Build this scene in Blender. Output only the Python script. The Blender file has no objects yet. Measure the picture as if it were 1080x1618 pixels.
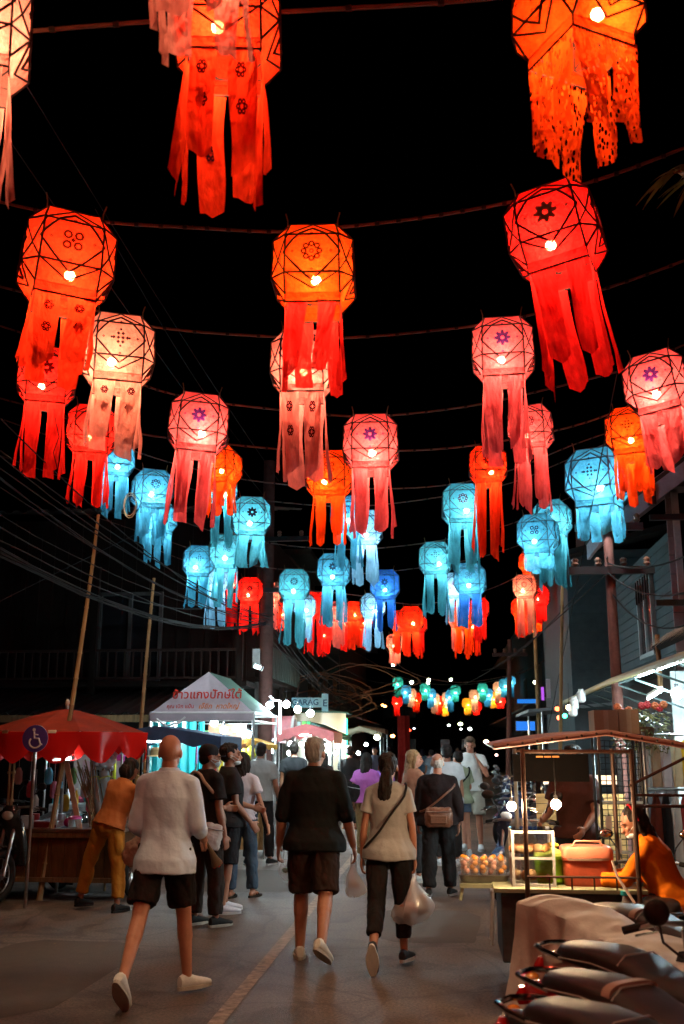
import bpy, bmesh, random
from math import *
from mathutils import Vector, Matrix, noise

SC = bpy.context.scene
COL = SC.collection
# ---------------------------------------------------------------- camera
PITCH, YAW, FPX = radians(13.0), radians(5.67), 1600.0
cam_data = bpy.data.cameras.new('camera')
cam = bpy.data.objects.new('camera', cam_data)
COL.objects.link(cam)
cam.location = (0, 0, 1.68)
cam.rotation_euler = (pi/2 + PITCH, 0, YAW)
cam_data.sensor_fit = 'AUTO'; cam_data.sensor_width = 36
cam_data.lens = 36*FPX/1618
cam_data.clip_end = 600; cam_data.clip_start = .05
cam_data.dof.use_dof = True
cam_data.dof.focus_distance = 9.6
cam_data.dof.aperture_fstop = 2.8
SC.camera = cam
# ---------------------------------------------------------------- night sky
world = bpy.data.worlds.new('World'); SC.world = world; world.use_nodes = True
wn = world.node_tree
sky = wn.nodes.new('ShaderNodeTexSky'); sky.sky_type = 'NISHITA'; sky.sun_disc = False
sky.sun_elevation = radians(-8); sky.sun_rotation = radians(200)
wn.links.new(sky.outputs[0], wn.nodes['Background'].inputs[0])
wn.nodes['Background'].inputs[1].default_value = 0.02
SC.view_settings.view_transform = 'Standard'; SC.view_settings.look = 'None'
SC.view_settings.gamma = 1; SC.view_settings.exposure = 0
SC.view_settings.use_curve_mapping = False
cy = SC.cycles
cy.use_denoising = True
cy.max_bounces = 5; cy.diffuse_bounces = 2; cy.glossy_bounces = 2; cy.transmission_bounces = 4
cy.transparent_max_bounces = 16
cy.sample_clamp_indirect = 2.5
cy.caustics_reflective = False; cy.caustics_refractive = False
cy.use_light_tree = True

# ---------------------------------------------------------------- helpers
def ray(px, py):
    x = (px-540)/FPX; y = (809-py)/FPX
    dy = cos(PITCH)-y*sin(PITCH); dz = sin(PITCH)+y*cos(PITCH)
    return Vector((x*cos(YAW)-dy*sin(YAW), x*sin(YAW)+dy*cos(YAW), dz))
def wp(px, py, Y):
    """the place at street depth Y that is seen in this direction"""
    r = ray(px, py)*(Y/ray(px, py).y)
    return Vector((r.x, Y, r.z+1.68))
def gp(px, py, z=0.0):
    r = ray(px, py); t = (z-1.68)/r.z
    return Vector((r.x*t, r.y*t, z))

_m = {}
def nodes_of(name):
    m = bpy.data.materials.new(name); m.use_nodes = True
    nt = m.node_tree; return m, nt, nt.nodes['Principled BSDF'], nt.nodes['Material Output']
def mat(name, col=(.5,.5,.5), rough=.6, metal=0, var=.18, scale=9, bump=.15, bscale=60, spec=.5, coat=0, stretch=(1,1,1), trans=0, alpha=1):
    """procedural material: base colour with uneven tone, dirt and a fine relief"""
    if name in _m: return _m[name]
    m, nt, b, out = nodes_of(name); N = nt.nodes.new; L = nt.links.new
    tc = N('ShaderNodeTexCoord'); mp = N('ShaderNodeMapping'); mp.inputs['Scale'].default_value = stretch
    L(tc.outputs['Object'], mp.inputs[0])
    n1 = N('ShaderNodeTexNoise'); n1.inputs['Scale'].default_value = scale; n1.inputs['Detail'].default_value = 5; n1.inputs['Roughness'].default_value = .65
    L(mp.outputs[0], n1.inputs['Vector'])
    r = N('ShaderNodeValToRGB'); r.color_ramp.elements[0].position = .3; r.color_ramp.elements[1].position = .72
    r.color_ramp.elements[0].color = tuple(c*(1-var) for c in col)+(1,)
    r.color_ramp.elements[1].color = tuple(min(1, c*(1+var)) for c in col)+(1,)
    L(n1.outputs[0], r.inputs[0]); L(r.outputs[0], b.inputs['Base Color'])
    mr = N('ShaderNodeMapRange'); mr.inputs['To Min'].default_value = max(.03, rough-.12); mr.inputs['To Max'].default_value = min(1, rough+.12)
    L(n1.outputs[0], mr.inputs[0]); L(mr.outputs[0], b.inputs['Roughness'])
    b.inputs['Metallic'].default_value = metal
    b.inputs['Specular IOR Level'].default_value = .08 if spec == .5 and rough >= .55 and not metal else spec
    b.inputs['Coat Weight'].default_value = coat; b.inputs['Coat Roughness'].default_value = .08
    b.inputs['Transmission Weight'].default_value = trans; b.inputs['Alpha'].default_value = alpha
    if bump:
        n2 = N('ShaderNodeTexNoise'); n2.inputs['Scale'].default_value = bscale; n2.inputs['Detail'].default_value = 3
        L(mp.outputs[0], n2.inputs['Vector'])
        bp = N('ShaderNodeBump'); bp.inputs['Strength'].default_value = bump; bp.inputs['Distance'].default_value = .01
        L(n2.outputs[0], bp.inputs['Height']); L(bp.outputs[0], b.inputs['Normal'])
    _m[name] = m; return m
def glow(name, col, s, sample=True):
    if name in _m: return _m[name]
    m, nt, b, out = nodes_of(name); nt.nodes.remove(b)
    e = nt.nodes.new('ShaderNodeEmission'); e.inputs[0].default_value = (*col, 1); e.inputs[1].default_value = s
    nt.links.new(e.outputs[0], out.inputs[0])
    if not sample: m.cycles.emission_sampling = 'NONE'
    _m[name] = m; return m
def skin(name, col):
    if name in _m: return _m[name]
    m = mat(name, col, .5, var=.1, scale=14, bump=.12, bscale=120)
    b = m.node_tree.nodes['Principled BSDF']; b.inputs['Subsurface Weight'].default_value = .08; b.inputs['Subsurface Radius'].default_value = (.02,.008,.004)
    return m
def weave(name, col, stripe=None, rough=.85):
    """woven cloth, optionally with fine vertical stripes"""
    if name in _m: return _m[name]
    m = mat(name, col, rough, var=.12, scale=6, bump=.35, bscale=28, spec=.08)
    nt = m.node_tree; N = nt.nodes.new; L = nt.links.new; b = nt.nodes['Principled BSDF']
    b.inputs['Sheen Weight'].default_value = .0
    if stripe:
        tc = N('ShaderNodeTexCoord'); w = N('ShaderNodeTexWave'); w.inputs['Scale'].default_value = stripe[1]; w.bands_direction = 'X'
        L(tc.outputs['Object'], w.inputs[0])
        mx = N('ShaderNodeMix'); mx.data_type = 'RGBA'; r = [n for n in nt.nodes if n.type == 'VALTORGB'][0]
        L(w.outputs[1], mx.inputs['Factor']); L(r.outputs[0], mx.inputs['A']); mx.inputs['B'].default_value = (*stripe[0], 1)
        L(mx.outputs['Result'], b.inputs['Base Color'])
    return m

class MB:
    def __init__(s): s.v = []; s.f = []
    def add(s, vs, fs):
        o = len(s.v); s.v += [tuple(v) for v in vs]; s.f += [tuple(i+o for i in f) for f in fs]; return s
    def box(s, c, sz, R=None, taper=1.0):
        c = Vector(c); vs = []
        for z in (-1, 1):
            for x, y in ((-1,-1),(1,-1),(1,1),(-1,1)):
                t = taper if z > 0 else 1
                p = Vector((x*sz[0]/2*t, y*sz[1]/2*t, z*sz[2]/2))
                if R: p = R @ p
                vs.append(p+c)
        return s.add(vs, [(3,2,1,0),(4,5,6,7),(0,1,5,4),(1,2,6,5),(2,3,7,6),(3,0,4,7)])
    def rings(s, rs, caps=True, closed=False):
        n = len(rs[0]); vs = [p for r in rs for p in r]; fs = []
        m = len(rs)
        for i in range(m if closed else m-1):
            j2 = (i+1) % m
            for j in range(n):
                k = (j+1) % n; fs.append((i*n+j, i*n+k, j2*n+k, j2*n+j))
        if caps and not closed: fs += [tuple(reversed(range(n))), tuple((m-1)*n+j for j in range(n))]
        return s.add(vs, fs)
    def tube(s, pts, r, n=6, closed=False, flat=1.0):
        pts = [Vector(p) for p in pts]; rs = []; m = len(pts); up = None
        for i, p in enumerate(pts):
            if closed: d = pts[(i+1) % m]-pts[i-1]
            else: d = pts[min(i+1, m-1)]-pts[max(i-1, 0)]
            d = d.normalized() if d.length > 1e-9 else Vector((0,0,1))
            if up is None: up = Vector((0,0,1)) if abs(d.z) < .9 else Vector((0,1,0))
            a = d.cross(up); 
            if a.length < 1e-4: a = d.orthogonal()
            a.normalize(); b = a.cross(d).normalized(); up = b
            rr = r[i] if isinstance(r, (list, tuple)) else r
            rs.append([p+a*rr*cos(2*pi*k/n)+b*rr*flat*sin(2*pi*k/n) for k in range(n)])
        return s.rings(rs, True, closed)
    def ell(s, c, r, n=12, m=8, R=None):
        c = Vector(c); rs = []
        if not isinstance(r, (tuple, list)): r = (r, r, r)
        for i in range(m+1):
            th = pi*i/m; th = min(max(th, .12), pi-.12)
            ring = []
            for j in range(n):
                p = Vector((r[0]*sin(th)*cos(2*pi*j/n), r[1]*sin(th)*sin(2*pi*j/n), -r[2]*cos(th)))
                if R: p = R @ p
                ring.append(p+c)
            rs.append(ring)
        return s.rings(rs)
    def cap(s, a, b, r1, r2, n=12):
        """tapered capsule, closed"""
        a = Vector(a); b = Vector(b); d = (b-a).normalized(); pts = []; rr = []
        for k in range(4): t = pi/2*(1-k/3); pts.append(a-d*r1*sin(t)*.98); rr.append(max(r1*cos(t), r1*.08))
        for k in range(1, 4): pts.append(a.lerp(b, k/4)); rr.append(r1+(r2-r1)*k/4)
        for k in range(4): t = pi/2*k/3; pts.append(b+d*r2*sin(t)*.98); rr.append(max(r2*cos(t), r2*.08))
        return s.tube(pts, rr, n)
    def cyl(s, a, b, r, n=12): return s.tube([a, b], r, n)
    def loft(s, st, M=None, n=32, sq=1.0):
        """stations (z, rx, ry, y) of level ellipses"""
        rs = []
        for z, rx, ry, yo in st:
            ring = []
            for j in range(n):
                a = 2*pi*j/n; cx = cos(a); sy = sin(a)
                p = Vector((rx*copysign(abs(cx)**sq, cx), yo+ry*copysign(abs(sy)**sq, sy), z))
                ring.append(M @ p if M else p)
            rs.append(ring)
        return s.rings(rs)
    def lathe(s, prof, c=(0,0,0), n=16):
        c = Vector(c)
        return s.rings([[c+Vector((max(r,.001)*cos(2*pi*j/n), max(r,.001)*sin(2*pi*j/n), z)) for j in range(n)] for r, z in prof])
    def torus(s, c, R, r, axis='X', n=24, m=8, M=None):
        pts = []
        for i in range(n):
            a = 2*pi*i/n
            p = {'X': Vector((0, cos(a), sin(a))), 'Z': Vector((cos(a), sin(a), 0)), 'Y': Vector((cos(a), 0, sin(a)))}[axis]*R
            pts.append((M @ p if M else p)+Vector(c))
        return s.tube(pts, r, m, closed=True)
    def quad(s, a, b, c, d): return s.add([a,b,c,d], [(0,1,2,3)])
    def mesh(s, name):
        me = bpy.data.meshes.new(name); me.from_pydata(s.v, [], s.f); me.update(); return me
    def build(s, name, m, parent=None, smooth=False, bevel=0, loc=None, rot=None):
        me = s.mesh(name)
        bm = bmesh.new(); bm.from_mesh(me); bmesh.ops.recalc_face_normals(bm, faces=bm.faces)
        if bevel: bmesh.ops.bevel(bm, geom=list(bm.edges), offset=bevel, segments=1, affect='EDGES')
        bm.to_mesh(me); bm.free()
        return place(me, name, m, parent, smooth, loc, rot)
def place(me, name, m=None, parent=None, smooth=False, loc=None, rot=None, scale=None):
    if m and len(me.materials) == 0: me.materials.append(m)
    if smooth:
        me.shade_smooth()
        try: me.set_sharp_from_angle(angle=radians(38))
        except Exception: pass
    o = bpy.data.objects.new(name, me); COL.objects.link(o)
    if parent: o.parent = parent
    if loc is not None: o.location = loc
    if rot is not None: o.rotation_euler = rot
    if scale is not None: o.scale = scale
    return o
def objmat(o, m):
    if o.type != 'MESH' or not o.material_slots: return o
    o.material_slots[0].link = 'OBJECT'; o.material_slots[0].material = m; return o
def tag(o, label=None, cat=None, group=None, kind=None):
    if label: o['label'] = label
    if cat: o['category'] = cat
    if group: o['group'] = group
    if kind: o['kind'] = kind
    return o
def thing(name, label, cat, loc=(0,0,0), rz=0, group=None, rot=None):
    o = bpy.data.objects.new(name, None); COL.objects.link(o); o.empty_display_size = .1
    o.location = loc; o.rotation_euler = rot if rot else (0, 0, rz)
    return tag(o, label, cat, group)
def structure(o): o['kind'] = 'structure'; return o
_kids = {}
def dup(root, loc=None, rz=None, label=None, group=None):
    def cp(o, par):
        c = o.copy(); COL.objects.link(c)
        if par: c.parent = par
        for ch in o.children: cp(ch, c)
        return c
    c = cp(root, None)
    if loc is not None: c.location = loc
    if rz is not None: c.rotation_euler = (0, 0, rz)
    if label: c['label'] = label
    if group: c['group'] = group
    return c
TMP = bpy.data.scenes.new('tmp')
def baked(o):
    with bpy.context.temp_override(scene=TMP, view_layer=TMP.view_layers[0]):
        dg = bpy.context.evaluated_depsgraph_get(); dg.update()
        return bpy.data.meshes.new_from_object(o.evaluated_get(dg))
def remesh(mb, vox, smooth=3, wr=0, wf=7, wz=.45, seed=0):
    """one continuous skin round overlapping closed shapes"""
    me = mb.mesh('t'); o = bpy.data.objects.new('t', me); TMP.collection.objects.link(o)
    r = o.modifiers.new('r', 'REMESH'); r.mode = 'VOXEL'; r.voxel_size = vox
    s = o.modifiers.new('s', 'SMOOTH'); s.iterations = smooth; s.factor = .5
    out = baked(o)
    bpy.data.objects.remove(o); bpy.data.meshes.remove(me)
    if wr:
        sd = Vector((seed*3.1, seed*1.7, seed))
        out.update()
        ns = [v.normal.copy() for v in out.vertices]
        for v, n in zip(out.vertices, ns):
            p = Vector((v.co.x*wf, v.co.y*wf, v.co.z*wf*wz+v.co.x*2.0))+sd
            d = abs(noise.noise(p))*1.7-.45+.55*abs(noise.noise(p*2.4+Vector((5,1,2))))-.15+.2*noise.noise(p*6)
            v.co += n*wr*d
    out.shade_smooth()
    return out
def text_mesh(body, size, m, parent, loc, rot, name='lettering', ext=.002, italic=0, align='CENTER', sx=1):
    c = bpy.data.curves.new('t', 'FONT'); c.body = body; c.size = size; c.extrude = ext; c.align_x = align; c.align_y = 'CENTER'; c.shear = italic; c.offset = size*.014; c.resolution_u = 3
    o = bpy.data.objects.new('t', c); TMP.collection.objects.link(o)
    me = baked(o); bpy.data.objects.remove(o)
    me.materials.clear()
    return place(me, name, m, parent, False, loc, rot, (sx,1,1))
RX = lambda a: Matrix.Rotation(a, 3, 'X')
RY = lambda a: Matrix.Rotation(a, 3, 'Y')
RZ = lambda a: Matrix.Rotation(a, 3, 'Z')
def V(*a): return Vector(a)
def sag(a, b, drop, n=14, jit=0):
    a = Vector(a); b = Vector(b)
    return [a.lerp(b, t/n)-Vector((0, 0, drop*4*(t/n)*(1-t/n)))+Vector((0,0,random.uniform(-jit,jit))) for t in range(n+1)]
rnd = random.Random(7); random.seed(5)

# common materials
M_asph = None
def asphalt():
    m, nt, b, out = nodes_of('asphalt'); N = nt.nodes.new; L = nt.links.new
    tc = N('ShaderNodeTexCoord')
    n1 = N('ShaderNodeTexNoise'); n1.inputs['Scale'].default_value = .35; n1.inputs['Detail'].default_value = 8; n1.inputs['Roughness'].default_value = .6
    n2 = N('ShaderNodeTexNoise'); n2.inputs['Scale'].default_value = 48; n2.inputs['Detail'].default_value = 4
    v = N('ShaderNodeTexVoronoi'); v.inputs['Scale'].default_value = 160
    st = N('ShaderNodeTexNoise'); st.inputs['Scale'].default_value = 1.9; st.inputs['Detail'].default_value = 6; st.inputs['Distortion'].default_value = 1.2
    for n in (n1, n2, v, st): L(tc.outputs['Object'], n.inputs['Vector'])
    r = N('ShaderNodeValToRGB'); r.color_ramp.elements[0].position = .32; r.color_ramp.elements[1].position = .7
    r.color_ramp.elements[0].color = (.085,.058,.046,1); r.color_ramp.elements[1].color = (.15,.108,.088,1)
    L(n1.outputs[0], r.inputs[0])
    r2 = N('ShaderNodeValToRGB'); r2.color_ramp.elements[0].position = .3; r2.color_ramp.elements[1].position = .75
    r2.color_ramp.elements[0].color = (.35,.35,.35,1); r2.color_ramp.elements[1].color = (1.55,1.55,1.55,1); L(n2.outputs[0], r2.inputs[0])
    r3 = N('ShaderNodeValToRGB'); r3.color_ramp.elements[0].position = .36; r3.color_ramp.elements[1].position = .5
    r3.color_ramp.elements[0].color = (.5,.47,.45,1); r3.color_ramp.elements[1].color = (1,1,1,1); L(st.outputs[0], r3.inputs[0])
    mx = N('ShaderNodeMix'); mx.data_type = 'RGBA'; mx.blend_type = 'MULTIPLY'; mx.inputs['Factor'].default_value = .8
    L(r.outputs[0], mx.inputs['A']); L(r2.outputs[0], mx.inputs['B'])
    mx2 = N('ShaderNodeMix'); mx2.data_type = 'RGBA'; mx2.blend_type = 'MULTIPLY'; mx2.inputs['Factor'].default_value = .8
    L(mx.outputs['Result'], mx2.inputs['A']); L(r3.outputs[0], mx2.inputs['B']); dn = N('ShaderNodeTexNoise'); dn.inputs['Scale'].default_value = 2.2; dn.inputs['Detail'].default_value = 6; L(tc.outputs['Object'], dn.inputs['Vector'])
    va = N('ShaderNodeMix'); va.data_type = 'VECTOR'; va.inputs['Factor'].default_value = .16; L(tc.outputs['Object'], va.inputs['A']); L(dn.outputs['Color'], va.inputs['B'])
    cr = N('ShaderNodeTexVoronoi'); cr.feature = 'DISTANCE_TO_EDGE'; cr.inputs['Scale'].default_value = .75; L(va.outputs['Result'], cr.inputs['Vector'])
    r4 = N('ShaderNodeValToRGB'); r4.color_ramp.elements[0].position = .004; r4.color_ramp.elements[1].position = .014; r4.color_ramp.elements[0].color = (.35,.33,.32,1); r4.color_ramp.elements[1].color = (1,1,1,1); L(cr.outputs['Distance'], r4.inputs[0])
    mx3 = N('ShaderNodeMix'); mx3.data_type = 'RGBA'; mx3.blend_type = 'MULTIPLY'; mx3.inputs['Factor'].default_value = .45
    L(mx2.outputs['Result'], mx3.inputs['A']); L(r4.outputs[0], mx3.inputs['B']); L(mx3.outputs['Result'], b.inputs['Base Color'])
    b.inputs['Roughness'].default_value = .62; b.inputs['Specular IOR Level'].default_value = .2
    bp = N('ShaderNodeBump'); bp.inputs['Strength'].default_value = .5; bp.inputs['Distance'].default_value = .006
    L(v.outputs[0], bp.inputs['Height']); L(bp.outputs[0], b.inputs['Normal'])
    return m
M_asph = asphalt()
M_paint = mat('road_paint', (.24,.17,.135), .75, var=.6, scale=14, bump=.4, bscale=120)
M_conc = mat('concrete', (.22,.21,.2), .8, var=.3, scale=3, bump=.5, bscale=40)
M_black = mat('black_plastic', (.012,.012,.013), .35)
M_blackm = mat('black_metal', (.02,.02,.02), .4, .6)
M_steel = mat('steel', (.42,.41,.4), .32, 1, var=.25)
M_chrome = mat('chrome', (.7,.7,.7), .12, 1, var=.05, bump=0)
M_rubber = mat('tyre_rubber', (.02,.02,.02), .85, bump=.5)
M_bamboo = mat('bamboo', (.28,.16,.07), .55, var=.35, scale=5, stretch=(1,1,.3))
M_wood = mat('old_wood', (.16,.085,.04), .65, var=.45, scale=5, stretch=(4,4,.5))
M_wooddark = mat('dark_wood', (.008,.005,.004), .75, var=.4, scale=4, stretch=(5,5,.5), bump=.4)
M_cable = mat('cable_rubber', (.01,.009,.009), .8, bump=0, spec=.1)
M_paper = mat('grey_cardboard', (.36,.24,.15), .85, var=.12)
M_white = mat('white_plastic', (.72,.72,.7), .4, var=.06)
M_glass = None
def glassm():
    m, nt, b, out = nodes_of('clear_glass'); nt.nodes.remove(b); N = nt.nodes.new
    t = N('ShaderNodeBsdfTransparent'); g = N('ShaderNodeBsdfGlossy'); g.inputs['Roughness'].default_value = .06
    f = N('ShaderNodeFresnel'); f.inputs[0].default_value = 1.5; ml = N('ShaderNodeMath'); ml.operation = 'MULTIPLY_ADD'; ml.inputs[1].default_value = 1; ml.inputs[2].default_value = .06
    nt.links.new(f.outputs[0], ml.inputs[0]); x = N('ShaderNodeMixShader'); nt.links.new(ml.outputs[0], x.inputs[0])
    nt.links.new(t.outputs[0], x.inputs[1]); nt.links.new(g.outputs[0], x.inputs[2]); nt.links.new(x.outputs[0], out.inputs[0]); return m
M_glass = glassm()
def filmm(name, col, a=.45, gl=.12):
    """thin plastic film or cloth that lets light through"""
    if name in _m: return _m[name]
    m, nt, b, out = nodes_of(name); nt.nodes.remove(b); N = nt.nodes.new; L = nt.links.new
    d = N('ShaderNodeBsdfDiffuse'); d.inputs[0].default_value = (*col, 1); tl = N('ShaderNodeBsdfTranslucent'); tl.inputs[0].default_value = (*col, 1)
    g = N('ShaderNodeBsdfGlossy'); g.inputs['Roughness'].default_value = .25; t = N('ShaderNodeBsdfTransparent')
    x1 = N('ShaderNodeMixShader'); L(d.outputs[0], x1.inputs[1]); L(tl.outputs[0], x1.inputs[2])
    x2 = N('ShaderNodeMixShader'); x2.inputs[0].default_value = gl; L(x1.outputs[0], x2.inputs[1]); L(g.outputs[0], x2.inputs[2])
    x3 = N('ShaderNodeMixShader'); x3.inputs[0].default_value = a; L(x2.outputs[0], x3.inputs[1]); L(t.outputs[0], x3.inputs[2]); L(x3.outputs[0], out.inputs[0])
    _m[name] = m; return m
# ================================================================ THE STREET
def sheet(name, x0, x1, y0, y1, z, m, sub=1):
    mb = MB(); mb.quad((x0,y0,z),(x1,y0,z),(x1,y1,z),(x0,y1,z)); return structure(mb.build(name, m))
sheet('ground', -150, 150, -80, 320, -.02, mat('dark_earth', (.05,.045,.04), .9))
sheet('road', -9, 2.6, -30, 200, 0, M_asph)
# asphalt repair patches and joints lie on the road as thin sheets
for i, (x, y, w, l) in enumerate([(-3.2, 8.0, 1.3, 2.6), (-.2, 10.4, 1.0, 1.9), (-2.6, 13.5, 1.6, 2.2)]):
    mb = MB(); pts = []
    for k in range(20):
        a = 2*pi*k/20; pts.append((x+w/2*copysign(abs(cos(a))**.5, cos(a))+rnd.uniform(-.05,.05), y+l/2*copysign(abs(sin(a))**.5, sin(a))+rnd.uniform(-.05,.05), .004))
    mb.add(pts, [tuple(range(20))]); structure(mb.build('asphalt_patch', mat('patched_asphalt', (.08,.062,.052), .7, bump=.6, bscale=120)))
mb = MB()
for k in range(44):
    y = -4+k*4
    mb.quad((-1.50+rnd.uniform(-.004,.004), y, .008), (-1.40, y, .008), (-1.40+rnd.uniform(-.004,.004), y+4, .008), (-1.50, y+4, .008))
structure(mb.build('centre_line', M_paint))
for i, (x, y) in enumerate([(-.9, 15.5)]):
    mb = MB(); mb.lathe([(.0,.006),(.3,.006),(.31,.012),(.33,.012),(.33,.0)], (x,y,0), 28); structure(mb.build('manhole_cover', mat('cast_iron', (.06,.055,.05), .5, .7)))
def pavement(name, x0, x1, y0, y1):
    mb = MB(); mb.box(((x0+x1)/2,(y0+y1)/2,.06),(x1-x0,y1-y0,.12)); return structure(mb.build(name, M_conc))
pavement('pavement', 2.72, 12, 7.6, 180); pavement('pavement', -14, -4.72, 15.2, 180)
def kerb(x, y0, y1):
    root = thing('kerb', None, None); root['kind'] = 'structure'; me = None; n = int((y1-y0)/1.0)
    for k in range(n):
        if me is None:
            b = MB(); b.box((0,0,.065),(.12,.985,.13)); o = b.build('kerb_stone', mat('kerb_concrete', (.26,.25,.23), .8, var=.3), root, bevel=.01); me = o.data
        else: o = place(me, 'kerb_stone', None, root)
        o.location = (x, y0+k+.5, rnd.uniform(-.004,.004))
    return root
kerb(2.66, 7.6, 37.6); kerb(-4.66, 15.2, 39.2)
# litter and leaves that nobody could count
mb = MB()
for k in range(220):
    x = rnd.uniform(-6, 2.5); y = rnd.uniform(4, 26); a = rnd.uniform(0, 6.3); s = rnd.uniform(.008,.022); z = .006
    mb.add([(x+s*cos(a),y+s*sin(a),z+.003),(x-s*.5*sin(a),y+s*.5*cos(a),z),(x-s*cos(a),y-s*sin(a),z+.004),(x+s*.5*sin(a),y-s*.5*cos(a),z)], [(0,1,2,3)])
tag(mb.build('litter', mat('dry_leaf', (.2,.15,.09), .8)), kind='stuff')

# ---------------------------------------------------------------- left: dark timber house across the side lane
def plank_wall(root, x0, x1, z0, z1, y, m, w=.28, holes=()):
    me = None
    n = int((x1-x0)/w)
    for i in range(n):
        xa = x0+i*w; xb = xa+w-.012
        segs = [(z0, z1)]
        for (hx0, hx1, hz0, hz1) in holes:
            if xb > hx0 and xa < hx1: segs = [(z0, hz0), (hz1, z1)]
        for (a, b) in segs:
            mb = MB(); mb.box(((xa+xb)/2, y+rnd.uniform(-.006,.006), (a+b)/2), (xb-xa, .03, b-a)); mb.build('plank', m, root)
H = thing('timber_house', 'dark two storey timber house behind the food tent with railed balcony', 'house', (0,0,0))
holes = [(-7.1,-5.85,3.0,4.75)]
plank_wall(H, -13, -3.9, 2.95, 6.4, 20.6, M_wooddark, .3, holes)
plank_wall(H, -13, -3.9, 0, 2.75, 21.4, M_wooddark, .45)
mb = MB(); mb.box((-8.45,24.8,3.2),(9.2,8.2,6.3)); mb.build('wall', mat('dark_house_wall', (.012,.010,.009), .9), H)  # even near-black wall tone behind the planks
mb = MB(); mb.box((-8.45,20.1,2.86),(9.3,1.1,.1)); mb.build('balcony_floor', M_wooddark, H)
mb = MB()
mb.box((-8.4,19.62,3.52),(9.0,.06,.05)); mb.box((-8.4,19.62,2.98),(9.0,.05,.04)); mb.build('rail', mat('rail_wood', (.022,.013,.011), .7), H)
b0 = MB(); b0.box((0,0,0),(.028,.028,.5)); bal = None
for k in range(52):
    x = -12.8+k*.172
    if bal is None: o = b0.build('baluster', mat('rail_wood', (.022,.013,.011)), H); bal = o.data
    else: o = place(bal, 'baluster', None, H)
    o.location = (x, 19.62, 3.25)
for x in (-12.85,-9.9,-6.9,-3.95):
    mb = MB(); mb.box((x,19.6,2.6),(.12,.12,5.2)); mb.build('post', M_wooddark, H)
W = MB(); W.box((-6.47,20.52,4.78),(1.36,.08,.07)); W.box((-6.47,20.52,3.0),(1.36,.08,.07))
for x in (-7.12,-6.47,-5.82): W.box((x,20.52,3.9),(.07,.08,1.75))
win = W.build('window_frame', mat('grey_paint', (.05,.05,.05), .6), H)
for x in (-6.79,-6.15): mb = MB(); mb.box((x,20.55,3.9),(.6,.012,1.72)); mb.build('pane', mat('dark_glass', (.01,.01,.012), .12, spec=.6, bump=0), win)
# corrugated lean-to roof below the balcony
def corrugated(name, x0, x1, ya, za, yb, zb, m, parent, pitch=.24):
    n = int((x1-x0)/pitch*6); top = []; bot = []
    for i in range(n+1):
        x = x0+(x1-x0)*i/n; h = .035*sin(2*pi*(x-x0)/pitch); top.append(V(x, yb, zb+h)); bot.append(V(x, ya, za+h))
    mb = MB(); vs = bot+top; q = n+1
    vs2 = [v-V(0,0,.012) for v in vs]
    fs = [(i,i+1,q+i+1,q+i) for i in range(n)]; o = len(vs)
    fs += [(o+q+i,o+q+i+1,o+i+1,o+i) for i in range(n)]+[(i,o+i,o+i+1,i+1) for i in range(n)]
    mb.add(vs+vs2, fs); return mb.build(name, m, parent, smooth=True)
M_tin = mat('rusty_tin', (.028,.022,.02), .5, .35, var=.4, scale=3)
corrugated('roof', -13, -4.0, 17.4, 2.22, 20.4, 2.82, M_tin, H)
mb = MB(); mb.box((-8.5,17.36,2.14),(9.0,.04,.12)); mb.build('eave_board', M_wood, H)
for x in (-11.5,-8.6,-4.3): mb = MB(); mb.box((x,17.5,1.06),(.1,.1,2.12)); mb.build('post', M_wooddark, H)
corrugated('roof', -13.4, -3.5, 19.2, 6.3, 25, 7.6, M_tin, H, .3)
# lower pitch-dark shopfront beneath it: roller shutters
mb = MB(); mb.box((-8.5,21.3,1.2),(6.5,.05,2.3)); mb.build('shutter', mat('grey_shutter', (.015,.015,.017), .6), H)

# ---------------------------------------------------------------- shophouses down the street
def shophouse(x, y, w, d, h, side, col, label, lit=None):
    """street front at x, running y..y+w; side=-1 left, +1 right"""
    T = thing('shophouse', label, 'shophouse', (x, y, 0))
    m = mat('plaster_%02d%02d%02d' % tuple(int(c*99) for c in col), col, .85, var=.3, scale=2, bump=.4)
    mb = MB(); mb.box((side*d/2, w/2, h/2+.02), (d, w-.04, h)); mb.build('wall', m, T)
    mb = MB(); mb.box((side*(d/2)-side*.25, w/2, h+.1), (d+.9, w+.1, .16)); mb.build('roof', mat('dark_roof', (.05,.045,.04), .8), T)
    mb = MB(); mb.box((-side*.5, w/2, 2.75), (1.1, w-.1, .07), RY(side*radians(9))); mb.build('awning', M_tin, T)
    fx = -side*.015
    mb = MB(); mb.box((fx-side*.01, w/2, 1.2), (.05, w*.78, 2.3)); mb.build('shutter', mat('grey_shutter', (.015,.015,.017), .6), T)
    nst = max(1, int((h-3)/2.4))
    for s_ in range(nst):
        for k in range(2):
            cy_ = w*(.28+.44*k); cz = 3.9+s_*2.5
            f = MB()
            for zz in (-.62,.62): f.box((fx*2, cy_, cz+zz), (.08,.98,.07))
            for yy in (-.47,0,.47): f.box((fx*2, cy_+yy, cz), (.08,.06,1.18))
            fo = f.build('window', mat('window_wood', (.1,.07,.05), .6), T)
            for yy in (-.235,.235):
                p = MB(); p.box((fx*1.2, cy_+yy, cz), (.03,.42,1.17))
                p.build('pane', mat('dark_glass', (.01,.01,.012)), fo)
    if lit:
        mb = MB(); mb.box((-side*.75, w*.5, 2.5), (.05, 1.1, .04)); 
    return T
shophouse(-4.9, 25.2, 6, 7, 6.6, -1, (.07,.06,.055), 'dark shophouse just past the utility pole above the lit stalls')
shophouse(-4.8, 31.4, 6.5, 7, 7.6, -1, (.09,.07,.06), 'taller dark shophouse behind the tangle of cables')
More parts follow.
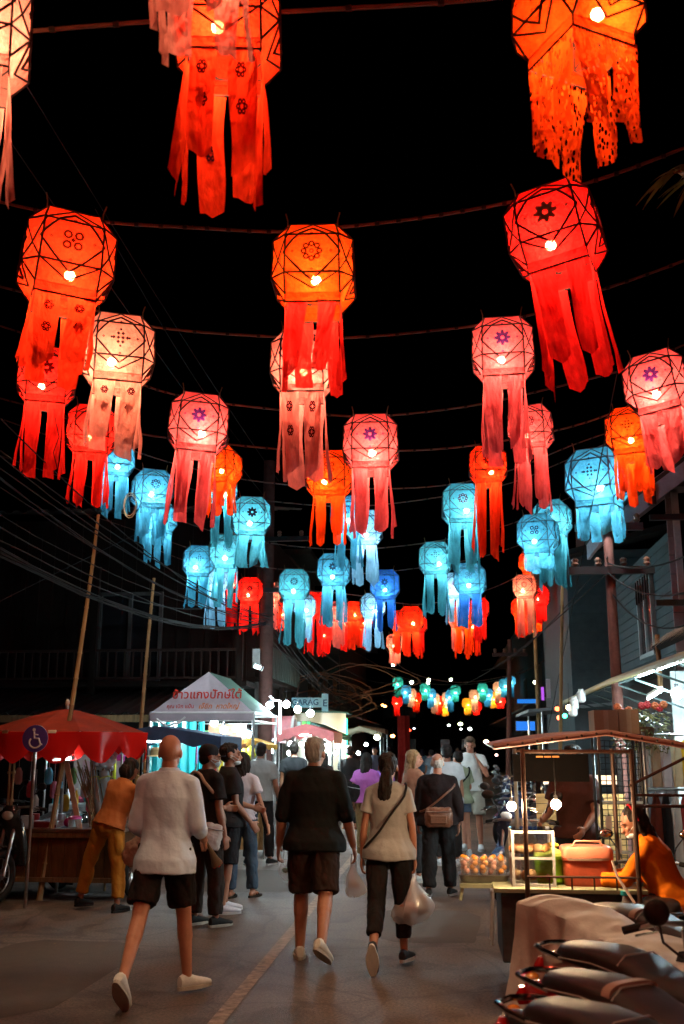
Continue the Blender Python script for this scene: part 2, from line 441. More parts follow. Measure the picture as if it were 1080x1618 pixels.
shophouse(-4.7, 38.1, 8, 7, 6.2, -1, (.06,.06,.065), 'low dark shophouse beyond the red wrapped post')
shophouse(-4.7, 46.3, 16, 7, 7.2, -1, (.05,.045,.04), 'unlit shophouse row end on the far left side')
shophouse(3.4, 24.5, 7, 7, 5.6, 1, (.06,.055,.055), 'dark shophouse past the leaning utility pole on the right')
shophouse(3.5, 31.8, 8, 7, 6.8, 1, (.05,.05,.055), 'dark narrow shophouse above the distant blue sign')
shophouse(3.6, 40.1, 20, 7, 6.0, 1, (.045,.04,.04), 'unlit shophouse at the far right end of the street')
def farblock(x, y, w, h, label):
    T = thing('building', label, 'building', (x, y, 0))
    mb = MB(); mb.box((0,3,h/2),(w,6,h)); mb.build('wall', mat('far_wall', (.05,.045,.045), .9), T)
    mb = MB(); mb.box((0,3,h+.1),(w+.6,6.6,.2)); mb.build('roof', mat('dark_roof', (.05,.045,.04)), T)
    for i in range(int(w/2)):
        for j in range(int(h/2.8)):
            f = MB(); f.box((-w/2+1+i*2,-.03,1.8+j*2.8),(1.0,.06,1.1)); fo = f.build('window', mat('window_wood', (.1,.07,.05)), T)
            p = MB(); p.box((-w/2+1+i*2,-.07,1.8+j*2.8),(.84,.02,.94)); p.build('pane', mat('dark_glass', (.01,.01,.012)), fo)
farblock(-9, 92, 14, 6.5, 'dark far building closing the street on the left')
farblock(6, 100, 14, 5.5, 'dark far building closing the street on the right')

# ---------------------------------------------------------------- right: white gabled house, with siding house behind
M_soffit = mat('white_boards', (.36,.27,.3), .7, var=.12, scale=4)
G = thing('gabled_house', 'white gabled house with wide boarded eaves on the right', 'house', (0,0,0))
gx, gy0, gy1, ez = 2.0, 12.6, 13.9, 4.2     # eave line
rk = .74                                       # rake
def gz(x): return ez+(x-gx)*rk
# boards of the soffit, one by one
for i in range(16):
    xa = gx+.06+i*.24; xb = xa+.232
    if xb > 5.9: break
    mb = MB(); xm = (xa+xb)/2
    mb.box((xm, (gy0+gy1)/2, gz(xm)), (.232*sqrt(1+rk*rk), gy1-gy0, .02), RY(-atan(rk))); mb.build('soffit_board', M_soffit, G)
mb = MB(); xm = 4.0; L_ = 3.95*sqrt(1+rk*rk)
mb.box((xm, gy0-.02, gz(xm)+.09), (L_, .04, .24), RY(-atan(rk))); mb.build('barge_board', mat('lilac_boards', (.45,.38,.42), .6), G)
mb = MB(); mb.box((xm, (gy0+gy1)/2, gz(xm)+.2), (L_+.1, gy1-gy0+.1, .05), RY(-atan(rk))); mb.build('roof', mat('dark_roof', (.05,.045,.04)), G)
mb = MB(); mb.box((gx+.01, (gy0+gy1)/2, gz(gx)+.06), (.04, gy1-gy0, .2)); mb.build('fascia', mat('lilac_boards', (.45,.38,.42)), G)
for i in range(13):      # front wall boards
    z0 = 2.6+i*.25
    if z0 > 6.2: break
    xl = max(2.95, gx+(z0-ez)/rk+.05)
    mb = MB(); mb.box(((xl+6.2)/2, 13.3, z0+.12), (6.2-xl, .03, .238)); mb.build('wall_board', mat('pale_siding', (.34,.25,.27), .75, var=.15), G)
mb = MB(); mb.box((4.6,16.0,1.3),(3.3,5.3,2.6)); mb.build('wall', mat('pale_plaster', (.12,.11,.11), .85), G)
mb = MB(); mb.box((4.62,15.8,3.45),(3.2,4.8,1.7)); mb.build('wall', mat('pale_plaster', (.12,.11,.11)), G)
for i in range(14):
    if 2.6+i*.13 > 4.3: break
    mb = MB(); mb.box((2.985, 15.8, 2.67+i*.13), (.03, 4.8, .124), RY(radians(5))); mb.build('clapboard', mat('teal_siding', (.085,.11,.115), .75, var=.15), G)
f = MB()
for yy in (14.5,15.0,15.5): f.box((2.94,yy,3.5),(.06,.06,1.1))
for zz in (2.95,4.05): f.box((2.94,15.0,zz),(.06,1.06,.06))
fo = f.build('window', mat('teal_trim', (.3,.36,.36), .5), G)
for yy in (14.75,15.25): mb = MB(); mb.box((2.955,yy,3.5),(.02,.44,1.04)); mb.build('pane', mat('dark_glass', (.01,.01,.012)), fo)
for k in range(6): mb = MB(); mb.box((2.9,14.55+k*.18,3.9),(.02,.02,.34)); mb.build('window_bar', M_blackm, fo)
f = MB()
for x in (3.06,3.9): f.box((x,13.25,4.25),(.08,.06,1.4))
for z in (3.55,4.95): f.box((3.48,13.25,z),(.92,.06,.08))
fo = f.build('window', mat('white_trim', (.6,.55,.55), .5), G)
mb = MB(); mb.box((3.48,13.27,4.25),(.8,.02,1.34)); mb.build('pane', mat('dark_glass', (.01,.01,.012)), fo)
for z_, l_ in ((4.5, 1.5), (3.45, 1.2)):
    mb = MB(); mb.box((2.45+l_/2+.1, 12.4, z_-.1), (l_, .07, .07)); mb.build('bracket_beam', M_blackm, G)
mb = MB(); mb.box((2.62, 12.55, 4.72), (.1,.08,.26)); mb.build('eave_lamp', M_blackm, G)
# siding house further back
S = thing('siding_house', 'grey teal clapboard house half hidden behind the white gable', 'house', (0,0,0))
for i in range(16):
    z0 = 2.5+i*.165
    mb = MB(); mb.box((3.75, 18.4, z0+.08), (3.0, .03, .158), RX(radians(4))); mb.build('clapboard', mat('teal_siding', (.085,.11,.115), .75, var=.15), S)
mb = MB(); mb.box((3.75,20.9,2.6),(2.96,4.9,5.1)); mb.build('wall', mat('teal_plaster', (.07,.085,.09), .85), S)
mb = MB(); mb.box((3.6,20.5,5.35),(3.7,5.3,.1), RY(-.25)); mb.build('roof', mat('dark_roof', (.05,.045,.04)), S)
f = MB()
for x in (3.3,3.62,3.94): f.box((x,18.34,4.0),(.05,.06,1.2))
for z in (3.4,4.6): f.box((3.62,18.34,z),(.7,.06,.06))
fo = f.build('window', mat('teal_trim', (.3,.36,.36), .5), S)
mb = MB(); mb.box((3.62,18.36,4.0),(.62,.02,1.15)); mb.build('pane', mat('dark_glass', (.01,.01,.012)), fo)
# tall dark gable behind, above the orange lantern
mb = MB(); mb.add([(2.9,20,4.6),(4.0,20,4.6),(3.35,20,7.0),(2.95,20,7.2),(2.9,22,4.6),(4.0,22,4.6),(3.35,22,7.0),(2.95,22,7.2)],[(0,1,2,3),(7,6,5,4),(0,4,5,1),(1,5,6,2),(2,6,7,3),(3,7,4,0)])
tag(mb.build('chimney_wall', mat('brown_plaster', (.12,.07,.06), .8)), 'narrow brown wall rising above the white gable eaves', 'wall')

# shop awning along the right side
A = thing('shop_awning', 'long shop awning with yellow pipe edge on the right', 'awning', (0,0,0))
mb = MB(); mb.tube([(1.92,7.6,2.38),(1.9,12,2.40),(1.92,16.8,2.36)], .035, 8); mb.build('edge_pipe', mat('yellowed_pipe', (.3,.26,.12), .5), A, True)
for k in range(9):
    mb = MB(); y = 7.7+k*1.02; mb.box((2.5, y+.5, 2.58), (1.28, 1.0, .012), RY(-radians(18))); mb.build('sheet', mat('translucent_sheet', (.14,.16,.15), .5), A)
for k in range(10):
    y = 7.7+k*1.0; mb = MB(); mb.tube([(1.94,y,2.36),(3.1,y,2.74)], .014, 6); mb.tube([(1.94,y,2.34),(3.0,y,1.95)], .012, 6); mb.build('rafter', mat('green_steel', (.04,.06,.06), .6, .2), A)
# thatch on the upper canopy
T = thing('thatch_awning', 'brown thatched awning above the shop roof edge', 'awning', (0,0,0))
mb = MB(); mb.box((3.05,11.0,3.12),(1.3,2.8,.08), RY(-radians(30))); mb.build('board', M_wooddark, T)
mb = MB()
for k in range(900):
    y = rnd.uniform(9.6,12.4); u = rnd.random()**.7; x = 2.42+u*1.15; z = 2.86+u*.62
    l = rnd.uniform(.2,.36); a = rnd.uniform(-.15,.15)
    p = V(x,y,z); q = p+V(-l*.75,a*l,-l*.62); w = .009
    mb.add([p+V(0,w,0),p-V(0,w,0),q-V(0,w*.4,0),q+V(0,w*.4,0)],[(0,1,2,3)])
o = mb.build('thatch', mat('straw', (.28,.2,.14), .85), T); o['kind'] = 'stuff'
for y in (9.8,12.2): mb = MB(); mb.cyl((2.5,y,2.3),(2.5,y,2.95),.03,8); mb.build('post', M_wood, T)

# ---------------------------------------------------------------- poles
def upole(x, y, h, r, label, lean=0, col=(.06,.026,.022), arms=()):
    T = thing('utility_pole', label, 'utility pole', (x,y,0))
    mb = MB(); mb.tube([(0,0,0),(lean*.5,0,h*.5),(lean,0,h)], [r, r*.92, r*.8], 10); mb.build('shaft', mat('pole_concrete%.2f' % col[0], col, .8, var=.3, bump=.4), T, True)
    for z, w in arms:
        mb = MB(); mb.box((lean*z/h, -.1, z), (w,.07,.09)); a = mb.build('crossarm', M_blackm, T)
        for s_ in (-.42,-.15,.15,.42):
            b_ = MB(); b_.lathe([(.02,0),(.045,.03),(.03,.05),(.045,.08),(.02,.11)], (lean*z/h+w*s_, -.1, z+.05), 8); b_.build('insulator', mat('brown_ceramic', (.12,.05,.03), .3), a)
    return T
P1 = upole(-3.36, 19.2, 7.2, .14, 'thick concrete utility pole beside the white food tent', arms=((4.6,1.3),(5.6,1.6)))
mb = MB(); mb.box((-.17,-.06,3.3),(.14,.14,.35)); mb.build('meter_box', M_conc, P1)
P2 = upole(2.02, 12.3, 4.5, .07, 'brown concrete utility pole in front of the teal house', col=(.12,.05,.04), arms=((3.72,1.0),(4.25,.8)))
P3 = upole(1.75, 19.6, 5.0, .04, 'slim upright bamboo coloured pole on the right of the lanterns', col=(.22,.13,.06))
upole(1.55, 27, 4.4, .07, 'dark short pole near the distant blue sign', lean=.2, col=(.12,.08,.07), arms=((4.0,.9),))
def bamboo(pts, label):
    T = thing('bamboo_pole', label, 'pole', (0,0,0))
    mb = MB(); n = 15; P = []; R = []
    a, b, c = [Vector(p) for p in pts]
    for k in range(n+1):
        t = k/n; q = a*(1-t)**2+b*2*t*(1-t)+c*t*t
        P += [q-(c-a).normalized()*.015, q, q+(c-a).normalized()*.015]; r = .034*(1-.45*t); R += [r, r*1.22, r]
    mb.tube(P, R, 8); mb.build('cane', M_bamboo, T, True); return T
bamboo([(-4.55,11.6,0), wp(135,1000,11.7), wp(155,815,11.8)], 'tall bent bamboo pole rising behind the red umbrella')
bamboo([(-4.25,14.0,0), wp(226,1080,14), wp(243,915,14)], 'second thinner bamboo pole left of the white tent')
bamboo([gp(884,1350)+V(.0,0,0), wp(885,1100,15), wp(889,860,15)], 'straight bamboo pole behind the food cart roof')
# red cloth wrapped post far along the road
RP = thing('wrapped_post', 'post wrapped in red cloth standing in the distant street', 'post', tuple(wp(636,1178,33)*1) if 0 else (wp(637,1178,33).x,33,0))
mb = MB(); mb.cyl((0,0,0),(0,0,2.9),.09,10); mb.build('trunk', M_wooddark, RP)
mb = MB(); rs = []
for i in range(12):
    z = .3+i*.21; rs.append([V((.17+.03*sin(5*a+i*.2)+.01*i/12)*cos(a), (.17+.03*sin(5*a+i*.2))*sin(a), z) for a in [2*pi*j/30 for j in range(30)]])
mb.rings(rs); mb.build('cloth', mat('red_cloth', (.35,.02,.015), .8), RP, True)

# ---------------------------------------------------------------- overhead wires
def wire(pts, r, label, m=None, group='overhead wires along the left side', name='wire'):
    mb = MB(); mb.tube(pts, r, 5); return tag(mb.build(name, m or M_cable, None, True), label, 'wire', group)
M_cableg = mat('grey_cable', (.008,.007,.007), .8, bump=0, spec=.1)
end = V(-3.36, 19.1, 4.2)
for k in range(9):
    z0 = 3.05+rnd.uniform(-.2,.35)+(k % 9)*.12; x0 = -4.3+rnd.uniform(-.35,.35)
    a = V(x0, 5.0+rnd.uniform(-.5,.5), z0+.85); b = end+V(rnd.uniform(-.15,.15), 0, rnd.uniform(-.5,.6) if k > 8 else rnd.uniform(-.3,.0))
    wire(sag(a, b, rnd.uniform(.35,.85), 18, .008), rnd.uniform(.005,.009), 'thin black wire of the bundle sagging to the thick utility pole', M_cableg if k % 3 else M_cable)
mb = MB()
for k in range(9): mb.tube(sag(V(-4.35,5,3.9)+V(rnd.uniform(-.05,.05),0,rnd.uniform(-.05,.05)), end+V(0,0,-.25+rnd.uniform(-.04,.04)), .62, 22, .012), .007, 5)
tag(mb.build('cable_bundle', M_cableg), 'thick bound cable bundle sagging across the dark house', 'cable')
wire([wp(-20,845,9)]+sag(wp(0,850,9), wp(318,962,17), .2, 12)[1:], .008, 'single pale wire crossing in front of the balcony', M_cableg, None)
wire(sag(wp(-20,960,12), wp(330,790,16), -.02), .006, 'thin wire rising to the right past the first bamboo pole', M_cableg, None)
for i, (a, b, d) in enumerate([((20,100,7),(440,760,20),.1),((0,200,7),(430,800,20),.1),((150,330,10),(380,700,20),.15)]):
    wire(sag(wp(*a), wp(*b), d, 12), .006, 'faint dark wire slanting down across the night sky', M_cable, 'faint wires across the sky')
wire(sag(wp(860,1180,20), wp(980,560,9), .05), .006, 'thin stay wire slanting up beside the bamboo pole on the right', M_cable, None)
for i, (a, b, d) in enumerate([((960,880,12.2),(760,1060,30),.3),((960,905,12.2),(700,1090,34),.3),((1100,870,9),(960,890,12.2),.1),((1100,930,9),(960,905,12.2),.15),((1100,980,9),(968,940,12.2),.2)]):
    wire(sag(wp(*a), wp(*b), d, 12), .009, 'black wire running to the brown utility pole on the right', M_cable, 'wires at the right utility pole')
for i in range(8):   # coils and hanging tangle
    c = wp(545+rnd.uniform(-50,45), 1085+rnd.uniform(-30,30), 27); w = rnd.uniform(.6,1.3)
    pts = [c+V(w*cos(t*.35)*1.0, rnd.uniform(-.1,.1), .35*sin(t*.35)-.18*abs(cos(t*.3))) for t in range(20)]
    wire(pts, .012, 'looped loose cable in the tangle above the far stalls', mat('rusty_cable', (.16,.07,.035), .6), 'tangled cable loops above the far stalls')
for k in range(7):
    wire(sag(end+V(0,0,-.4+k*.14), wp(600+k*9,1120-k*9,33), rnd.uniform(.5,1.1), 14), .011, 'cable drooping from the pole towards the far street', M_cable, 'cables drooping beyond the utility pole')
pts = [wp(205,795,12)+V(.08*cos(t*.5), .02*t/20, -.12*sin(t*.5)*1.3-.002*t) for t in range(26)]
wire(pts, .007, 'coil of pale spare cable hanging among the left wires', mat('pale_cable', (.4,.33,.2), .6), None)
wire([wp(85,645,9), wp(88,668,9), wp(93,690,9), wp(84,715,9), wp(90,740,9)], .004, 'curly thin wire dangling under the red lantern at left', M_cableg, None)
# ================================================================ PEOPLE
SK = {'tan': skin('skin_tan', (.36,.15,.085)), 'fair': skin('skin_fair', (.52,.22,.135)), 'brown': skin('skin_brown', (.33,.17,.10)), 'dark': skin('skin_dark', (.26,.13,.08))}
def cloth(col, stripe=None): return weave('cloth_%02d_%02d_%02d%s' % (*[int(c*99) for c in col], 's' if stripe else ''), col, stripe)
M_mask = mat('mask_cloth', (.6,.68,.7), .8, bump=.3)
def person(label, x, y, rot, h=1.72, wd=1.0, fem=False, lean=0, twist=0, side=0, legs=None, arms=None, head=(0,0,0),
           top=None, bottom=None, hair=('short',(.012,.009,.008)), shoes=('sneaker',(.6,.6,.6),(.5,.48,.45)), sk='tan', vox=.011,
           seat=None, mask=None, z=0, group=None, curl=.5):
    """x,y the ground point between the feet; rot turns the figure from facing down the street"""
    k = h/1.75; T = thing('person', label, 'person', (x,y,z), radians(rot), group); T.scale = (k,k,k)
    J = {}
    legs = legs or ((2,2,0,3,8),(-2,2,0,3,8))
    hipw = .092
    # --- joints
    P = []
    for s, (sw, bd, fp, ab, to) in zip((-1,1), legs):
        hip = V(s*hipw, 0, 0); a = radians(sw); b = radians(sw-bd); ob = radians(ab)
        kn = hip+V(s*sin(ob)*.43, sin(a)*.43*cos(ob), -cos(a)*.43*cos(ob))
        an = kn+V(s*sin(ob)*.4*.6, sin(b)*.405, -cos(b)*.405)
        f = RZ(-s*radians(to)) @ V(0, cos(radians(fp)), sin(radians(fp)))
        up = RZ(-s*radians(to)) @ V(0, -sin(radians(fp)), cos(radians(fp)))
        P.append([hip, kn, an, f, up])
    low = min(min((an-up*.085-f*.06).z, (an-up*.085+f*.19).z) for _,_,an,f,up in P)
    hz = -low if seat is None else seat/k
    mid = V(0, sum(p[2].y for p in P)/2, 0) if seat is None else V(0,0,0)
    for p in P:
        for i in range(3): p[i] = p[i]-mid+V(0,0,hz)
    H0 = V(0, -mid.y, hz)
    Mt = Matrix.Translation(H0) @ (RY(radians(side)) @ RX(-radians(lean)) @ RZ(radians(twist))).to_4x4() @ Matrix.Translation(V(0,0,-.93))
    Mp = Matrix.Translation(H0-V(0,0,.93))
    sw_ = (.150 if fem else .166)*wd
    tor = [(.84,.115,.09,0),(.89,.150,.115,-.01),(.95,.160*(1.05 if fem else 1),.12,-.012),(1.02,.148,.108,-.004),(1.1,.134*(.94 if fem else 1.03),.098,.003),(1.2,.144*(.95 if fem else 1.03),.106,.002),(1.3,.160*(.94 if fem else 1.03),.112,-.004),(1.38,.158,.1,-.012),(1.425,.132,.082,-.016),(1.455,.085,.068,-.016),(1.475,.058,.058,-.014)]
    tor = [(z_, rx*wd, ry*wd, yo) for z_, rx, ry, yo in tor]
    body = MB(); body.loft(tor, Mt); 
    nb = Mt @ V(0,-.012,1.42); 
    Mh = Mt @ Matrix.Translation(V(0,.006,1.478)) @ (RX(radians(lean*.6)) @ RZ(radians(head[0])) @ RX(radians(head[1])) @ RY(radians(head[2]))).to_4x4()
    hp = lambda *a: Mh @ V(*a)
    body.cap(nb, hp(0,-.01,.06), .06 if not fem else .048, .055 if not fem else .045)
    hm = Mh.to_3x3()
    body.ell(hp(0,-.012,.158), (.077,.097,.093), 20, 14, hm); body.ell(hp(0,.032,.095), (.058,.066,.085), 16, 10, hm); body.ell(hp(0,.062,.048),(.03,.03,.026),10,8,hm)
    body.ell(hp(0,.09,.145), (.05,.02,.022), 10, 6, hm); body.cap(hp(0,.098,.13), hp(0,.118,.092), .009, .015, 8); body.ell(hp(0,.098,.062),(.022,.012,.009),10,6,hm)
    for s in (-1,1): body.ell(hp(s*.079,-.005,.118), (.011,.022,.032), 8, 8, hm); body.ell(hp(s*.035,.078,.098),(.022,.02,.02),8,6,hm)
    # --- arms
    arms = arms or (((.12,0,-1),(.06,.2,-1)),((.12,0,-1),(.06,.2,-1)))
    AR = []
    for s, arm in zip((-1,1), arms):
        u, f = arm[0], arm[1]
        sh = Mt @ V(s*sw_, -.014, 1.392)
        ud = V(u[0]*s, u[1], u[2]).normalized(); fd = V(f[0]*s, f[1], f[2]).normalized()
        el = sh+ud*.285; wr = el+fd*.25; AR.append((sh, el, wr, ud, fd))
        g = wd if not fem else .82*wd
        body.cap(Mt @ V(s*.05,-.014,1.425), sh, .036, .046*g); body.cap(sh+V(-s*.02,0,0), sh+ud*.05, .052*g, .052*g); body.cap(sh, el, .05*g, .038*g); body.cap(el, el+fd*.1, .039*g, .04*g); body.cap(el+fd*.08, wr, .04*g, .026*g)
        # hand
        hd = fd; side_ = V(0,1,0) if abs(hd.y) < .8 else V(0,0,1); ac = (side_-hd*side_.dot(hd)).normalized(); pn = hd.cross(ac).normalized()*s*-1
        if len(arm) > 2: 
            ac = (V(arm[2][0]*s, arm[2][1], arm[2][2])); ac = (ac-hd*ac.dot(hd)).normalized(); pn = hd.cross(ac).normalized()*(-s)
        pc = wr+hd*.055; Rm = Matrix((ac, pn, hd)).transposed()
        body.ell(pc, (.040*g**.5,.017,.052), 12, 8, Rm); J['palm%d' % (0 if s<0 else 1)] = T.matrix_world
        cc = arm[3] if len(arm) > 3 else curl
        for i, (off, ln) in enumerate(((.029,.066),(.0105,.074),(-.0085,.069),(-.027,.055))):
            b0 = wr+hd*.092+ac*off; a1 = cc*.7; d1 = (hd*cos(a1)+pn*sin(a1)); a2 = cc*1.9; d2 = (hd*cos(a2)+pn*sin(a2)); a3 = cc*2.7; d3 = hd*cos(a3)+pn*sin(a3)
            m1 = b0+d1*ln*.5; m2 = m1+d2*ln*.33; m3 = m2+d3*ln*.25
            body.cap(b0-hd*.03, m1, .0105, .0095, 8); body.cap(m1, m2, .0095, .009, 8); body.cap(m2, m3, .009, .0078, 8)
        t0 = wr+hd*.03+ac*.03; t1 = t0+(ac*.8+hd*.7+pn*.25).normalized()*.04; t2 = t1+(hd+pn*.5*cc+ac*.15).normalized()*.032
        body.cap(t0, t1, .0135, .0115, 8); body.cap(t1, t2, .0115, .009, 8)
        J['hand%d' % (0 if s < 0 else 1)] = pc+hd*.045+pn*.02
    # --- legs
    for s, (hip, kn, an, f, up) in zip((-1,1), P):
        body.cap(hip+V(0,0,.02), kn, .088*wd, .054*wd); sd = (an-kn).normalized(); bk = -f
        body.cap(kn, kn+sd*.14, .054*wd, .055*wd); body.cap(kn+sd*.1, an, .052*wd, .034*wd); bq = (V(0,-1,0)-sd*(V(0,-1,0).dot(sd))).normalized(); body.cap(kn+sd*.06+bq*.012, kn+sd*.2+bq*.014, .042*wd, .036*wd)
        body.cap(an-up*.03, an+f*.11-up*.055, .036, .028); body.ell(an-up*.045-f*.03,(.03,.034,.034),10,6)
    bodyo = place(remesh(body, vox, 2), 'body', SK[sk], T)
    # eyes
    for s in (-1,1):
        e = MB(); e.ell(hp(s*.031,.0885,.122), (.0115,.008,.0075), 10, 6, hm); e.build('eye', mat('eye_dark', (.05,.035,.03), .2, bump=0), T, True)
    if head[0] != 0 and hair[0] not in ('bald',):
        for s in (-1,1): e = MB(); e.tube([hp(s*.016,.106,.143), hp(s*.033,.104,.15), hp(s*.05,.09,.145)], .004, 5); e.build('eyebrow', mat('hair_dark', (.015,.01,.008), .6), T)
        e = MB(); e.tube([hp(-.02,.104,.062), hp(0,.110,.0635), hp(.02,.104,.062)], .0045, 5); e.build('lips', mat('lips', (.35,.08,.06), .5, bump=0), T)
    # --- trousers / shorts
    if bottom:
        col, ln, loose = bottom[:3]; g = MB()
        pt = [(z_, rx+.012+loose*.2, ry+.012+loose*.2, yo) for z_, rx, ry, yo in tor[:4]]; pt[0] = (.82, pt[0][1]*.9, pt[0][2]*.9, 0); pt[3] = (1.02, tor[3][1]+.006, tor[3][2]+.006, -.004); pt.append((1.04, tor[4][1]+.004, tor[4][2]+.004, 0))
        g.loft(pt, Mp)
        for s, (hip, kn, an, f, up) in zip((-1,1), P):
            if seat is None or 1:
                if ln <= 1:
                    e_ = hip.lerp(kn, ln); g.tube([hip+V(0,0,.05), hip.lerp(e_,.5), e_], [.094*wd+loose*.4, .090*wd+loose*.55, (.076+.012*(1-ln))*wd+loose*.8], 18); g.ell(hip,(.086*wd+loose*.3,)*3)
                else:
                    e_ = kn.lerp(an, ln-1); r2 = .047+loose
                    g.tube([hip+V(0,0,.05), hip.lerp(kn,.5), kn, kn.lerp(e_,.5), e_], [.094*wd+loose*.4, .086*wd+loose*.5, .064*wd+loose*.7, .062*wd+loose*.8, r2], 18); g.ell(kn,(.066*wd+loose*.6,)*3); g.ell(hip,(.086*wd+loose*.3,)*3)
        place(remesh(g, vox, 6, .010+loose*.2, 8, .6, rnd.random()*9), 'trousers' if ln > 1 else 'shorts', cloth(col), T)
    # --- top
    if top:
        col, slv, zb, loose = top[:4]; stripe = top[4] if len(top) > 4 else None; g = MB()
        st = [(z_, rx+.016+loose*(.9 if z_ < 1.35 else .3), ry+.014+loose*(.9 if z_ < 1.35 else .3), yo) for z_, rx, ry, yo in tor if z_ > max(zb,.9)+.06 and z_ < 1.44]
        hipr = tor[2]
        mid_ = [(max(zb,.9), hipr[1]+.018+loose*1.1, hipr[2]+.018+loose*1.1, hipr[3])] if zb < .98 else [(zb, st[0][1], st[0][2], st[0][3])]
        lower = []
        if zb < .9: mid_ = [(zb, hipr[1]+.044+loose*1.2, hipr[2]+.046+loose*1.25, hipr[3]), ((zb+.95)/2+.02, hipr[1]+.042+loose*1.2, hipr[2]+.042+loose*1.2, hipr[3])]
        up_ = [(1.455,.094*wd+.018,.068+.024,-.015),(1.486,.070*wd+.018,.084,-.014)]
        g.loft(mid_+st+up_, Mt)
        if lower: g.loft([(zb,lower[0][1],lower[0][2],lower[0][3]),(1.0,mid_[0][1]*.99,mid_[0][2]*.99,mid_[0][3])], (Mp if lean > 15 else Mt) if 1 else Mt)
        for s, (sh, el, wr, ud, fd) in zip((-1,1), AR):
            gg = wd*(.85 if fem else 1)
            g.cap(Mt @ V(s*.05,-.014,1.43), sh, .064, .058*gg+.012); g.ell(sh, (.056*gg+loose*.2+.008,)*3)
            if slv <= 1:
                e_ = sh.lerp(el, slv); g.tube([sh-ud*.02, sh.lerp(e_,.5), e_], [.056*gg+loose*.25+.008, .054*gg+loose*.6+.008, .050*gg+loose*1.0+.012], 16)
            else:
                e_ = el.lerp(wr, slv-1); g.tube([sh-ud*.02, sh.lerp(el,.5), el], [.056*gg+loose*.25+.008, .052*gg+loose*.5+.006, .044*gg+loose*.6+.006], 16); g.ell(el, (.044*gg+loose*.6+.006,)*3)
                g.tube([el, e_], [.044*gg+loose*.6+.006, .038*gg+loose*.6+.006], 16)
        nm = 'shirt'
        place(remesh(g, vox, 9, .009+loose*.25, 3.4, .7, rnd.random()*9), nm, cloth(col, stripe), T)
        if len(top) > 5 and top[5] == 'collar':
            c_ = MB(); rs = []
            for zz, r1, r2 in ((1.45,.080,.082),(1.5,.069,.070),(1.502,.062,.063),(1.455,.066,.068)):
                rs.append([Mt @ V(r1*cos(2*pi*j/18), r2*sin(2*pi*j/18)-.012, zz) for j in range(18)])
            c_.rings(rs, False, True); c_.build('collar', cloth(col, None), T, True)
    # --- shoes
    kind, sc_, so_ = shoes
    for s, (hip, kn, an, f, up) in zip((-1,1), P):
        sd = f.cross(up).normalized(); b0 = an-up*.085
        def sec(t, w, hh, z0=0.0): return [b0+f*t+sd*(w*cos(2*pi*j/14))+up*(z0+max(0, hh*(.5+.5*sin(2*pi*j/14)))) for j in range(14)]
        if kind != 'sandal':
            m_ = MB(); m_.rings([sec(-.068,.012,.05,.012), sec(-.06,.03,.082,.008), sec(-.03,.038,.098,.008), sec(.0,.04,.098,.008), sec(.03,.041,.088,.008), sec(.07,.046,.072,.008), sec(.12,.048,.058,.008), sec(.165,.042,.046,.008), sec(.195,.02,.03,.012)])
            sh_ = m_.build('shoe', mat('shoe_%02d%02d%02d' % tuple(int(c*99) for c in sc_), sc_, .6), T, True)
        else:
            m_ = MB()
            for t in (.05,.09): m_.tube([b0+f*t-sd*.045+up*.015, b0+f*t+up*.06, b0+f*t+sd*.045+up*.015], .012, 6)
            sh_ = m_.build('sandal_strap', mat('shoe_%02d%02d%02d' % tuple(int(c*99) for c in sc_), sc_, .6), T, True)
        m_ = MB(); out = []
        for j in range(22):
            a = 2*pi*j/22; t = .064+.14*cos(a); w = (.036+.014*sin(max(0,min(1,(t+.03)/.2))*pi))*1.06
            out.append((t, w*sin(a)/max(.35,abs(sin(a)))**.35))
        m_.rings([[b0+f*t+sd*w+up*zz for t, w in out] for zz in (0,.024)]); m_.build('sole', mat('sole_%02d%02d%02d' % tuple(int(c*99) for c in so_), so_, .7, bump=.5, bscale=150), T)
    # --- hair
    hk, hc = hair[:2]; hmz = mat('hair_%02d%02d%02d' % tuple(int(c*99) for c in hc), hc, .6, var=.4, scale=30, bump=.8, bscale=90, stretch=(1,1,.25), spec=.18)
    if hk != 'bald':
        g = MB(); g.ell(hp(0,-.022,.172), (.085,.1,.088), 20, 12, hm)
        if hk in ('short','grey'): g.ell(hp(0,-.045,.13), (.078,.072,.085), 16, 10, hm); g.ell(hp(0,.035,.215),(.065,.055,.035),14,8,hm)
        if hk in ('thin',): g = MB(); g.ell(hp(0,-.03,.135),(.083,.084,.075),18,10,hm)
        if hk == 'ponytail':
            g.ell(hp(0,-.05,.14),(.08,.07,.085),16,10,hm); b = hp(0,-.11,.14); g.ell(b,(.03,)*3); pts = [b, hp(.0,-.14,.10), hp(-.01,-.145,.0), hp(-.025,-.125,-.12), hp(-.03,-.11,-.21)]; g.tube(pts, [.026,.045,.062,.06,.03], 14, flat=.6)
        if hk == 'long':
            g.ell(hp(0,-.05,.12),(.084,.07,.09),16,10,hm); g.tube([hp(0,-.045,.15), hp(0,-.07,.04), hp(0,-.085,-.08), hp(0,-.09,-hair[2] if len(hair) > 2 else -.16)], [.085,.09,.085,.05], 16, flat=.55)
            for s in (-1,1): g.tube([hp(s*.06,.0,.17), hp(s*.085,-.01,.08), hp(s*.08,-.02,-.03)], [.03,.027,.018], 8)
        if hk == 'bun': g.ell(hp(0,-.05,.14),(.08,.07,.085),16,10,hm); g.ell(hp(0,-.1,.22),(.04,.04,.035),12,8,hm)
        if hk == 'bob': g.ell(hp(0,-.045,.10),(.1,.085,.11),18,12,hm)
        if hk == 'cap':
            g.ell(hp(0,-.045,.115),(.076,.068,.07),16,10,hm)
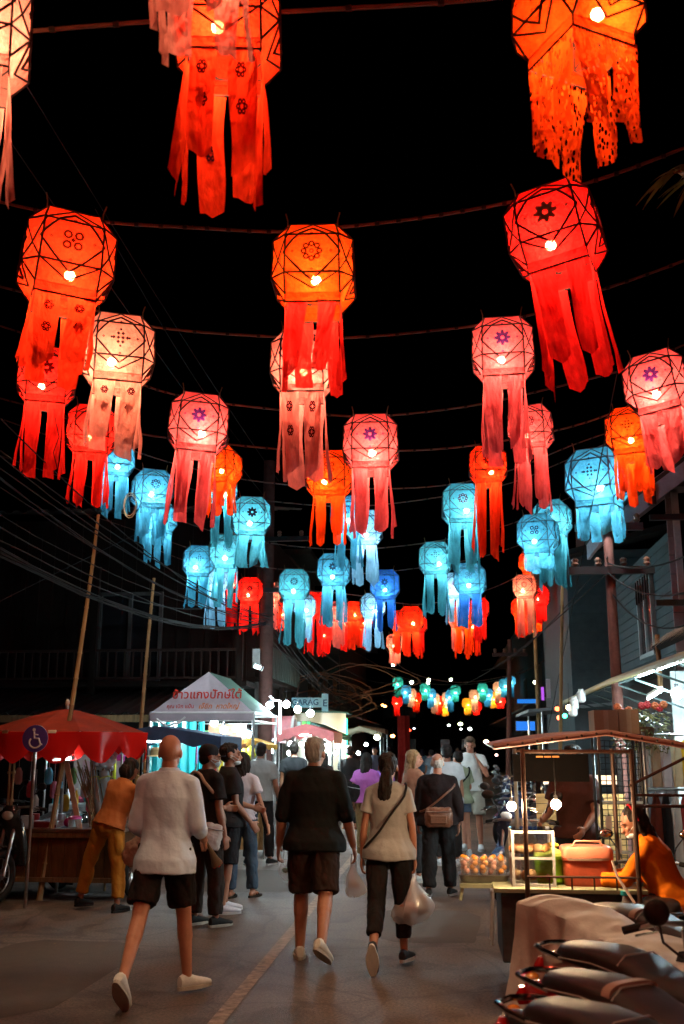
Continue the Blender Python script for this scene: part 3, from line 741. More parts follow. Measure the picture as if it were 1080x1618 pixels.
        place(remesh(g, vox*.9, 1, .010, 30, .3, rnd.random()*9), 'hair', hmz, T)
        if hk == 'cap':
            g = MB(); g.lathe([(.088,.155),(.09,.19),(.082,.225),(.055,.252),(.01,.262)], (0,0,0), 22); m_ = MB(); m_.add([hp(v[0],v[1]*1.12-.018,v[2]-.0) for v in g.v], g.f)
            m_.build('cap', cloth((.02,.022,.025)), T, True)
            b_ = MB(); n = 12; up1 = [hp(.082*sin(a), .07+.09*cos(a), .165-.012*abs(sin(a))) for a in [(-1+2*i/n)*pi/2 for i in range(n+1)]]
            b_.add(up1+[p-hm @ V(0,0,.006) for p in up1], [tuple(range(n+1)), tuple(reversed(range(n+1,2*n+2)))]+[(i,i+1,n+2+i,n+1+i) for i in range(n)]); b_.build('visor', cloth((.02,.022,.025)), T)
    if mask:
        g = MB(); dz = -.025 if mask == 'chin' else 0; g.ell(hp(0,.068-(.010 if dz else 0),.078+dz*1.3),(.057,.052,.042 if not dz else .026),16,10,hm)
        mk = place(remesh(g, .009, 2, .006, 25), 'mask', M_mask, T)
        g = MB()
        for s in (-1,1): g.tube([hp(s*.05,.085,.1+dz), hp(s*.075,.03,.11), hp(s*.088,-.005,.12)], .0025, 5); g.tube([hp(s*.05,.08,.055+dz), hp(s*.075,.03,.08), hp(s*.088,-.005,.1)], .0025, 5)
        g.build('ear_loop', M_mask, T)
    W = Matrix.Translation(V(x,y,z)) @ RZ(radians(rot)).to_4x4() @ Matrix.Scale(k,4)
    J['W'] = W; J['hands'] = [W @ J['hand0'], W @ J['hand1']]; J['T'] = T; J['Mt'] = W @ Mt; J['Mh'] = W @ Mh
    J['tor'] = tor; J['top'] = top; J['AR'] = AR
    return J
def strap(J, a0, a1, z0, z1, col, r=.012, name='bag_strap', out=.03):
    """band worn round the torso, high on one shoulder (angle a0,z0) to low on the other side"""
    W = J['T']; tor = J['tor']; lo = J['top'][3] if J['top'] else 0
    Mi = J['W'].inverted() @ J['Mt']
    def rad(z):
        for i in range(len(tor)-1):
            if tor[i][0] <= z <= tor[i+1][0]:
                t = (z-tor[i][0])/(tor[i+1][0]-tor[i][0]); return [tor[i][j]+(tor[i+1][j]-tor[i][j])*t for j in range(1,4)]
        return list(tor[0][1:])
    pts = []
    n = 26
    for i in range(n):
        a = 2*pi*i/n; z = z0+(z1-z0)*(.5-.5*cos(a-a0)); z = min(z, 1.44)
        rx, ry, yo = rad(z); e = out+lo*(1 if z < 1.35 else .5)
        pts.append(Mi @ V((rx+e)*cos(a), yo+(ry+e)*sin(a), z+(.03 if z > 1.4 else 0)))
    mb = MB(); mb.tube(pts, r, 6, closed=True); return mb.build(name, col, W, True)
M_strapk = cloth((.015,.014,.014)); M_strapp = cloth((.5,.36,.28))
def pouch(name, label, cat, loc, size, m, rz=0, tilt=0, detail=None):
    T = thing(name, label, cat, loc, rot=(0, tilt, rz))
    g = MB(); w, d, h = size; g.loft([(-h,w*.42,d*.4,0),(-h*.85,w*.5,d*.5,0),(-h*.4,w*.52,d*.55,0),(-.08*h,w*.46,d*.4,0),(0,w*.42,d*.25,0)], None, 20, .6)
    place(remesh(g, .012, 1, .01, 12, 1), 'body', m, T)
    z = MB(); z.tube([(-w*.45,-d*.5,-h*.2),(0,-d*.62,-h*.22),(w*.45,-d*.5,-h*.2)], .006, 6); z.build('zip', M_steel, T)
    if detail: z = MB(); z.box((0,-d*.56,-h*.6),(w*.6,.02,h*.42)); z.build('front_pocket', m, T, bevel=.008)
    return T
def carrier(label, loc, w, h, m, contents, rz=0):
    """thin plastic carrier bag hanging from a hand"""
    T = thing('carrier_bag', label, 'carrier bag', loc, rz)
    g = MB(); n = 20; rs = []
    for q in range(15):
        t = q/14; zz = -.05-(h-.05)*t; r = .016+w*(sin(min(1,t*1.12)*pi*.56)**1.6)*(1 if t < .8 else sqrt(max(.03,1-((t-.8)/.2)**2*.75))); e = .62
        rs.append([V(r*cos(2*pi*j/n)*(1+.34*noise.noise(V(j*1.3,zz*6,1))+.1*sin(j*2.6)*(1-t))+.03*t*sin(zz*20), r*e*sin(2*pi*j/n)*(1+.3*noise.noise(V(j*1.1,zz*7,5))), zz+.03*t*noise.noise(V(j*.7,zz*5,2)))  for j in range(n)])
    g.rings(rs, True); o = g.build('bag', m, T, True)
    for s in (-1,1): g = MB(); g.tube([(s*.012,0,.03),(s*.02,.01,-.03),(s*.02,0,-.1)], .007, 5, flat=.4); g.build('handle', m, T, True)
    for i, (dx, dy, dz, r, mm) in enumerate(contents):
        c = thing('food_pack', 'small wrapped food pack inside the bag, %s' % label.split(',')[0][:40], 'food pack', Vector(loc)+V(dx,dy,dz)) if 0 else None
        q = MB(); q.ell((dx,dy,dz),(r,r*.8,r*.75),12,8); q.build('content', mm, o, True)
    return T
A_ = lambda *a: a
# 1 bald man in the white shirt
p = gp(235,1592); J1 = person('bald man in a pale striped shirt and black shorts walking away', -1.98, 7.2, -3, 1.79, .97,
   legs=((-24,12,-50,2,-4),(14,3,0,3,38)), arms=(((.20,-.12,-1),(-.2,.85,-.45)),((.22,-.05,-1),(-.05,.8,-.4))), lean=3, head=(0,4,0),
   top=((.66,.76,.97),1.45,.80,.018,None,'collar'), bottom=((.014,.013,.013),.80,.03), hair=('bald',(.1,.08,.07)), shoes=('s',(.62,.6,.58),(.42,.38,.33)), sk='fair', vox=.0085)
# 2 grey haired man in dark shirt
J2 = person('grey haired man in a dark polo and brown cargo shorts walking away', -1.1, 8.5, -2, 1.78, 1.1,
   legs=((6,5,0,2,12),(-16,26,-32,3,22)), arms=(((.27,-.05,-1),(.16,.28,-1)),((.3,.02,-1),(.2,.22,-1))), lean=2, head=(-14,0,3),
   top=((.007,.008,.008),1.12,.84,.03,None,'collar'), bottom=((.028,.017,.014),.96,.035), hair=('grey',(.20,.18,.165)), shoes=('s',(.55,.5,.44),(.4,.34,.28)), sk='tan', vox=.0085)
# 3 woman with ponytail
J3 = person('woman with dark ponytail, beige T-shirt and cropped black trousers walking away', -.47, 8.35, -2, 1.63, .98, True,
   legs=((-12,26,-72,1,-2),(8,4,0,2,16)), arms=(((.22,-.08,-1),(.08,.06,-1)),((.2,.0,-1),(.06,.12,-1),None and 0)) if 0 else (((.22,-.08,-1),(.08,.06,-1)),((.2,.0,-1),(.06,.12,-1))), lean=2,
   top=((.29,.28,.27),.62,.84,.022), bottom=((.012,.012,.013),1.72,.018), hair=('ponytail',(.014,.01,.008)), shoes=('s',(.03,.03,.032),(.55,.5,.44)), sk='tan', vox=.0085, head=(0,3,0))
strap(J3, pi*.02, 0, 1.44, .93, M_strapk, .011)
# 4 man in cap
J4 = person('man in dark cap, mask and black T-shirt standing sideways', -2.33, 10.15, -38, 1.72, 1.0,
   legs=((0,2,0,3,5),(5,4,0,3,5)), arms=(((.1,.35,-1),(-.3,1,-.1)),((.14,.02,-1),(.08,.25,-1))), head=(-28,-6,0),
   top=((.013,.013,.014),.68,.86,.03), bottom=((.03,.022,.018),1.93,.025), hair=('cap',(.012,.01,.009)), shoes=('s',(.025,.025,.025),(.4,.36,.3)), sk='tan', mask='on', vox=.0095)
J5 = person('young man behind the cap wearer with a mask on his chin', -2.32, 10.95, -62, 1.74, .98,
   legs=((2,2,0,3,5),(-4,4,0,3,5)), arms=(((.1,.3,-1),(-.2,1,-.3)),((.1,.1,-1),(.0,.7,-.8))), head=(-14,2,0),
   top=((.02,.02,.022),.7,.86,.028), bottom=((.02,.02,.022),1.0,.03), hair=('short',(.012,.01,.009)), shoes=('s',(.6,.56,.6),(.6,.56,.55)), sk='tan', mask='chin', vox=.011)
J6 = person('long haired woman in a lilac striped blouse and jeans', -2.34, 12.0, -14, 1.64, .98, True,
   legs=((-2,2,0,2,5),(8,4,0,2,8)), arms=(((.15,.05,-1),(.05,.3,-1)),((.42,-.05,-1),(.30,.15,-1))), head=(-8,0,0),
   top=((.30,.27,.36),.6,.92,.024,((.6,.56,.62),30)), bottom=((.05,.08,.12),1.95,.016), hair=('long',(.012,.01,.009),.18), shoes=('sandal',(.02,.02,.02),(.03,.025,.02)), sk='tan', vox=.011)
# 6 grey polo
J7 = person('man in a grey polo and black trousers standing back to the viewer', -2.72, 15.2, -2, 1.76, 1.04,
   legs=((-4,2,0,6,14),(4,3,0,5,20)), arms=(((.25,.0,-1),(.0,.6,-.7)),((.22,.05,-1),(.0,.7,-.6))), top=((.27,.27,.26),.66,.9,.026,None,'collar'), bottom=((.014,.014,.015),1.92,.016),
   shoes=('s',(.03,.03,.03),(.5,.48,.45)), hair=('short',(.012,.01,.009)), sk='tan')
J8 = person('man in a black T-shirt seen between grey polo and grey hair', -2.66, 18.2, 4, 1.77, 1.0, top=((.02,.02,.021),.6,.9,.024), bottom=((.03,.03,.035),1.9,.02), sk='tan', vox=.013)
# orange outfit
J9 = person('woman in rust blouse and mustard trousers leaning over with a wide stride', -3.56, 10.9, -22, 1.62, .98, True, lean=19, side=8,
   legs=((2,3,-4,24,-6),(6,10,0,6,6)), arms=(((.25,.3,-1),(-.2,.95,-.45)),((.2,.5,-1),(-.3,1,-.2))), head=(-10,-14,0),
   top=((.34,.10,.03),.9,.92,.034), bottom=((.42,.17,.025),1.84,.022), hair=('bob',(.012,.008,.007)), shoes=('s',(.015,.015,.015),(.02,.02,.02)), sk='tan')
# dark jacket man
J10 = person('old man in a dark jacket and trousers with a bag on his back', -.1, 12.35, -4, 1.62, 1.1,
   legs=((-6,5,0,3,10),(6,4,0,3,14)), arms=(((.2,.05,-1),(.08,.3,-1)),((.2,.0,-1),(.04,.1,-1))), top=((.012,.008,.008),1.85,.86,.04), bottom=((.016,.014,.014),1.95,.032),
   hair=('thin',(.4,.36,.33)), shoes=('s',(.03,.03,.03),(.3,.3,.3)), sk='tan', head=(0,-6,0))
J11 = person('woman in an olive shirt and denim shorts with a black sling bag', .22, 16.8, 14, 1.62, 1.0, True,
   legs=((4,3,0,2,8),(-6,8,0,2,10)), arms=(((.15,.3,-1),(-.2,1,-.1)),((.2,.2,-1),(-.1,.9,-.2))), top=((.33,.36,.24),.7,.86,.04), bottom=((.1,.14,.2),.5,.03),
   hair=('bun',(.012,.009,.008)), shoes=('s',(.6,.6,.6),(.6,.6,.6)), sk='fair', head=(16,-10,0), vox=.012)
strap(J11, pi*.0, 0, 1.43, .98, M_strapk, .014)
J12 = person('tall fair man in a white T-shirt facing the viewer, hand at his mouth', .42, 17.7, 172, 1.86, 1.0,
   legs=((2,2,0,3,8),(-2,2,0,3,8)), arms=(((.35,.4,-.9),(-.55,.3,.95)),((.3,.2,-1),(-.3,.8,-.3))), top=((.6,.58,.55),.62,.9,.026), bottom=((.36,.33,.27),.9,.03),
   hair=('short',(.1,.06,.035)), shoes=('s',(.6,.6,.6),(.6,.6,.6)), sk='fair', head=(4,-16,0), vox=.011)
J13 = person('woman in a magenta top and brown trousers, bag on her left hip', -1.2, 15.8, -18, 1.61, 1.0, True,
   legs=((8,3,0,2,5),(-6,6,0,2,5)), arms=(((.38,-.1,-1),(.1,.5,-.8)),((.2,.1,-1),(0,.7,-.7))), top=((.42,.12,.40),.55,.93,.04), bottom=((.2,.13,.06),1.93,.04), hair=('long',(.012,.008,.008),.12),
   shoes=('s',(.3,.28,.26),(.3,.28,.26)), sk='tan', vox=.012)
J14 = person('man in a black T-shirt and slim black trousers further down the road', -2.0, 21.8, -6, 1.7, 1.05, top=((.016,.016,.018),.6,.88,.03), bottom=((.014,.014,.015),1.9,.012), shoes=('sandal',(.3,.1,.04),(.3,.12,.05)), vox=.014)
J15 = person('man in a bright blue shirt and dark shorts by the lit stall', -2.75, 27.6, -30, 1.7, 1.0, arms=(((.2,.2,-1),(-.1,.9,.1)),((.2,.3,-1),(-.1,.9,.1))), top=((.12,.36,.5),.6,.9,.03), bottom=((.05,.07,.09),.95,.03), vox=.016)
J16 = person('blonde woman in a rust top partly behind the ponytail woman', -.42, 13.6, -52, 1.66, 1.0, True, top=((.32,.15,.09),.5,.9,.024), bottom=((.03,.03,.03),1.9,.02), hair=('long',(.26,.15,.07),.14), sk='fair', head=(-30,0,0), vox=.012)
J17 = person('man in a white printed shirt just behind the old man', .02, 15.4, 4, 1.73, 1.0, top=((.55,.56,.58),.6,.88,.03), bottom=((.03,.03,.03),1.9,.02), shoes=('s',(.6,.62,.65),(.6,.6,.6)), vox=.013)
J18 = person('child sized woman in purple with a green mask facing the viewer', -1.12, 19.2, 165, 1.5, .95, True, top=((.2,.08,.3),.6,.9,.03), bottom=((.03,.03,.03),1.9,.02), hair=('bob',(.02,.012,.02)), mask='on', vox=.014)
J19 = person('woman in dark clothes hidden among the heads near the grey haired man', -2.3, 19.6, 10, 1.6, 1.0, True, top=((.03,.02,.02),.6,.9,.03), bottom=((.03,.03,.03),1.9,.02), hair=('long',(.014,.01,.008),.15), vox=.015)
J20 = person('stall keeper in a yellow apron and mask facing the street', wp(373,1190,18).x, 18.0, 190, 1.62, 1.0, top=((.55,.42,.04),.6,.9,.03), bottom=((.03,.03,.03),1.9,.02), mask='on', head=(5,-8,0), vox=.014)
J21 = person('person in dark clothes behind the rust blouse woman at the left stalls', wp(188,1230,14).x, 13.4, -30, 1.55, 1.0, True, top=((.05,.05,.03),.6,.9,.03), bottom=((.03,.03,.03),1.9,.02), vox=.014)
# vendor in orange seated on the red motorcycle
J22 = person('vendor in an orange jacket with a red headband, sitting sideways on the motorcycle', 1.50, 7.3, 72, 1.47, 1.0, True, lean=25, seat=.66, z=0,
   legs=((76,74,4,5,5),(74,70,4,5,5)), arms=(((.12,.55,-.8),(-.15,1,-.1)),((.12,.5,-.8),(-.1,1,-.15))), head=(22,-14,0), top=((.85,.20,.01),1.8,.86,.036,None,'collar'), bottom=((.03,.025,.025),1.9,.03),
   hair=('long',(.012,.008,.007),.14), shoes=('sandal',(.02,.02,.02),(.03,.03,.03)), sk='tan', mask='chin', vox=.009)
hm_ = J22['W'].inverted() @ J22['Mh']; b_ = MB(); b_.tube([hm_ @ V(.090*cos(a), -.02, .13+.135*sin(a)) for a in [pi*i/14 for i in range(15)]], .010, 8); b_.build('headband', cloth((.25,.006,.01)), J22['T'], True)
txo = text_mesh('SPORT', .07, M_black, J22['T'], (0,0,0), (0,0,0)) if 0 else None
J23 = person('cook in a dark brown shirt standing behind the cart in the steam', wp(908,1260,9.9).x, 9.9, 150, 1.72, 1.0, top=((.07,.028,.022),.7,.88,.03), bottom=((.03,.03,.03),1.9,.02), arms=(((.2,.2,-1),(-.1,.8,-.5)),((.25,.2,-1),(-.1,.9,-.3))), vox=.012)
# passers-by deep in the street
for i, (px, py, Y, col, hc) in enumerate([(504,1168,30,(.05,.08,.1),(.02,.02,.02)),(520,1176,33,(.3,.3,.32),(.02,.02,.02)),(575,1178,38,(.25,.1,.1),(.02,.02,.02)),(592,1172,30,(.08,.07,.1),(.02,.02,.02)),(667,1180,36,(.12,.2,.28),(.02,.02,.02)),(681,1181,32,(.25,.3,.36),(.03,.02,.02)),(722,1180,40,(.05,.05,.05),(.02,.02,.02)),(613,1182,44,(.2,.12,.08),(.02,.02,.02))]):
    nm = ['in teal by the bright awning','in pale grey beside the green neon edge','in maroon below the warm bulb','in dark violet under the small umbrella','in blue beside the wrapped post','in light blue right of the wrapped post','in black in the far gap of the crowd','in brown left of the wrapped post'][i]
    person('distant passer-by '+nm, wp(px,py,Y).x, Y, rnd.uniform(-30,30)+(180 if i % 3 == 0 else 0), rnd.uniform(1.58,1.74), 1, i % 2 == 0, top=(col,.6,.88,.03), bottom=((.03,.03,.035),1.9,.02), hair=('short' if i % 2 else 'long',hc), vox=.02)

# ---- carried and worn bags
M_film = filmm('white_plastic_film', (.8,.72,.7), .42, .2); M_filmc = filmm('clear_plastic_film', (.8,.8,.8), .7)
h = J3['hands'][1]
carrier('white see-through plastic bag of takeaway food in the ponytail woman\'s hand', h, .15, .40, M_film, [(.05,0,-.3,.07,mat('dark_food',(.1,.03,.02),.4)),(-.06,0,-.29,.07,mat('pinkish_food',(.45,.2,.16),.5)),(.09,.02,-.22,.05,mat('tin_foil',(.7,.6,.5),.2,1))], radians(15))
h = J2['hands'][1]; carrier('crumpled white plastic bag in the grey haired man\'s right hand', h, .07, .30, M_film, [(0,0,-.2,.045,M_white)])
h = J2['hands'][0]; carrier('small clear bag held in the grey haired man\'s left hand', h+V(.04,.03,.03), .05, .22, M_filmc, [(0,0,-.14,.03,mat('green_veg',(.1,.25,.05),.5))])
h = J1['hands'][0]; T = thing('cloth_bag', 'beige cloth bag carried at the bald man\'s left forearm', 'bag', (J1['hands'][0]+V(-.10,-.06,.06)), rot=(0,.6,0)); T.scale = (.7,.6,.7)
g = MB(); g.loft([(-.33,.05,.05,0),(-.27,.12,.08,0),(-.15,.14,.09,0),(-.03,.09,.06,0),(0,.03,.02,0)], None, 18); place(remesh(g, .012, 1, .02, 14, 1), 'bag', cloth((.5,.33,.25)), T)
g = MB(); g.tube([(-.04,0,-.02),(0,0,.14),(.05,0,-.02)], .008, 6); g.build('handle', cloth((.5,.33,.25)), T)
h = J1['hands'][1]; T = thing('flower_bouquet', 'small wrapped bouquet with red flowers pointing down in the bald man\'s right hand', 'bouquet', h+V(.05,-.02,-.02), rot=(.5,-.35,0)); T.scale = (.62,)*3
g = MB(); g.lathe([(.012,.1),(.02,.0),(.05,-.16),(.07,-.22),(.03,-.2)], (0,0,0), 14); g.build('wrapping', cloth((.16,.12,.08)), T, True)
for i in range(5): g = MB(); g.ell((.045*cos(i*1.3),.045*sin(i*1.3),-.22), (.024,.024,.02), 8, 6); g.build('flower', mat('red_petal',(.6,.02,.03),.6), T, True)
strap(J4, -pi*.55, 0, 1.44, .95, M_strapp, .016)
mt = J4['Mt']; pouch('sling_bag','beige sling bag hanging at the hip of the man in the cap','bag', mt @ V(.20,-.06,.98), (.2,.09,.24), cloth((.5,.38,.33)), radians(30), .2)
g = thing('purse', 'round patterned purse tucked under the cap wearer\'s arm', 'purse', mt @ V(-.17,-.12,1.2)); m_ = MB(); m_.ell((0,0,0),(.09,.05,.075),16,10); m_.build('purse', mat('patterned_leather',(.3,.24,.18),.5,var=.9,scale=25), g, True); m_ = MB(); m_.tube([(-.06,-.045,.02),(0,-.055,.03),(.06,-.045,.02)],.004,5); m_.build('zip', M_steel, g)
mt = J10['Mt']; pouch('waist_bag','brown leather bag slung low on the back of the old man','bag', mt @ V(.02,-.19,1.08), (.32,.11,.22), mat('brown_leather',(.13,.05,.025),.4,bump=.4), radians(-2), 0, True)
strap(J10, pi*.1, 0, 1.40, 1.02, mat('brown_leather',(.13,.05,.025)), .013)
mt = J13['Mt']; pouch('shoulder_bag','black shoulder bag on the magenta woman\'s left hip','bag', mt @ V(-.2,-.13,1.24), (.3,.13,.26), cloth((.012,.012,.014)), 0, .2)
mt = J11['Mt']; pouch('sling_pouch','black sling bag pressed against the olive shirt','bag', mt @ V(-.17,-.1,1.12), (.2,.09,.2), cloth((.015,.015,.015)), 0, .1)
# ================================================================ MOTORCYCLES
def motorcycle(name, label, x, y, head, paint, seatm=None, plate=True, box=None, group=None, mirrors=True, light=False, stripe=None, z=0, sc=1.0):
    """front points along local +Y; head = heading in degrees from straight down the street"""
    T = thing(name, label, 'motorcycle', (x,y,z), radians(head), group); T.scale = (sc,sc,sc)
    seatm = seatm or mat('seat_vinyl', (.014,.009,.008), .52, var=.05, bump=0, spec=.3, bscale=90)
    for nm, yy in (('wheel',.62),('wheel',-.60)):
        w = thing('wheel', None, None); w.parent = T; w.location = (0,yy,.285)
        m = MB(); m.torus((0,0,0), .235, .048, 'X', 30, 10); m.build('tyre', M_rubber, w, True)
        m = MB(); m.torus((0,0,0), .195, .016, 'X', 26, 6); m.cyl((-.05,0,0),(.05,0,0),.04,12)
        for k in range(14):
            a = 2*pi*k/14; m.tube([(0.03 if k % 2 else -.03, .03*cos(a), .03*sin(a)), (0,.19*cos(a+.2),.19*sin(a+.2))], .004, 4)
        m.build('rim', M_steel, w, True)
        m = MB(); m.torus((.035,0,0), .085, .009, 'X', 20, 4); m.build('brake_disc', M_steel, w)
    g = MB()   # rear fairing
    for yy, w_, zt, zb in ((-.90,.05,.74,.66),(-.78,.10,.76,.56),(-.55,.13,.75,.48),(-.25,.13,.70,.42),(.0,.10,.62,.36),(.1,.07,.5,.34)):
        pass
    rs = []
    for yy, w_, zt, zb in ((-.92,.035,.755,.68),(-.80,.095,.775,.56),(-.55,.125,.775,.46),(-.25,.13,.735,.40),(.0,.12,.70,.34),(.16,.08,.66,.34)):
        zc = (zt+zb)/2; hh = (zt-zb)/2; rs.append([V(w_*copysign(abs(cos(a))**.7,cos(a)), yy, zc+hh*copysign(abs(sin(a))**.7,sin(a))) for a in [2*pi*j/16 for j in range(16)]])
    g.rings(rs); g.build('rear_fairing', paint, T, True)
    rs = []; g = MB()    # seat
    for yy, w_, zt, th in ((-.80,.05,.79,.04),(-.73,.10,.83,.08),(-.5,.132,.845,.11),(-.33,.135,.83,.12),(-.22,.135,.79,.12),(.0,.13,.765,.12),(.15,.095,.76,.10),(.22,.04,.745,.05)):
        rs.append([V(w_*copysign(abs(cos(a))**.6,cos(a)), yy, zt-th/2+th/2*copysign(abs(sin(a))**.75,sin(a))) for a in [2*pi*j/20 for j in range(20)]])
    g.rings(rs); g.build('seat', seatm, T, True)
    g = MB(); g.tube([(.128,-.70,.775),(.135,-.5,.785),(.138,-.3,.77),(.133,0,.72),(.1,.15,.70)],.004,5); g.tube([(-.128,-.70,.775),(-.135,-.5,.785),(-.138,-.3,.77),(-.133,0,.72),(-.1,.15,.70)],.004,5); g.tube([(-.13,-.345,.80),(-.08,-.345,.836),(.08,-.345,.836),(.13,-.345,.80)],.004,5); g.build('seat_piping', mat('piping', (.25,.22,.2), .5), T, True)['kind'] = 'stuff'
    if stripe:
        g = MB(); 
        g.rings([[V(.127*copysign(abs(cos(a))**.6,cos(a)), yy, .8+.048*copysign(abs(sin(a))**.75,sin(a))) for a in [2*pi*j/20 for j in range(20)]] for yy in (-.40,-.36)]); g.build('seat_band', stripe, T, True)
    g = MB(); g.tube([(-.10,-.70,.765),(-.12,-.80,.785),(-.09,-.89,.79),(0,-.92,.792),(.09,-.89,.79),(.12,-.80,.785),(.10,-.70,.765)], .012, 8); g.build('grab_rail', M_chrome, T, True)
    g = MB(); g.loft([(-.03,.07,.02,0),(.0,.085,.035,0),(.035,.06,.02,0)], Matrix.Translation(V(0,-.915,.70))); g.build('tail_light', mat('red_lens',(.35,.005,.005),.15,coat=.5,bump=0), T, True)
    for s in (-1,1):
        g = MB(); g.ell((s*.12,-.89,.66),(.035,.03,.022),10,6); g.build('turn_signal', mat('amber_lens',(.7,.25,.03),.15,coat=.5,bump=0), T, True)
    rs = []; g = MB()
    for k in range(7):
        a = radians(20+k*20); c = V(0,-.60-.0+(-.30)*sin(a)*1.0,.285+.32*cos(a)); rs.append([c+V(x_,0,0)+V(0,-sin(a),cos(a))*h_ for x_, h_ in ((-.07,0),(-.05,.02),(.05,.02),(.07,0),(.05,.012),(-.05,.012))])
    g.rings(rs); g.build('rear_mudguard', M_black, T, True)
    if plate:
        g = MB(); g.box((0,-.965,.52),(.21,.006,.17), RX(radians(-18))); p = g.build('number_plate', mat('plate_paint',(.6,.56,.5),.45,var=.1), T, bevel=.002)
        g = MB()
        for zz, ws in ((.555,(.03,.03,.05)),(.495,(.035,.035,.035,.035))):
            xx = -.075
            for w_ in ws: g.box((xx+w_/2,-.972-(.52-zz)*.3,zz),(w_*.62,.003,.04), RX(radians(-18))); xx += .16/len(ws)
        g.build('plate_marks', M_black, p)
    g = MB(); rs = []
    for yy, zt, w_ in ((.12,.34,.12),(.28,.36,.14),(.36,.55,.17),(.42,.75,.18),(.44,.88,.13)): rs.append([V(-w_,yy,zt),V(-w_*.9,yy+.04,zt+.01),V(0,yy+.1,zt+.03),V(w_*.9,yy+.04,zt+.01),V(w_,yy,zt),V(0,yy+.05,zt)])
    g.rings(rs); g.build('leg_shield', paint, T, True)
    g = MB(); g.box((0,-.05,.3),(.2,.5,.2)); g.cyl((0,.05,.34),(0,.28,.38),.075,14); 
    for k in range(6): g.torus((0,.09+.03*k,.35+.005*k),.08,.006,'Y',16,4)
    g.build('engine', mat('engine_metal',(.12,.12,.12),.45,.8), T, bevel=0)
    g = MB(); g.tube([(.1,.1,.22),(.14,-.15,.2),(.16,-.3,.24),(.17,-.75,.34),(.17,-.82,.35)], [.02,.022,.045,.05,.035], 12); g.build('exhaust', M_chrome, T, True)
    g = MB(); rs = []
    g.loft([(-.09,.07,.04,0),(-.04,.1,.07,0),(.05,.105,.08,0),(.1,.06,.05,0)], Matrix.Translation(V(0,.46,.93))); g.build('headlight_cowl', paint, T, True)
    g = MB(); g.ell((0,.53,.92),(.075,.03,.05),14,8); g.build('headlight', glow('head_lamp',(1,.95,.9),4,False) if light else mat('lens_glass',(.6,.62,.65),.1,coat=.6,bump=0), T, True)
    g = MB(); g.tube([(-.34,.34,.98),(-.2,.40,1.01),(0,.44,1.0),(.2,.40,1.01),(.34,.34,.98)], .013, 8); hb = g.build('handlebar', M_steel, T, True)
    for s in (-1,1):
        g = MB(); g.tube([(s*.25,.365,1.0),(s*.37,.33,.975)], .02, 8); g.build('grip', M_rubber, hb, True)
        g = MB(); g.tube([(s*.24,.40,1.0),(s*.27,.47,.985),(s*.37,.42,.965)], .006, 5); g.build('brake_lever', M_chrome, hb)
        if mirrors:
            g = MB(); g.tube([(s*.2,.40,1.01),(s*.24,.42,1.12),(s*.3,.40,1.2)], .006, 6); mi = g.build('mirror_stem', M_black, hb)
            g = MB(); g.ell((s*.33,.39,1.23),(.065,.018,.042),14,8); g.build('mirror', M_black, mi, True)
            g = MB(); g.ell((s*.33,.378,1.23),(.056,.012,.035),14,8); g.build('mirror_glass', M_chrome, mi, True)
    g = MB()
    for s in (-1,1): g.tube([(s*.06,.44,.9),(s*.065,.62,.285)], [.022,.017], 8)
    g.build('fork', M_steel, T, True)
    rs = []; g = MB()
    for k in range(7):
        a = radians(-60+k*22); c = V(0,.62-.31*sin(a),.285+.31*cos(a)); rs.append([c+V(x_,0,0)+V(0,-sin(a),cos(a))*h_ for x_, h_ in ((-.065,0),(-.04,.02),(.04,.02),(.065,0),(.04,.01),(-.04,.01))])
    g.rings(rs); g.build('front_mudguard', paint, T, True)
    g = MB(); g.tube([(-.06,-.05,.24),(-.14,-.02,.02)], .011, 6); g.tube([(-.12,-.02,.22),(-.26,.02,.21)],.012,6); g.tube([(.12,-.02,.22),(.26,.02,.21)],.012,6); g.build('stand', M_blackm, T)
    g = MB()
    for s in (-1,1): g.tube([(s*.09,-.2,.62),(s*.1,-.6,.30)], [.02,.03], 8)
    g.build('shock_absorber', M_steel, T, True)
    return T
pr = lambda n, c: mat(n, c, .25, var=.1, coat=.6, bump=.02)
def at_tail(px, py, z, head, sc=1.0):
    """root position that puts the tail end of a parked bike there"""
    q = gp(px, py, z); r = radians(head); off = RZ(r) @ V(0,-.9*sc,0); return q.x-off.x, q.y-off.y
M_seat = mat('seat_vinyl', (.014,.009,.008), .52, var=.05, bump=0, spec=.3, bscale=90)
bk = [(868,1487,.80,-144,(.38,.27,.21),'motorcycle','beige sided motorcycle whose chrome rail catches light in the foreground row',None),
      (842,1530,.80,-143,(.4,.012,.01),'motorcycle','red motorcycle with a pale band across its seat in the foreground',1),
      (812,1574,.80,-142,(.025,.02,.02),'motorcycle','dark motorcycle lowest in the corner, nearest the viewer',None),
      (915,1428,.80,-144,(.02,.02,.03),'motorcycle','black motorcycle with a banded seat behind the cloth covered one',1)]
for px, py, z, hd, c, nm, lb, st in bk:
    x, y = at_tail(px, py, z, hd); motorcycle(nm, lb, x, y, hd, pr('paint%02d%02d' % (int(c[0]*99), int(c[1]*99)), c), stripe=mat('tan_band',(.3,.18,.13),.5) if st else None)
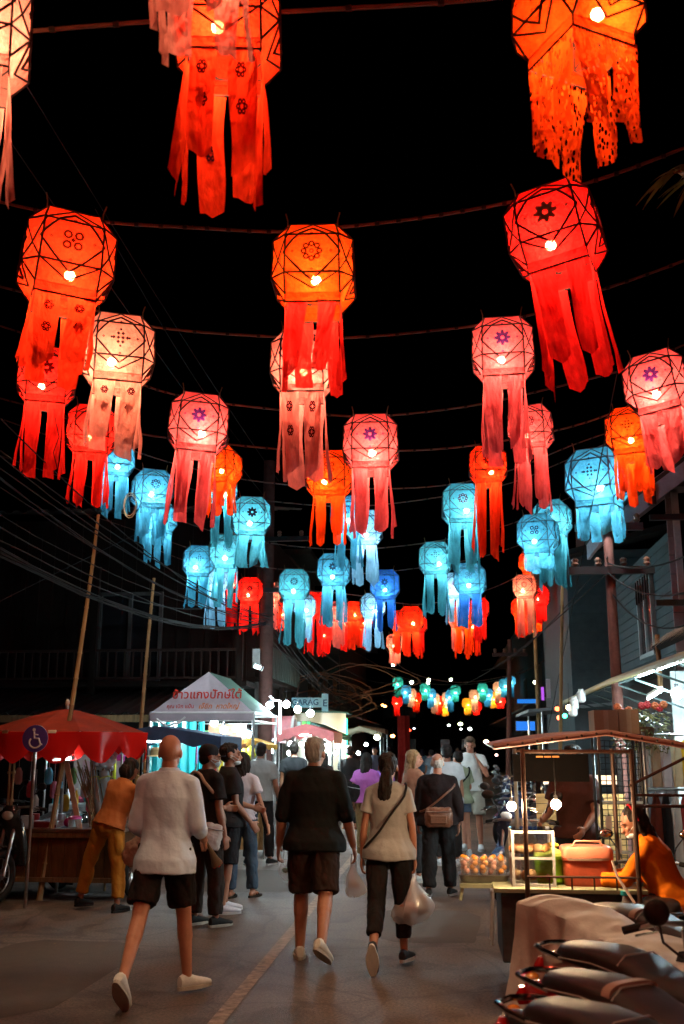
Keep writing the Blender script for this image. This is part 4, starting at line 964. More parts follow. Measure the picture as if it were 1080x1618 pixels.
# cloth covered motorcycle between them
x, y = at_tail(852,1462,.70,-152); cb = motorcycle('motorcycle','motorcycle hidden beneath the beige cloth cover',x,y,-152,pr('paint_grey',(.05,.05,.055)),mirrors=False, sc=.9)
def cover():
    T = thing('cloth_cover','beige cloth draped over a parked motorcycle, hem trailing to the road','cover',(x,y,0),radians(-152))
    mb = MB(); nu, nv = 120, 96; vs = []
    for i in range(nu+1):
        u = i/nu; yy = -.98+u*2.0
        ridge = .86-.13*u+.03*cos((yy+.6)*3)+.03*noise.noise(V(yy*3,0,0))
        hw = .17+.18*max(0,min(1,(yy+.1)*2))
        for j in range(nv+1):
            v = j/nv*2-1; a = abs(v)
            L_ = a*.95
            if L_ < hw: xx = L_; zz = ridge-.03*(L_/hw)**2
            else:
                d = L_-hw; fold = .075*sin(yy*11+2*sin(yy*4))*min(1,d*2.5); xx = hw+d*.26+fold; zz = ridge-.03-d*.93
            zz = max(zz, .012+.02*noise.noise(V(yy*5,v*5,3)))
            xx *= (1 if v > 0 else -1); y2 = yy
            if i < 8:                              # end falls behind the tail rail
                e = (8-i)/8; y2 = -.73-.22*sin(e*pi/2)-.04*e; zz = zz-(zz-.02)*(e**2)*.97; xx *= 1-.25*e
            n = noise.noise(V(y2*5,xx*7,zz*3))*.022+(.5-abs(noise.noise(V(y2*7+zz*2,xx*4+1.5,zz*2.5+y2))))*.05+noise.noise(V(y2*13,xx*15,zz*8))*.008
            vs.append(V(xx+n, y2+n, zz+n*.6))
    mb.add(vs, [(i*(nv+1)+j,(i+1)*(nv+1)+j,(i+1)*(nv+1)+j+1,i*(nv+1)+j+1) for i in range(nu) for j in range(nv)])
    o = mb.build('cloth', weave('cover_cloth',(.66,.58,.54)), T, True)
    s = o.modifiers.new('s','SOLIDIFY'); s.thickness = .004
cover()
# round dark helmet and the thin black armrests at the right edge
q = gp(1037,1442,.98); T = thing('round_mirror','round black mirror back standing above the parked motorcycles at the right','mirror',q)
m = MB(); m.tube([(0,0,0),(.02,.0,-.12),(.12,-.02,-.2)],.006,6); m.build('stem', M_black, T, True)
m = MB(); m.ell((0,0,0),(.052,.03,.052),20,14); m.build('shell', mat('matt_shell',(.02,.014,.013),.6), T, True); m = MB(); m.torus((0,0,0),.05,.006,'Y',24,6); m.build('rim', M_black, T)
# red motorcycle under the vendor
motorcycle('motorcycle','glossy red motorcycle the orange vendor sits on, white plate facing us',1.40,7.5,-5,pr('paint_red',(.32,.006,.008)),sc=.86)
# parked bikes along the right side, deeper in
motorcycle('motorcycle','silver motorcycle with mirror right behind the food cart bulbs',wp(845,1300,10.2).x,10.3,160,pr('paint_silver',(.3,.34,.36)))
b0 = motorcycle('motorcycle','dark blue motorcycle with a yellow plate parked left of the cart',.92,12.3,150,pr('paint_blue',(.02,.03,.07)))
for i, (xx, yy, hd, lb) in enumerate([(1.15,14.2,146,'black motorcycle second in the parked line behind the cart'),(1.25,16.0,152,'black motorcycle third in the parked line behind the cart'),(1.35,18.4,140,'motorcycle fourth in the parked line beyond the cart'),(1.5,21,148,'motorcycle fifth in the parked line beyond the cart'),(1.6,24,150,'motorcycle farthest in the parked line beyond the cart')]):
    dup(b0, (xx,yy,0), radians(hd), lb, 'motorcycles parked along the right side')
b0['group'] = 'motorcycles parked along the right side'
q = wp(28,1280,11.4); motorcycle('motorcycle','dark scooter facing the viewer at the left edge, grey headlamp cowl',q.x,11.9,168,pr('paint_charcoal',(.02,.022,.024)))
motorcycle('motorcycle','second scooter in the shadow under the red umbrella',q.x-.55,13.2,150,pr('paint_charcoal',(.02,.022,.024)))

# ================================================================ LAMPS
def lampbulb(px, py, Y, r, s, label, col=(1,1,1), group=None, hang=.3, name='light_bulb', mname=None):
    c = wp(px,py,Y); T = thing(name, label, 'light bulb', c, 0, group)
    m = MB(); m.ell((0,0,0), r, 10, 8); m.build('glass', glow(mname or 'lamp_%d_%d' % (s, int(col[2]*10)), col, s), T, True)
    m = MB(); m.cyl((0,0,r*.9),(0,0,r*1.8), r*.4, 8); m.build('socket', M_black, T)
    m = MB(); m.tube([(0,0,r*1.8),(0,0,hang)], .003, 4); m.build('flex', M_black, T)
    return T
WC = (.70,.94,1.0); WW = (1,.66,.36)
lampbulb(338,1142,15.9,.055,700,'upper left bulb under the white food tent',WC,hang=.2)
lampbulb(353,1153,15.9,.055,700,'lower left bulb under the white food tent',WC)
lampbulb(392,1160,16.4,.05,450,'right bulb under the white food tent beside the pole',WC)
for i, (x_, y_) in enumerate([(426,1114),(452,1113),(470,1121),(490,1127)]):
    lampbulb(x_,y_,17.6,.06,520,['bulb right of the utility pole, first of the bare row','second bulb in the bare row right of the pole','third bulb in the bare row right of the pole','last bulb in the bare row, nearest the garage sign'][i],WC)
lampbulb(512,1182,22,.09,900,'strong white lamp under the dark green stall roof',WC,mname='lamp_strong')
lampbulb(506,1174,23,.06,400,'second lamp close beside the strong white one',WC)
lampbulb(595,1165,24,.06,500,'warm bulb under the small beige umbrella',(1,.75,.4))
lampbulb(808,1274,7.2,.03,800,'left warm bulb hanging under the cart roof',WW,mname='cart_l')
lampbulb(878,1271,7.2,.033,800,'right warm bulb hanging under the cart roof',WW,mname='cart_l')
lampbulb(1069,1096,10.5,.055,2600,'white bulb under the shop awning at the right edge',WC)
lampbulb(899,1118,13,.035,120,'small warm bulb beside the glass jars at the awning end',WW,mname='warm_s')
for x_, y_, c_, lb in ((880,1120,(1,.1,.03),'upper red signal light by the bamboo pole'),(883,1134,(1,.15,.05),'lower red signal light by the bamboo pole'),(892,1131,(.05,1,.4),'green signal light by the bamboo pole')):
    lampbulb(x_,y_,16,.035,14,lb,c_,mname='sig%d' % x_, name='signal_light')
def tube(a, b, r, s, label, col=WC, key=None):
    T = thing('tube_lamp', label, 'tube lamp', (0,0,0)); m = MB(); m.cyl(a,b,r,8); m.build('tube', glow(key or 'tube_%d' % s, col, s), T, True)
    d = (Vector(b)-Vector(a)).normalized(); m = MB(); m.cyl(Vector(a)-d*.03,a,r*1.4,8); m.cyl(b,Vector(b)+d*.03,r*1.4,8); m.build('end_cap', M_white, T); 
    m = MB(); m.box((Vector(a)+Vector(b))/2+V(0,0,r+.02), ((Vector(b)-Vector(a)).length,.04,.03), d.to_track_quat('X','Z').to_matrix()); m.build('batten', M_white, T)
tube(wp(1010,1068,10.6),wp(1085,1041,8.6),.012,60,'long tube lamp under the shop awning, upper right')
tube(wp(1024,1104,11.5),wp(1044,1092,11),.012,60,'short tube lamp tilted in the shop recess')
tube(wp(84,1201,12.9),wp(112,1198,12.9),.014,170,'small tube lamp far under the red umbrella')
tube(wp(402,1052,16.8)*1.0,wp(412,1056,16.8),.03,20,'bare tube lamp fixed above the tent on the pole')
# bokeh of the far traffic and windows
far = [(668,1200,60,(1,.15,.05),.12,30,'brake'),(679,1199,60,(1,.12,.05),.14,40,'brake'),(705,1192,55,(1,.8,.6),.09,25,'head'),(688,1196,58,(1,.9,.8),.07,25,'head'),(727,1144,50,(.9,1,.5),.11,12,'g'),(742,1152,60,(.9,1,.9),.11,22,'w'),(728,1152,58,(.9,1,1),.06,22,'w'),(709,1146,55,(.8,1,1),.07,22,'w'),(768,1172,40,(1,.7,.5),.09,22,'h'),(604,1114,40,(1,.4,.1),.06,20,'o'),(608,1116,40,(1,.4,.1),.06,20,'o'),(646,1154,45,(1,.05,.02),.08,12,'r'),(654,1151,60,(.7,.8,1),.06,12,'w'),(620,1163,38,(1,.4,.1),.08,16,'o'),(784,1193,30,(1,.6,.5),.04,16,'h'),(700,1128,60,(1,1,.9),.05,16,'w'),(660,1189,70,(1,.5,.3),.08,16,'h')]
LBN = {'brake':'glowing red tail light in the far traffic','head':'pale headlight in the far traffic','g':'greenish street light far down the road','w':'distant white light between the dark buildings','h':'warm distant light at the right of the road','o':'small orange light on the far left facade','r':'single red light above the wrapped post'}
for x_, y_, Y, c_, r_, s_, k_ in far:
    T = thing('distant_light', LBN[k_], 'light', wp(x_,y_,Y), 0, 'far lights: '+k_ if LBN[k_] else None); T['group'] = LBN[k_]+'s'
    m = MB(); m.ell((0,0,0),(r_,r_*.6,r_*.7),10,6); m.build('lens', glow('far_%s_%d' % (k_, int(c_[1]*100)), c_, s_, False), T, True)
    m = MB(); m.tube([(0,0,0),(0,.05,.3)], .02, 4); m.build('bracket', M_black, T)
# far traffic bodies
for i, (px, Y, c_, lb) in enumerate([(674,60,(.1,.02,.02),'dark red car queueing far down the street'),(698,57,(.1,.1,.11),'grey car facing us far down the street')]):
    p = wp(px,1200,Y); T = thing('car', lb, 'car', (p.x,Y+.8,0)); m = MB()
    m.rings([[V(w_*copysign(abs(cos(a))**.5,cos(a)), yy, zc+hh*copysign(abs(sin(a))**.5,sin(a))) for a in [2*pi*j/16 for j in range(16)]] for yy,w_,zc,hh in ((-.5,.8,.6,.25),(0,.85,.65,.35),(1.2,.85,.7,.4),(3.2,.82,.65,.36),(3.8,.75,.6,.25))]); m.build('body', pr('car%d' % i, c_), T, True)
    m = MB(); m.rings([[V(w_*copysign(abs(cos(a))**.5,cos(a)), yy, zc+hh*copysign(abs(sin(a))**.5,sin(a))) for a in [2*pi*j/16 for j in range(16)]] for yy,w_,zc,hh in ((.2,.6,1.0,.1),(.8,.62,1.2,.25),(2.2,.62,1.22,.26),(3.1,.6,1.0,.1))]); m.build('cabin', mat('dark_glass',(.01,.01,.012)), T, True)
    for sx in (-.75,.75):
        for yy in (.3,2.9): m = MB(); m.torus((sx,yy,.3),.2,.1,'X',20,8); m.build('wheel', M_rubber, T, True)

# ================================================================ LEFT FOOD CART WITH RED UMBRELLA
U = thing('market_umbrella','big red market umbrella with scalloped valance on the left','umbrella',(wp(96,1122,12).x,12.2,0))
ux = U.location.x
mr = mat('umbrella_rust',(.25,.028,.011),.8,var=.25,scale=5); mv = filmm('red_valance_cloth',(.9,.014,.008),.02,.01)
NR = 12; R_ = .98
apex = V(0,0,2.14)
for k in range(NR):
    a0 = 2*pi*k/NR; a1 = 2*pi*(k+1)/NR; mb = MB(); n = 6; rows = []
    for i in range(n+1):
        t = i/n; r = R_*t; z = 2.12-.28*t**1.3
        rows.append([V(r*cos(a0+(a1-a0)*j/4), r*sin(a0+(a1-a0)*j/4), z-.02*sin(pi*j/4)*t) for j in range(5)])
    mb.add([p for r in rows for p in r], [(i*5+j,(i+1)*5+j,(i+1)*5+j+1,i*5+j+1) for i in range(n) for j in range(4)]); mb.build('canopy_panel', mr, U, True)
    mb = MB(); rows = []
    for i in range(5):
        t = i/4; rows.append([])
        for j in range(9):
            u = j/8; a = a0+(a1-a0)*u; rr = R_*(1.005-.02*t)+.03*sin(u*9+k)*t; sc = .10+.16*sin(pi*u)**.8; z = 1.835-sc*t*1.35
            rows[-1].append(V(rr*cos(a), rr*sin(a), z))
    mb.add([p for r in rows for p in r], [(i*9+j,(i+1)*9+j,(i+1)*9+j+1,i*9+j+1) for i in range(4) for j in range(8)]); mb.build('valance', mv, U, True)
    mb = MB(); mb.tube([(.02*cos(a0),.02*sin(a0),2.08),(R_*cos(a0),R_*sin(a0),1.83)], .009, 5); mb.build('rib', M_steel, U)
mb = MB(); mb.cyl((0,0,0),(0,0,2.2),.022,10); mb.build('pole', M_steel, U); mb = MB(); mb.ell((0,0,2.19),(.03,.03,.05),8,6); mb.build('finial', mat('pale_knob',(.5,.35,.25),.5), U, True)
# glint clips on the rim
C = thing('wooden_cart','wooden plank pushcart under the red umbrella, crates of sticks on top','cart',(ux+.22,12.0,0))
for r in range(2):
    for k in range(9):
        mb = MB(); mb.box((-.62+k*.155,-.40+r*.8,.46),(.148,.02,.5+rnd.uniform(-.01,.01))); mb.build('plank', mat('cart_plank',(.10,.042,.015),.6,var=.4,scale=6,stretch=(3,3,.6)), C)
for sx in (-.7,.7): mb = MB(); mb.box((sx,0,.46),(.02,.78,.5)); mb.build('end_board', mat('cart_plank',(.10,.042,.015)), C)
mb = MB(); mb.box((0,0,.745),(1.5,.9,.04)); mb.build('top_board', mat('cart_top',(.1,.05,.03),.35), C, bevel=.006)
mb = MB(); mb.box((0,-.43,.70),(1.5,.03,.06)); mb.box((0,-.43,.22),(1.5,.03,.05)); mb.box((0,0,.2),(1.4,.7,.03)); mb.build('frame', M_wood, C)
for sx, sy in ((.78,-.1),(-.78,-.1)):
    w = thing('wheel',None,None); w.parent = C; w.location = (sx,sy,.30)
    mb = MB(); mb.torus((0,0,0),.26,.035,'X',28,8); mb.build('tyre', M_rubber, w, True)
    mb = MB(); mb.torus((0,0,0),.225,.012,'X',24,6)
    for k in range(12): a = 2*pi*k/12; mb.tube([(.0,.03*cos(a),.03*sin(a)),(0,.22*cos(a+.15),.22*sin(a+.15))],.004,4)
    mb.cyl((-.05,0,0),(.05,0,0),.035,10); mb.build('rim', M_steel, w)
for i, sx in enumerate((-.62,-.58,.72,.30)):
    mb = MB(); n = 12; pts = [V(sx+rnd.uniform(-.005,.005),-.42 if i < 2 else .4, .0+k*1.84/n) for k in range(n+1)]
    mb.tube(pts, .016, 8)
    for k in range(1,n,2): mb.tube([pts[k]-V(0,0,.014),pts[k]+V(0,0,.014)], .026, 8)
    mb.build('post', M_bamboo, C, True)
b = MB(); b.box((.62,-.50,.80),(.34,.03,.17), RX(.1)); b = b.build('price_board', mat('cream_card',(.6,.45,.3),.7), C)
def item(name, label, cat, loc, parts, group=None, rot=None, rz=0):
    T = thing(name, label, cat, loc, rz, group, rot=rot)
    for nm, m, mb, sm in parts: mb.build(nm, m, T, sm)
    return T
cx, cyy = C.location.x, C.location.y
L_ = item('notched_board','pale notched wooden board leaning on the left cart','board',(cx+.22,cyy-.36,.77),[('board',mat('raw_pine',(.5,.28,.17),.7),(lambda m: (m.box((0,0,.38),(.06,.02,.78)), [m.box((.0,-.012,.1+k*.13),(.05,.01,.02)) for k in range(6)], m)[-1])(MB()),False)],rot=(-.08,-.3,0))
for k in range(4):
    item('cane_bundle','%s bundle of brown sticks standing in the left cart' % ['front left','second','third','rear right'][k],'sticks',(cx+.32+k*.05,cyy-.2+k*.06,.77),[('sticks',mat('twig',(.2,.13,.07),.8,var=.5),(lambda m: ([m.tube([(rnd.uniform(-.05,.05),rnd.uniform(-.04,.04),0),(rnd.uniform(-.3,-.05),rnd.uniform(-.05,.05),rnd.uniform(.6,.8))],.006,4) for _ in range(10)], m)[-1])(MB()),False)],'bundles of sticks in the left cart')
for k, (dx, w_) in enumerate(((.42,.10),(.55,.12))):
    T = thing('clear_sleeve','tall clear plastic sleeve of goods leaning on the left cart, %s' % ('left one' if k == 0 else 'right one'),'packet',(cx+dx,cyy-.15,.78),rot=(-.1,-.28,0))
    mb = MB(); mb.rings([[V(w_*.5*cos(a),.05*sin(a),z) for a in [2*pi*j/12 for j in range(12)]] for z in (0,.03,.6,.64)]); mb.build('sleeve', filmm('tinted_film',(.5,.62,.66),.35), T, True)
    mb = MB(); mb.box((0,-.0,.56),(w_,.11,.015)); mb.build('band', mat('lime_tape',(.4,.5,.12),.5), T)
T = thing('paper_bag','crumpled white bag hanging above the left cart','bag',(cx+.38,cyy-.1,1.42)); g = MB(); g.loft([(0,.12,.07,0),(.1,.14,.08,0),(.25,.12,.06,0),(.33,.04,.03,0)]); place(remesh(g,.012,1,.04,14,1),'bag',filmm('thin_white_film',(.7,.75,.8),.1),T)
for nm, lb, dx, dz, c_, r_, h_ in (('bottle','yellow bottle standing on the left cart',.12,.98,(.6,.42,.01),.028,.2),('bottle','light blue bottle on the left cart',.1,.78,(.3,.45,.5),.04,.18),('bottle','white squeeze bottle on the left cart',-.12,.80,(.6,.62,.65),.033,.22),('can','blue can hanging among the sticks',-.08,1.2,(.05,.35,.6),.03,.1),('bottle','yellow bottle hanging at the far left of the umbrella',-1.0,1.62,(.6,.4,.05),.03,.14)):
    m = MB(); m.lathe([(r_,0),(r_,h_*.7),(r_*.45,h_*.85),(r_*.4,h_)], n=14); m2 = MB(); m2.lathe([(r_*.5,h_),(r_*.5,h_*1.1)], n=10)
    item(nm, lb, nm, (cx+dx,cyy-.25,dz), [('body', mat('p_%02d%02d%02d' % tuple(int(v*99) for v in c_), c_, .35, bump=0), m, True), ('cap', M_white, m2, False)])
for i, (dx, dy, c_) in enumerate(((.02,.0,(.6,.03,.35)),(.08,.05,(.7,.1,.5)))):
    m = MB(); m.ell((0,0,.05),(.05,.05,.05),10,8); item('packet','magenta packet %s on the left cart' % ('in front' if i == 0 else 'behind'),'packet',(cx+dx,cyy-.2+dy,.77),[('packet',mat('magenta_wrap',c_,.3),m,True)])
m = MB(); m.lathe([(.07,0),(.075,.07),(.07,.1)],n=20); m2 = MB(); m2.lathe([(.073,.1),(.076,.12),(.05,.135),(.0,.138)],n=20)
item('sweet_jar','low clear tub with a pink lid at the cart front','tub',(cx+.16,cyy-.36,.77),[('tub',M_filmc,m,True),('lid',mat('pink_lid',(.75,.12,.4),.4),m2,True)])
m = MB(); m.box((0,0,.03),(.5,.3,.06)); item('tray','dark red tray on the left cart','tray',(cx-.35,cyy-.1,.765),[('tray',mat('red_tray',(.25,.02,.02),.4),m,False)])
m = MB(); m.box((0,0,.07),(.12,.1,.14)); item('box','small pale box below the red tray','box',(cx-.4,cyy-.36,.765),[('box',mat('pale_card',(.4,.42,.45),.7),m,False)])
# goods hanging along the inside of the umbrella, clips on its rim
for k in range(13):
    c_ = [(.7,.7,.72),(.75,.5,.03),(.1,.45,.6),(.7,.08,.1),(.2,.5,.15),(.75,.35,.5),(.6,.6,.5)][k*3 % 7]; nm_ = ['white','yellow','blue','red','green','pink','cream'][k*3 % 7]
    x_ = ux-.62+k*.115; z_ = 1.42-.16*(k*7 % 3); T = thing('hanging_packet','%s packet hanging under the red umbrella, number %s from its pole side' % (nm_, k) if 0 else '%s packet hanging %s under the red umbrella' % (nm_, ['at the far left','left of the sign post','just right of the sign post','low near the post','high above the tub','beside the sticks','over the cart middle','behind the leaning board','among the sticks','near the clear sleeves','right of the sleeves','by the cart end','at the far right rim'][k]),'packet',(x_,12.35+.1*(k % 2),z_),rnd.uniform(-.5,.5))
    m = MB(); m.rings([[V(w_*cos(a),.35*w_*sin(a),zz) for a in [2*pi*j/10 for j in range(10)]] for zz, w_ in ((-.2,.03),(-.17,.05),(-.05,.048),(0,.02))]); m.build('packet', mat('hp%d' % (k*3 % 7), c_, .35), T, True)
    m = MB(); m.cyl((0,0,0),(0,0,.30),.003,4); m.build('string', M_white, T)
for i, (a_deg) in enumerate((-112,-78)):
    m = MB(); m.box((R_*.99*cos(radians(a_deg)),R_*.99*sin(radians(a_deg))-.01,1.835),(.09,.02,.035),RZ(radians(a_deg+90))); m.build('rim_clip', mat('cream_clip',(.7,.5,.3),.5), U, bevel=.004)
for i, (dx, dz, c_, lb) in enumerate(((-.18,.0,(.55,.6,.62),'pale tin on the left cart beside the red tray'),(.02,.0,(.1,.35,.5),'blue tin on the left cart between the bottles'),(-.5,.0,(.6,.1,.1),'red tin at the left end of the cart'),(.24,.0,(.6,.55,.1),'mustard tin on the left cart behind the tub'))):
    m = MB(); m.lathe([(.05,0),(.05,.12),(.045,.125),(0,.125)],n=16); item('tin',lb,'tin',(cx+dx,cyy+.12,.77),[('tin',mat('tin%d' % i, c_, .35, .3),m,True)])
# wheelchair parking sign
S_ = thing('parking_sign','round violet sign with a white wheelchair symbol left of the cart','sign',(wp(55,1167,11).x,11.0,0))
zc = wp(55,1167,11).z
m = MB(); m.cyl((0,.03,0),(0,.03,zc+.1),.02,10); m.build('post', M_steel, S_, True)
m = MB(); m.cyl((0,.0,zc),(0,.012,zc),.145,32); d = m.build('disc', mat('violet_enamel',(.09,.05,.26),.35,var=.1), S_)
m = MB(); y0 = -.004
def bar(m, a, b, w): 
    a = V(a[0],y0,zc+a[1]); b = V(b[0],y0,zc+b[1]); m.tube([a,b],w,6,flat=.3)
m.cyl((-.015,y0-.002,zc+.095),(-.015,y0+.002,zc+.095),.018,14)
m.tube([(-.012,y0,zc+.075),(-.005,y0,zc+.005),(.045,y0,zc+.0),(.065,y0,zc-.065),(.085,y0,zc-.06)],.011,6); m.tube([(-.01,y0,zc+.045),(.035,y0,zc+.04)],.009,6)
m.tube([V(.005+.065*cos(a), y0, zc-.04+.06*sin(a)) for a in [radians(140+k*18) for k in range(12)]],.010,6); m.build('wheelchair_symbol', mat('white_enamel',(.6,.5,.5),.5), d, True)
m = MB(); m.torus((0,.006,zc),.14,.006,'Y',32,6); m.build('rim', mat('white_enamel',(.6,.5,.5)), d, True)

# ================================================================ WHITE TENT WITH THE THAI BANNER
TE = thing('food_tent','white peaked food tent with red Thai lettering and cyan side cloth','tent',(0,0,0))
pk = wp(336,1064,16); bl_ = wp(240,1127,15.6); br_ = wp(402,1135,15.6)
zb = bl_.z; xl, xr = bl_.x, br_.x; yf, yb = 15.5, 17.6; ap = V((xl+xr)/2+.05,15.68,pk.z+.0); ap2 = V(ap.x,17.3,ap.z)
cv = mat('tent_canvas',(.5,.44,.48),.7,var=.1,bump=.3,bscale=12)
def slope(a, b, c, m, nm, n=14):
    mb = MB(); vs = []; fs = []
    for i in range(n+1):
        t = i/n
        for j in range(n+1):
            u = j/n; p = a.lerp(b,u).lerp(c,t); s_ = .05*sin(pi*u)*sin(pi*t)+.012*noise.noise(V(u*6,t*5,a.x)); vs.append(p-V(0,0,s_))
    for i in range(n):
        for j in range(n): fs.append((i*(n+1)+j,i*(n+1)+j+1,(i+1)*(n+1)+j+1,(i+1)*(n+1)+j))
    mb.add(vs, fs); return mb.build(nm, m, TE, True)
A4 = [V(xl,yf,zb),V(xr,yf,zb-.0),V(xr,yb,zb),V(xl,yb,zb)]
dk = mat('green_canvas',(.05,.09,.07),.8)
slope(A4[0],A4[1],ap,cv,'front_gable'); slope(A4[2],A4[3],ap2,cv,'back_gable')
for (p0,p1,mm) in ((A4[1],A4[2],dk),(A4[3],A4[0],cv)):
    mb = MB(); q0, q1 = (ap, ap2) if p0 is A4[1] else (ap2, ap); n = 8
    vs = [(p0.lerp(p1,j/n)).lerp(q0.lerp(q1,j/n),i/n)-V(0,0,.05*sin(pi*i/n)*sin(pi*j/n)) for i in range(n+1) for j in range(n+1)]
    mb.add(vs,[(i*(n+1)+j,i*(n+1)+j+1,(i+1)*(n+1)+j+1,(i+1)*(n+1)+j) for i in range(n) for j in range(n)]); mb.build('side_slope', mm, TE, True)
for a in A4: m = MB(); m.cyl((a.x,a.y,0),(a.x,a.y,a.z),.022,8); m.build('leg', M_steel, TE)
m = MB()
for i in range(4): m.cyl(A4[i],A4[(i+1)%4],.02,8)
for i in range(4): m.cyl(A4[i]-V(0,0,.12),A4[(i+1)%4]-V(0,0,.12),.012,6)
m.build('top_frame', M_white, TE)
m = MB(); m.box(((xl+xr)/2,yf-.02,zb-.06),(xr-xl,.012,.1)); m.build('valance', cv, TE)
# the banner lettering lies on the front slope
nf = (A4[1]-A4[0]).cross(ap-A4[0]).normalized(); inc = acos(abs((ap-(A4[0]+A4[1])/2).normalized().y))
ang = atan2(ap.z-zb, ap.y-yf)
def on_slope(u, t): 
    p = A4[0].lerp(A4[1],u).lerp(ap,t); return p+V(0,-.035,.02)
mrd = mat('red_ink',(.5,.035,.02),.6,bump=0); mor = mat('orange_ink',(.55,.14,.02),.6,bump=0); 
for txt, u, t, sz, mm, it in (('ข้าวแกงปักษ์ใต้',.55,.40,.185,mrd,0),('คุณ เบิก แป้น',.26,.12,.08,mrd,0),('เจ๊ยิก  หาดใหญ่',.68,.12,.105,mor,.25)):
    p = on_slope(u,t); text_mesh(txt, sz, mm, TE, p, (ang,0,0), 'lettering', .003, it, sx=1.0)
# rear cloth, banner board, cyan sheets
cyan = filmm('cyan_sheet',(.03,.55,.6),.03)
for i, (x0, x1) in enumerate(((xl-.25,xl+.12),(xl+.14,xl+.50),(xl+.54,xl+.64))):
    m = MB(); n = 8; m.add([V(x0+(x1-x0)*j/n, yf+.9+.03*sin(j*1.7), z) for z in (zb-.08,1.1) for j in range(n+1)], [(j,j+1,n+2+j,n+1+j) for j in range(n)]); m.build('side_cloth', cyan, TE, True)
m = MB(); m.box((xl+1.0,yf+1.0,zb-.34),(.62,.03,.38)); bb = m.build('menu_board', mat('brown_board',(.22,.1,.06),.6,var=.4), TE)
for j in range(4):
    m = MB(); m.box((xl+.85+.09*j,yf+.98,zb-.24-.06*(j%2)),(.06,.006,.018)); m.build('menu_mark', mor, bb)
m = MB(); m.tube([wp(247,1136,15.4),wp(262,1147,15.4),wp(282,1142,15.4),wp(292,1133,15.4)],.016,6); tag(m.build('white_hose', M_white, None, True),'white plastic tube looped under the tent corner','hose')

def stall(name, label, x0, x1, y0, y1, z, canopy, table=(.5,.4,.3), rise=.25, goods=0, pal=None, glabel='goods', val=.12, tz=.8, side=None, cat='stall'):
    T = thing(name, label, cat, (x0,y0,0)); w = x1-x0; d = y1-y0
    m = MB(); n = 10; vs = []
    for i in range(n+1):
        for j in range(n+1):
            u = i/n; v = j/n; h = rise*(1-abs(2*u-1))*(1 if rise > 0 else 1); s_ = -.05*sin(pi*v)*sin(pi*2*u)**2; vs.append(V(u*w, v*d, z+h+s_))
    m.add(vs, [(i*(n+1)+j,(i+1)*(n+1)+j,(i+1)*(n+1)+j+1,i*(n+1)+j+1) for i in range(n) for j in range(n)]); m.build('canopy', canopy, T, True)
    for yy in (-.01,d+.01):
        m = MB(); vs = []; q = 20
        for r in range(2):
            for i in range(q+1): u = i/q; h = rise*(1-abs(2*u-1)); vs.append(V(u*w, yy+.01*sin(i), z+h-(val*(.75+.25*abs(sin(i*1.1))) if r else 0)))
        m.add(vs, [(i,i+1,q+2+i,q+1+i) for i in range(q)]); m.build('valance', canopy, T, True)
    m = MB(); m.add([V(0,0,z),V(0,d,z),V(0,d,z-val),V(0,0,z-val),V(w,0,z),V(w,d,z),V(w,d,z-val),V(w,0,z-val)],[(0,1,2,3),(4,5,6,7)]); m.build('valance', canopy, T)
    for sx in (.04,w-.04):
        for sy in (.04,d-.04): m = MB(); m.cyl((sx,sy,0),(sx,sy,z),.018,8); m.build('leg', M_steel, T)
    m = MB(); m.box((w/2,d/2,tz-.02),(w*.9,d*.7,.04)); m.build('table_top', mat('tbl_%02d%02d%02d' % tuple(int(c*99) for c in table), table, .5), T, bevel=.005)
    m = MB(); n = 16; vs = [V(w*.05+w*.9*i/n, d*.15+.015*sin(i*2.3), zz) for zz in (tz-.04,.12) for i in range(n+1)]; vs += [V(w*.05, d*.15+d*.7*i/n, zz) for zz in (tz-.04,.12) for i in range(n+1)]+[V(w*.95, d*.15+d*.7*i/n, zz) for zz in (tz-.04,.12) for i in range(n+1)]
    fs = []
    for b_ in range(3): o = b_*2*(n+1); fs += [(o+i,o+i+1,o+n+2+i,o+n+1+i) for i in range(n)]
    m.add(vs, fs); m.build('table_cloth', side or mat('skirt_%02d%02d%02d' % tuple(int(c*99) for c in table), tuple(c*.7 for c in table), .8), T, True)
    pal = pal or [(.6,.05,.03),(.7,.5,.05),(.1,.4,.1),(.6,.6,.6),(.1,.3,.5),(.6,.2,.4)]
    for k in range(goods):
        c_ = pal[k % len(pal)]; u = (k+.5)/goods; gx_ = x0+w*(.08+.84*u); gy_ = y0+d*(.22+.35*rnd.random()); mm = mat('g_%02d%02d%02d' % tuple(int(v*99) for v in c_), c_, .45, bump=0)
        kind = k % 4; m = MB()
        if kind == 0: m.box((0,0,.07),(.14,.12,.14)); nm = 'box'
        elif kind == 1: m.lathe([(.035,0),(.035,.14),(.015,.18),(.014,.22)],n=12); nm = 'bottle'
        elif kind == 2: m.lathe([(.05,0),(.085,.06),(.08,.06),(.0,.02)],n=16); m.ell((0,0,.06),(.07,.07,.04),10,6); nm = 'bowl'
        else: m.ell((0,0,.06),(.07,.055,.06),12,8); nm = 'packet'
        o = thing(nm, '%s laid out for sale on %s' % (nm, glabel), nm, (gx_,gy_,tz), rnd.uniform(-.4,.4), '%s items on %s' % (nm, glabel)); m.build('body', mm, o, kind != 0)
    return T
navy = mat('navy_canvas',(.03,.06,.12),.75,var=.2); 
stall('market_stall','navy canopy stall in front of the white tent',-4.75,-2.95,13.5,14.9,1.80,navy,(.4,.35,.3),.14,12,None,'the navy stall',.2)
stall('market_stall','teal canopy stall between red umbrella and navy stall',-6.2,-4.95,15.6,16.9,1.78,mat('teal_canvas',(.02,.18,.2),.7),(.5,.5,.5),.12,9,[(.05,.5,.55),(.7,.7,.7),(.6,.1,.2)],'the teal stall',.15)
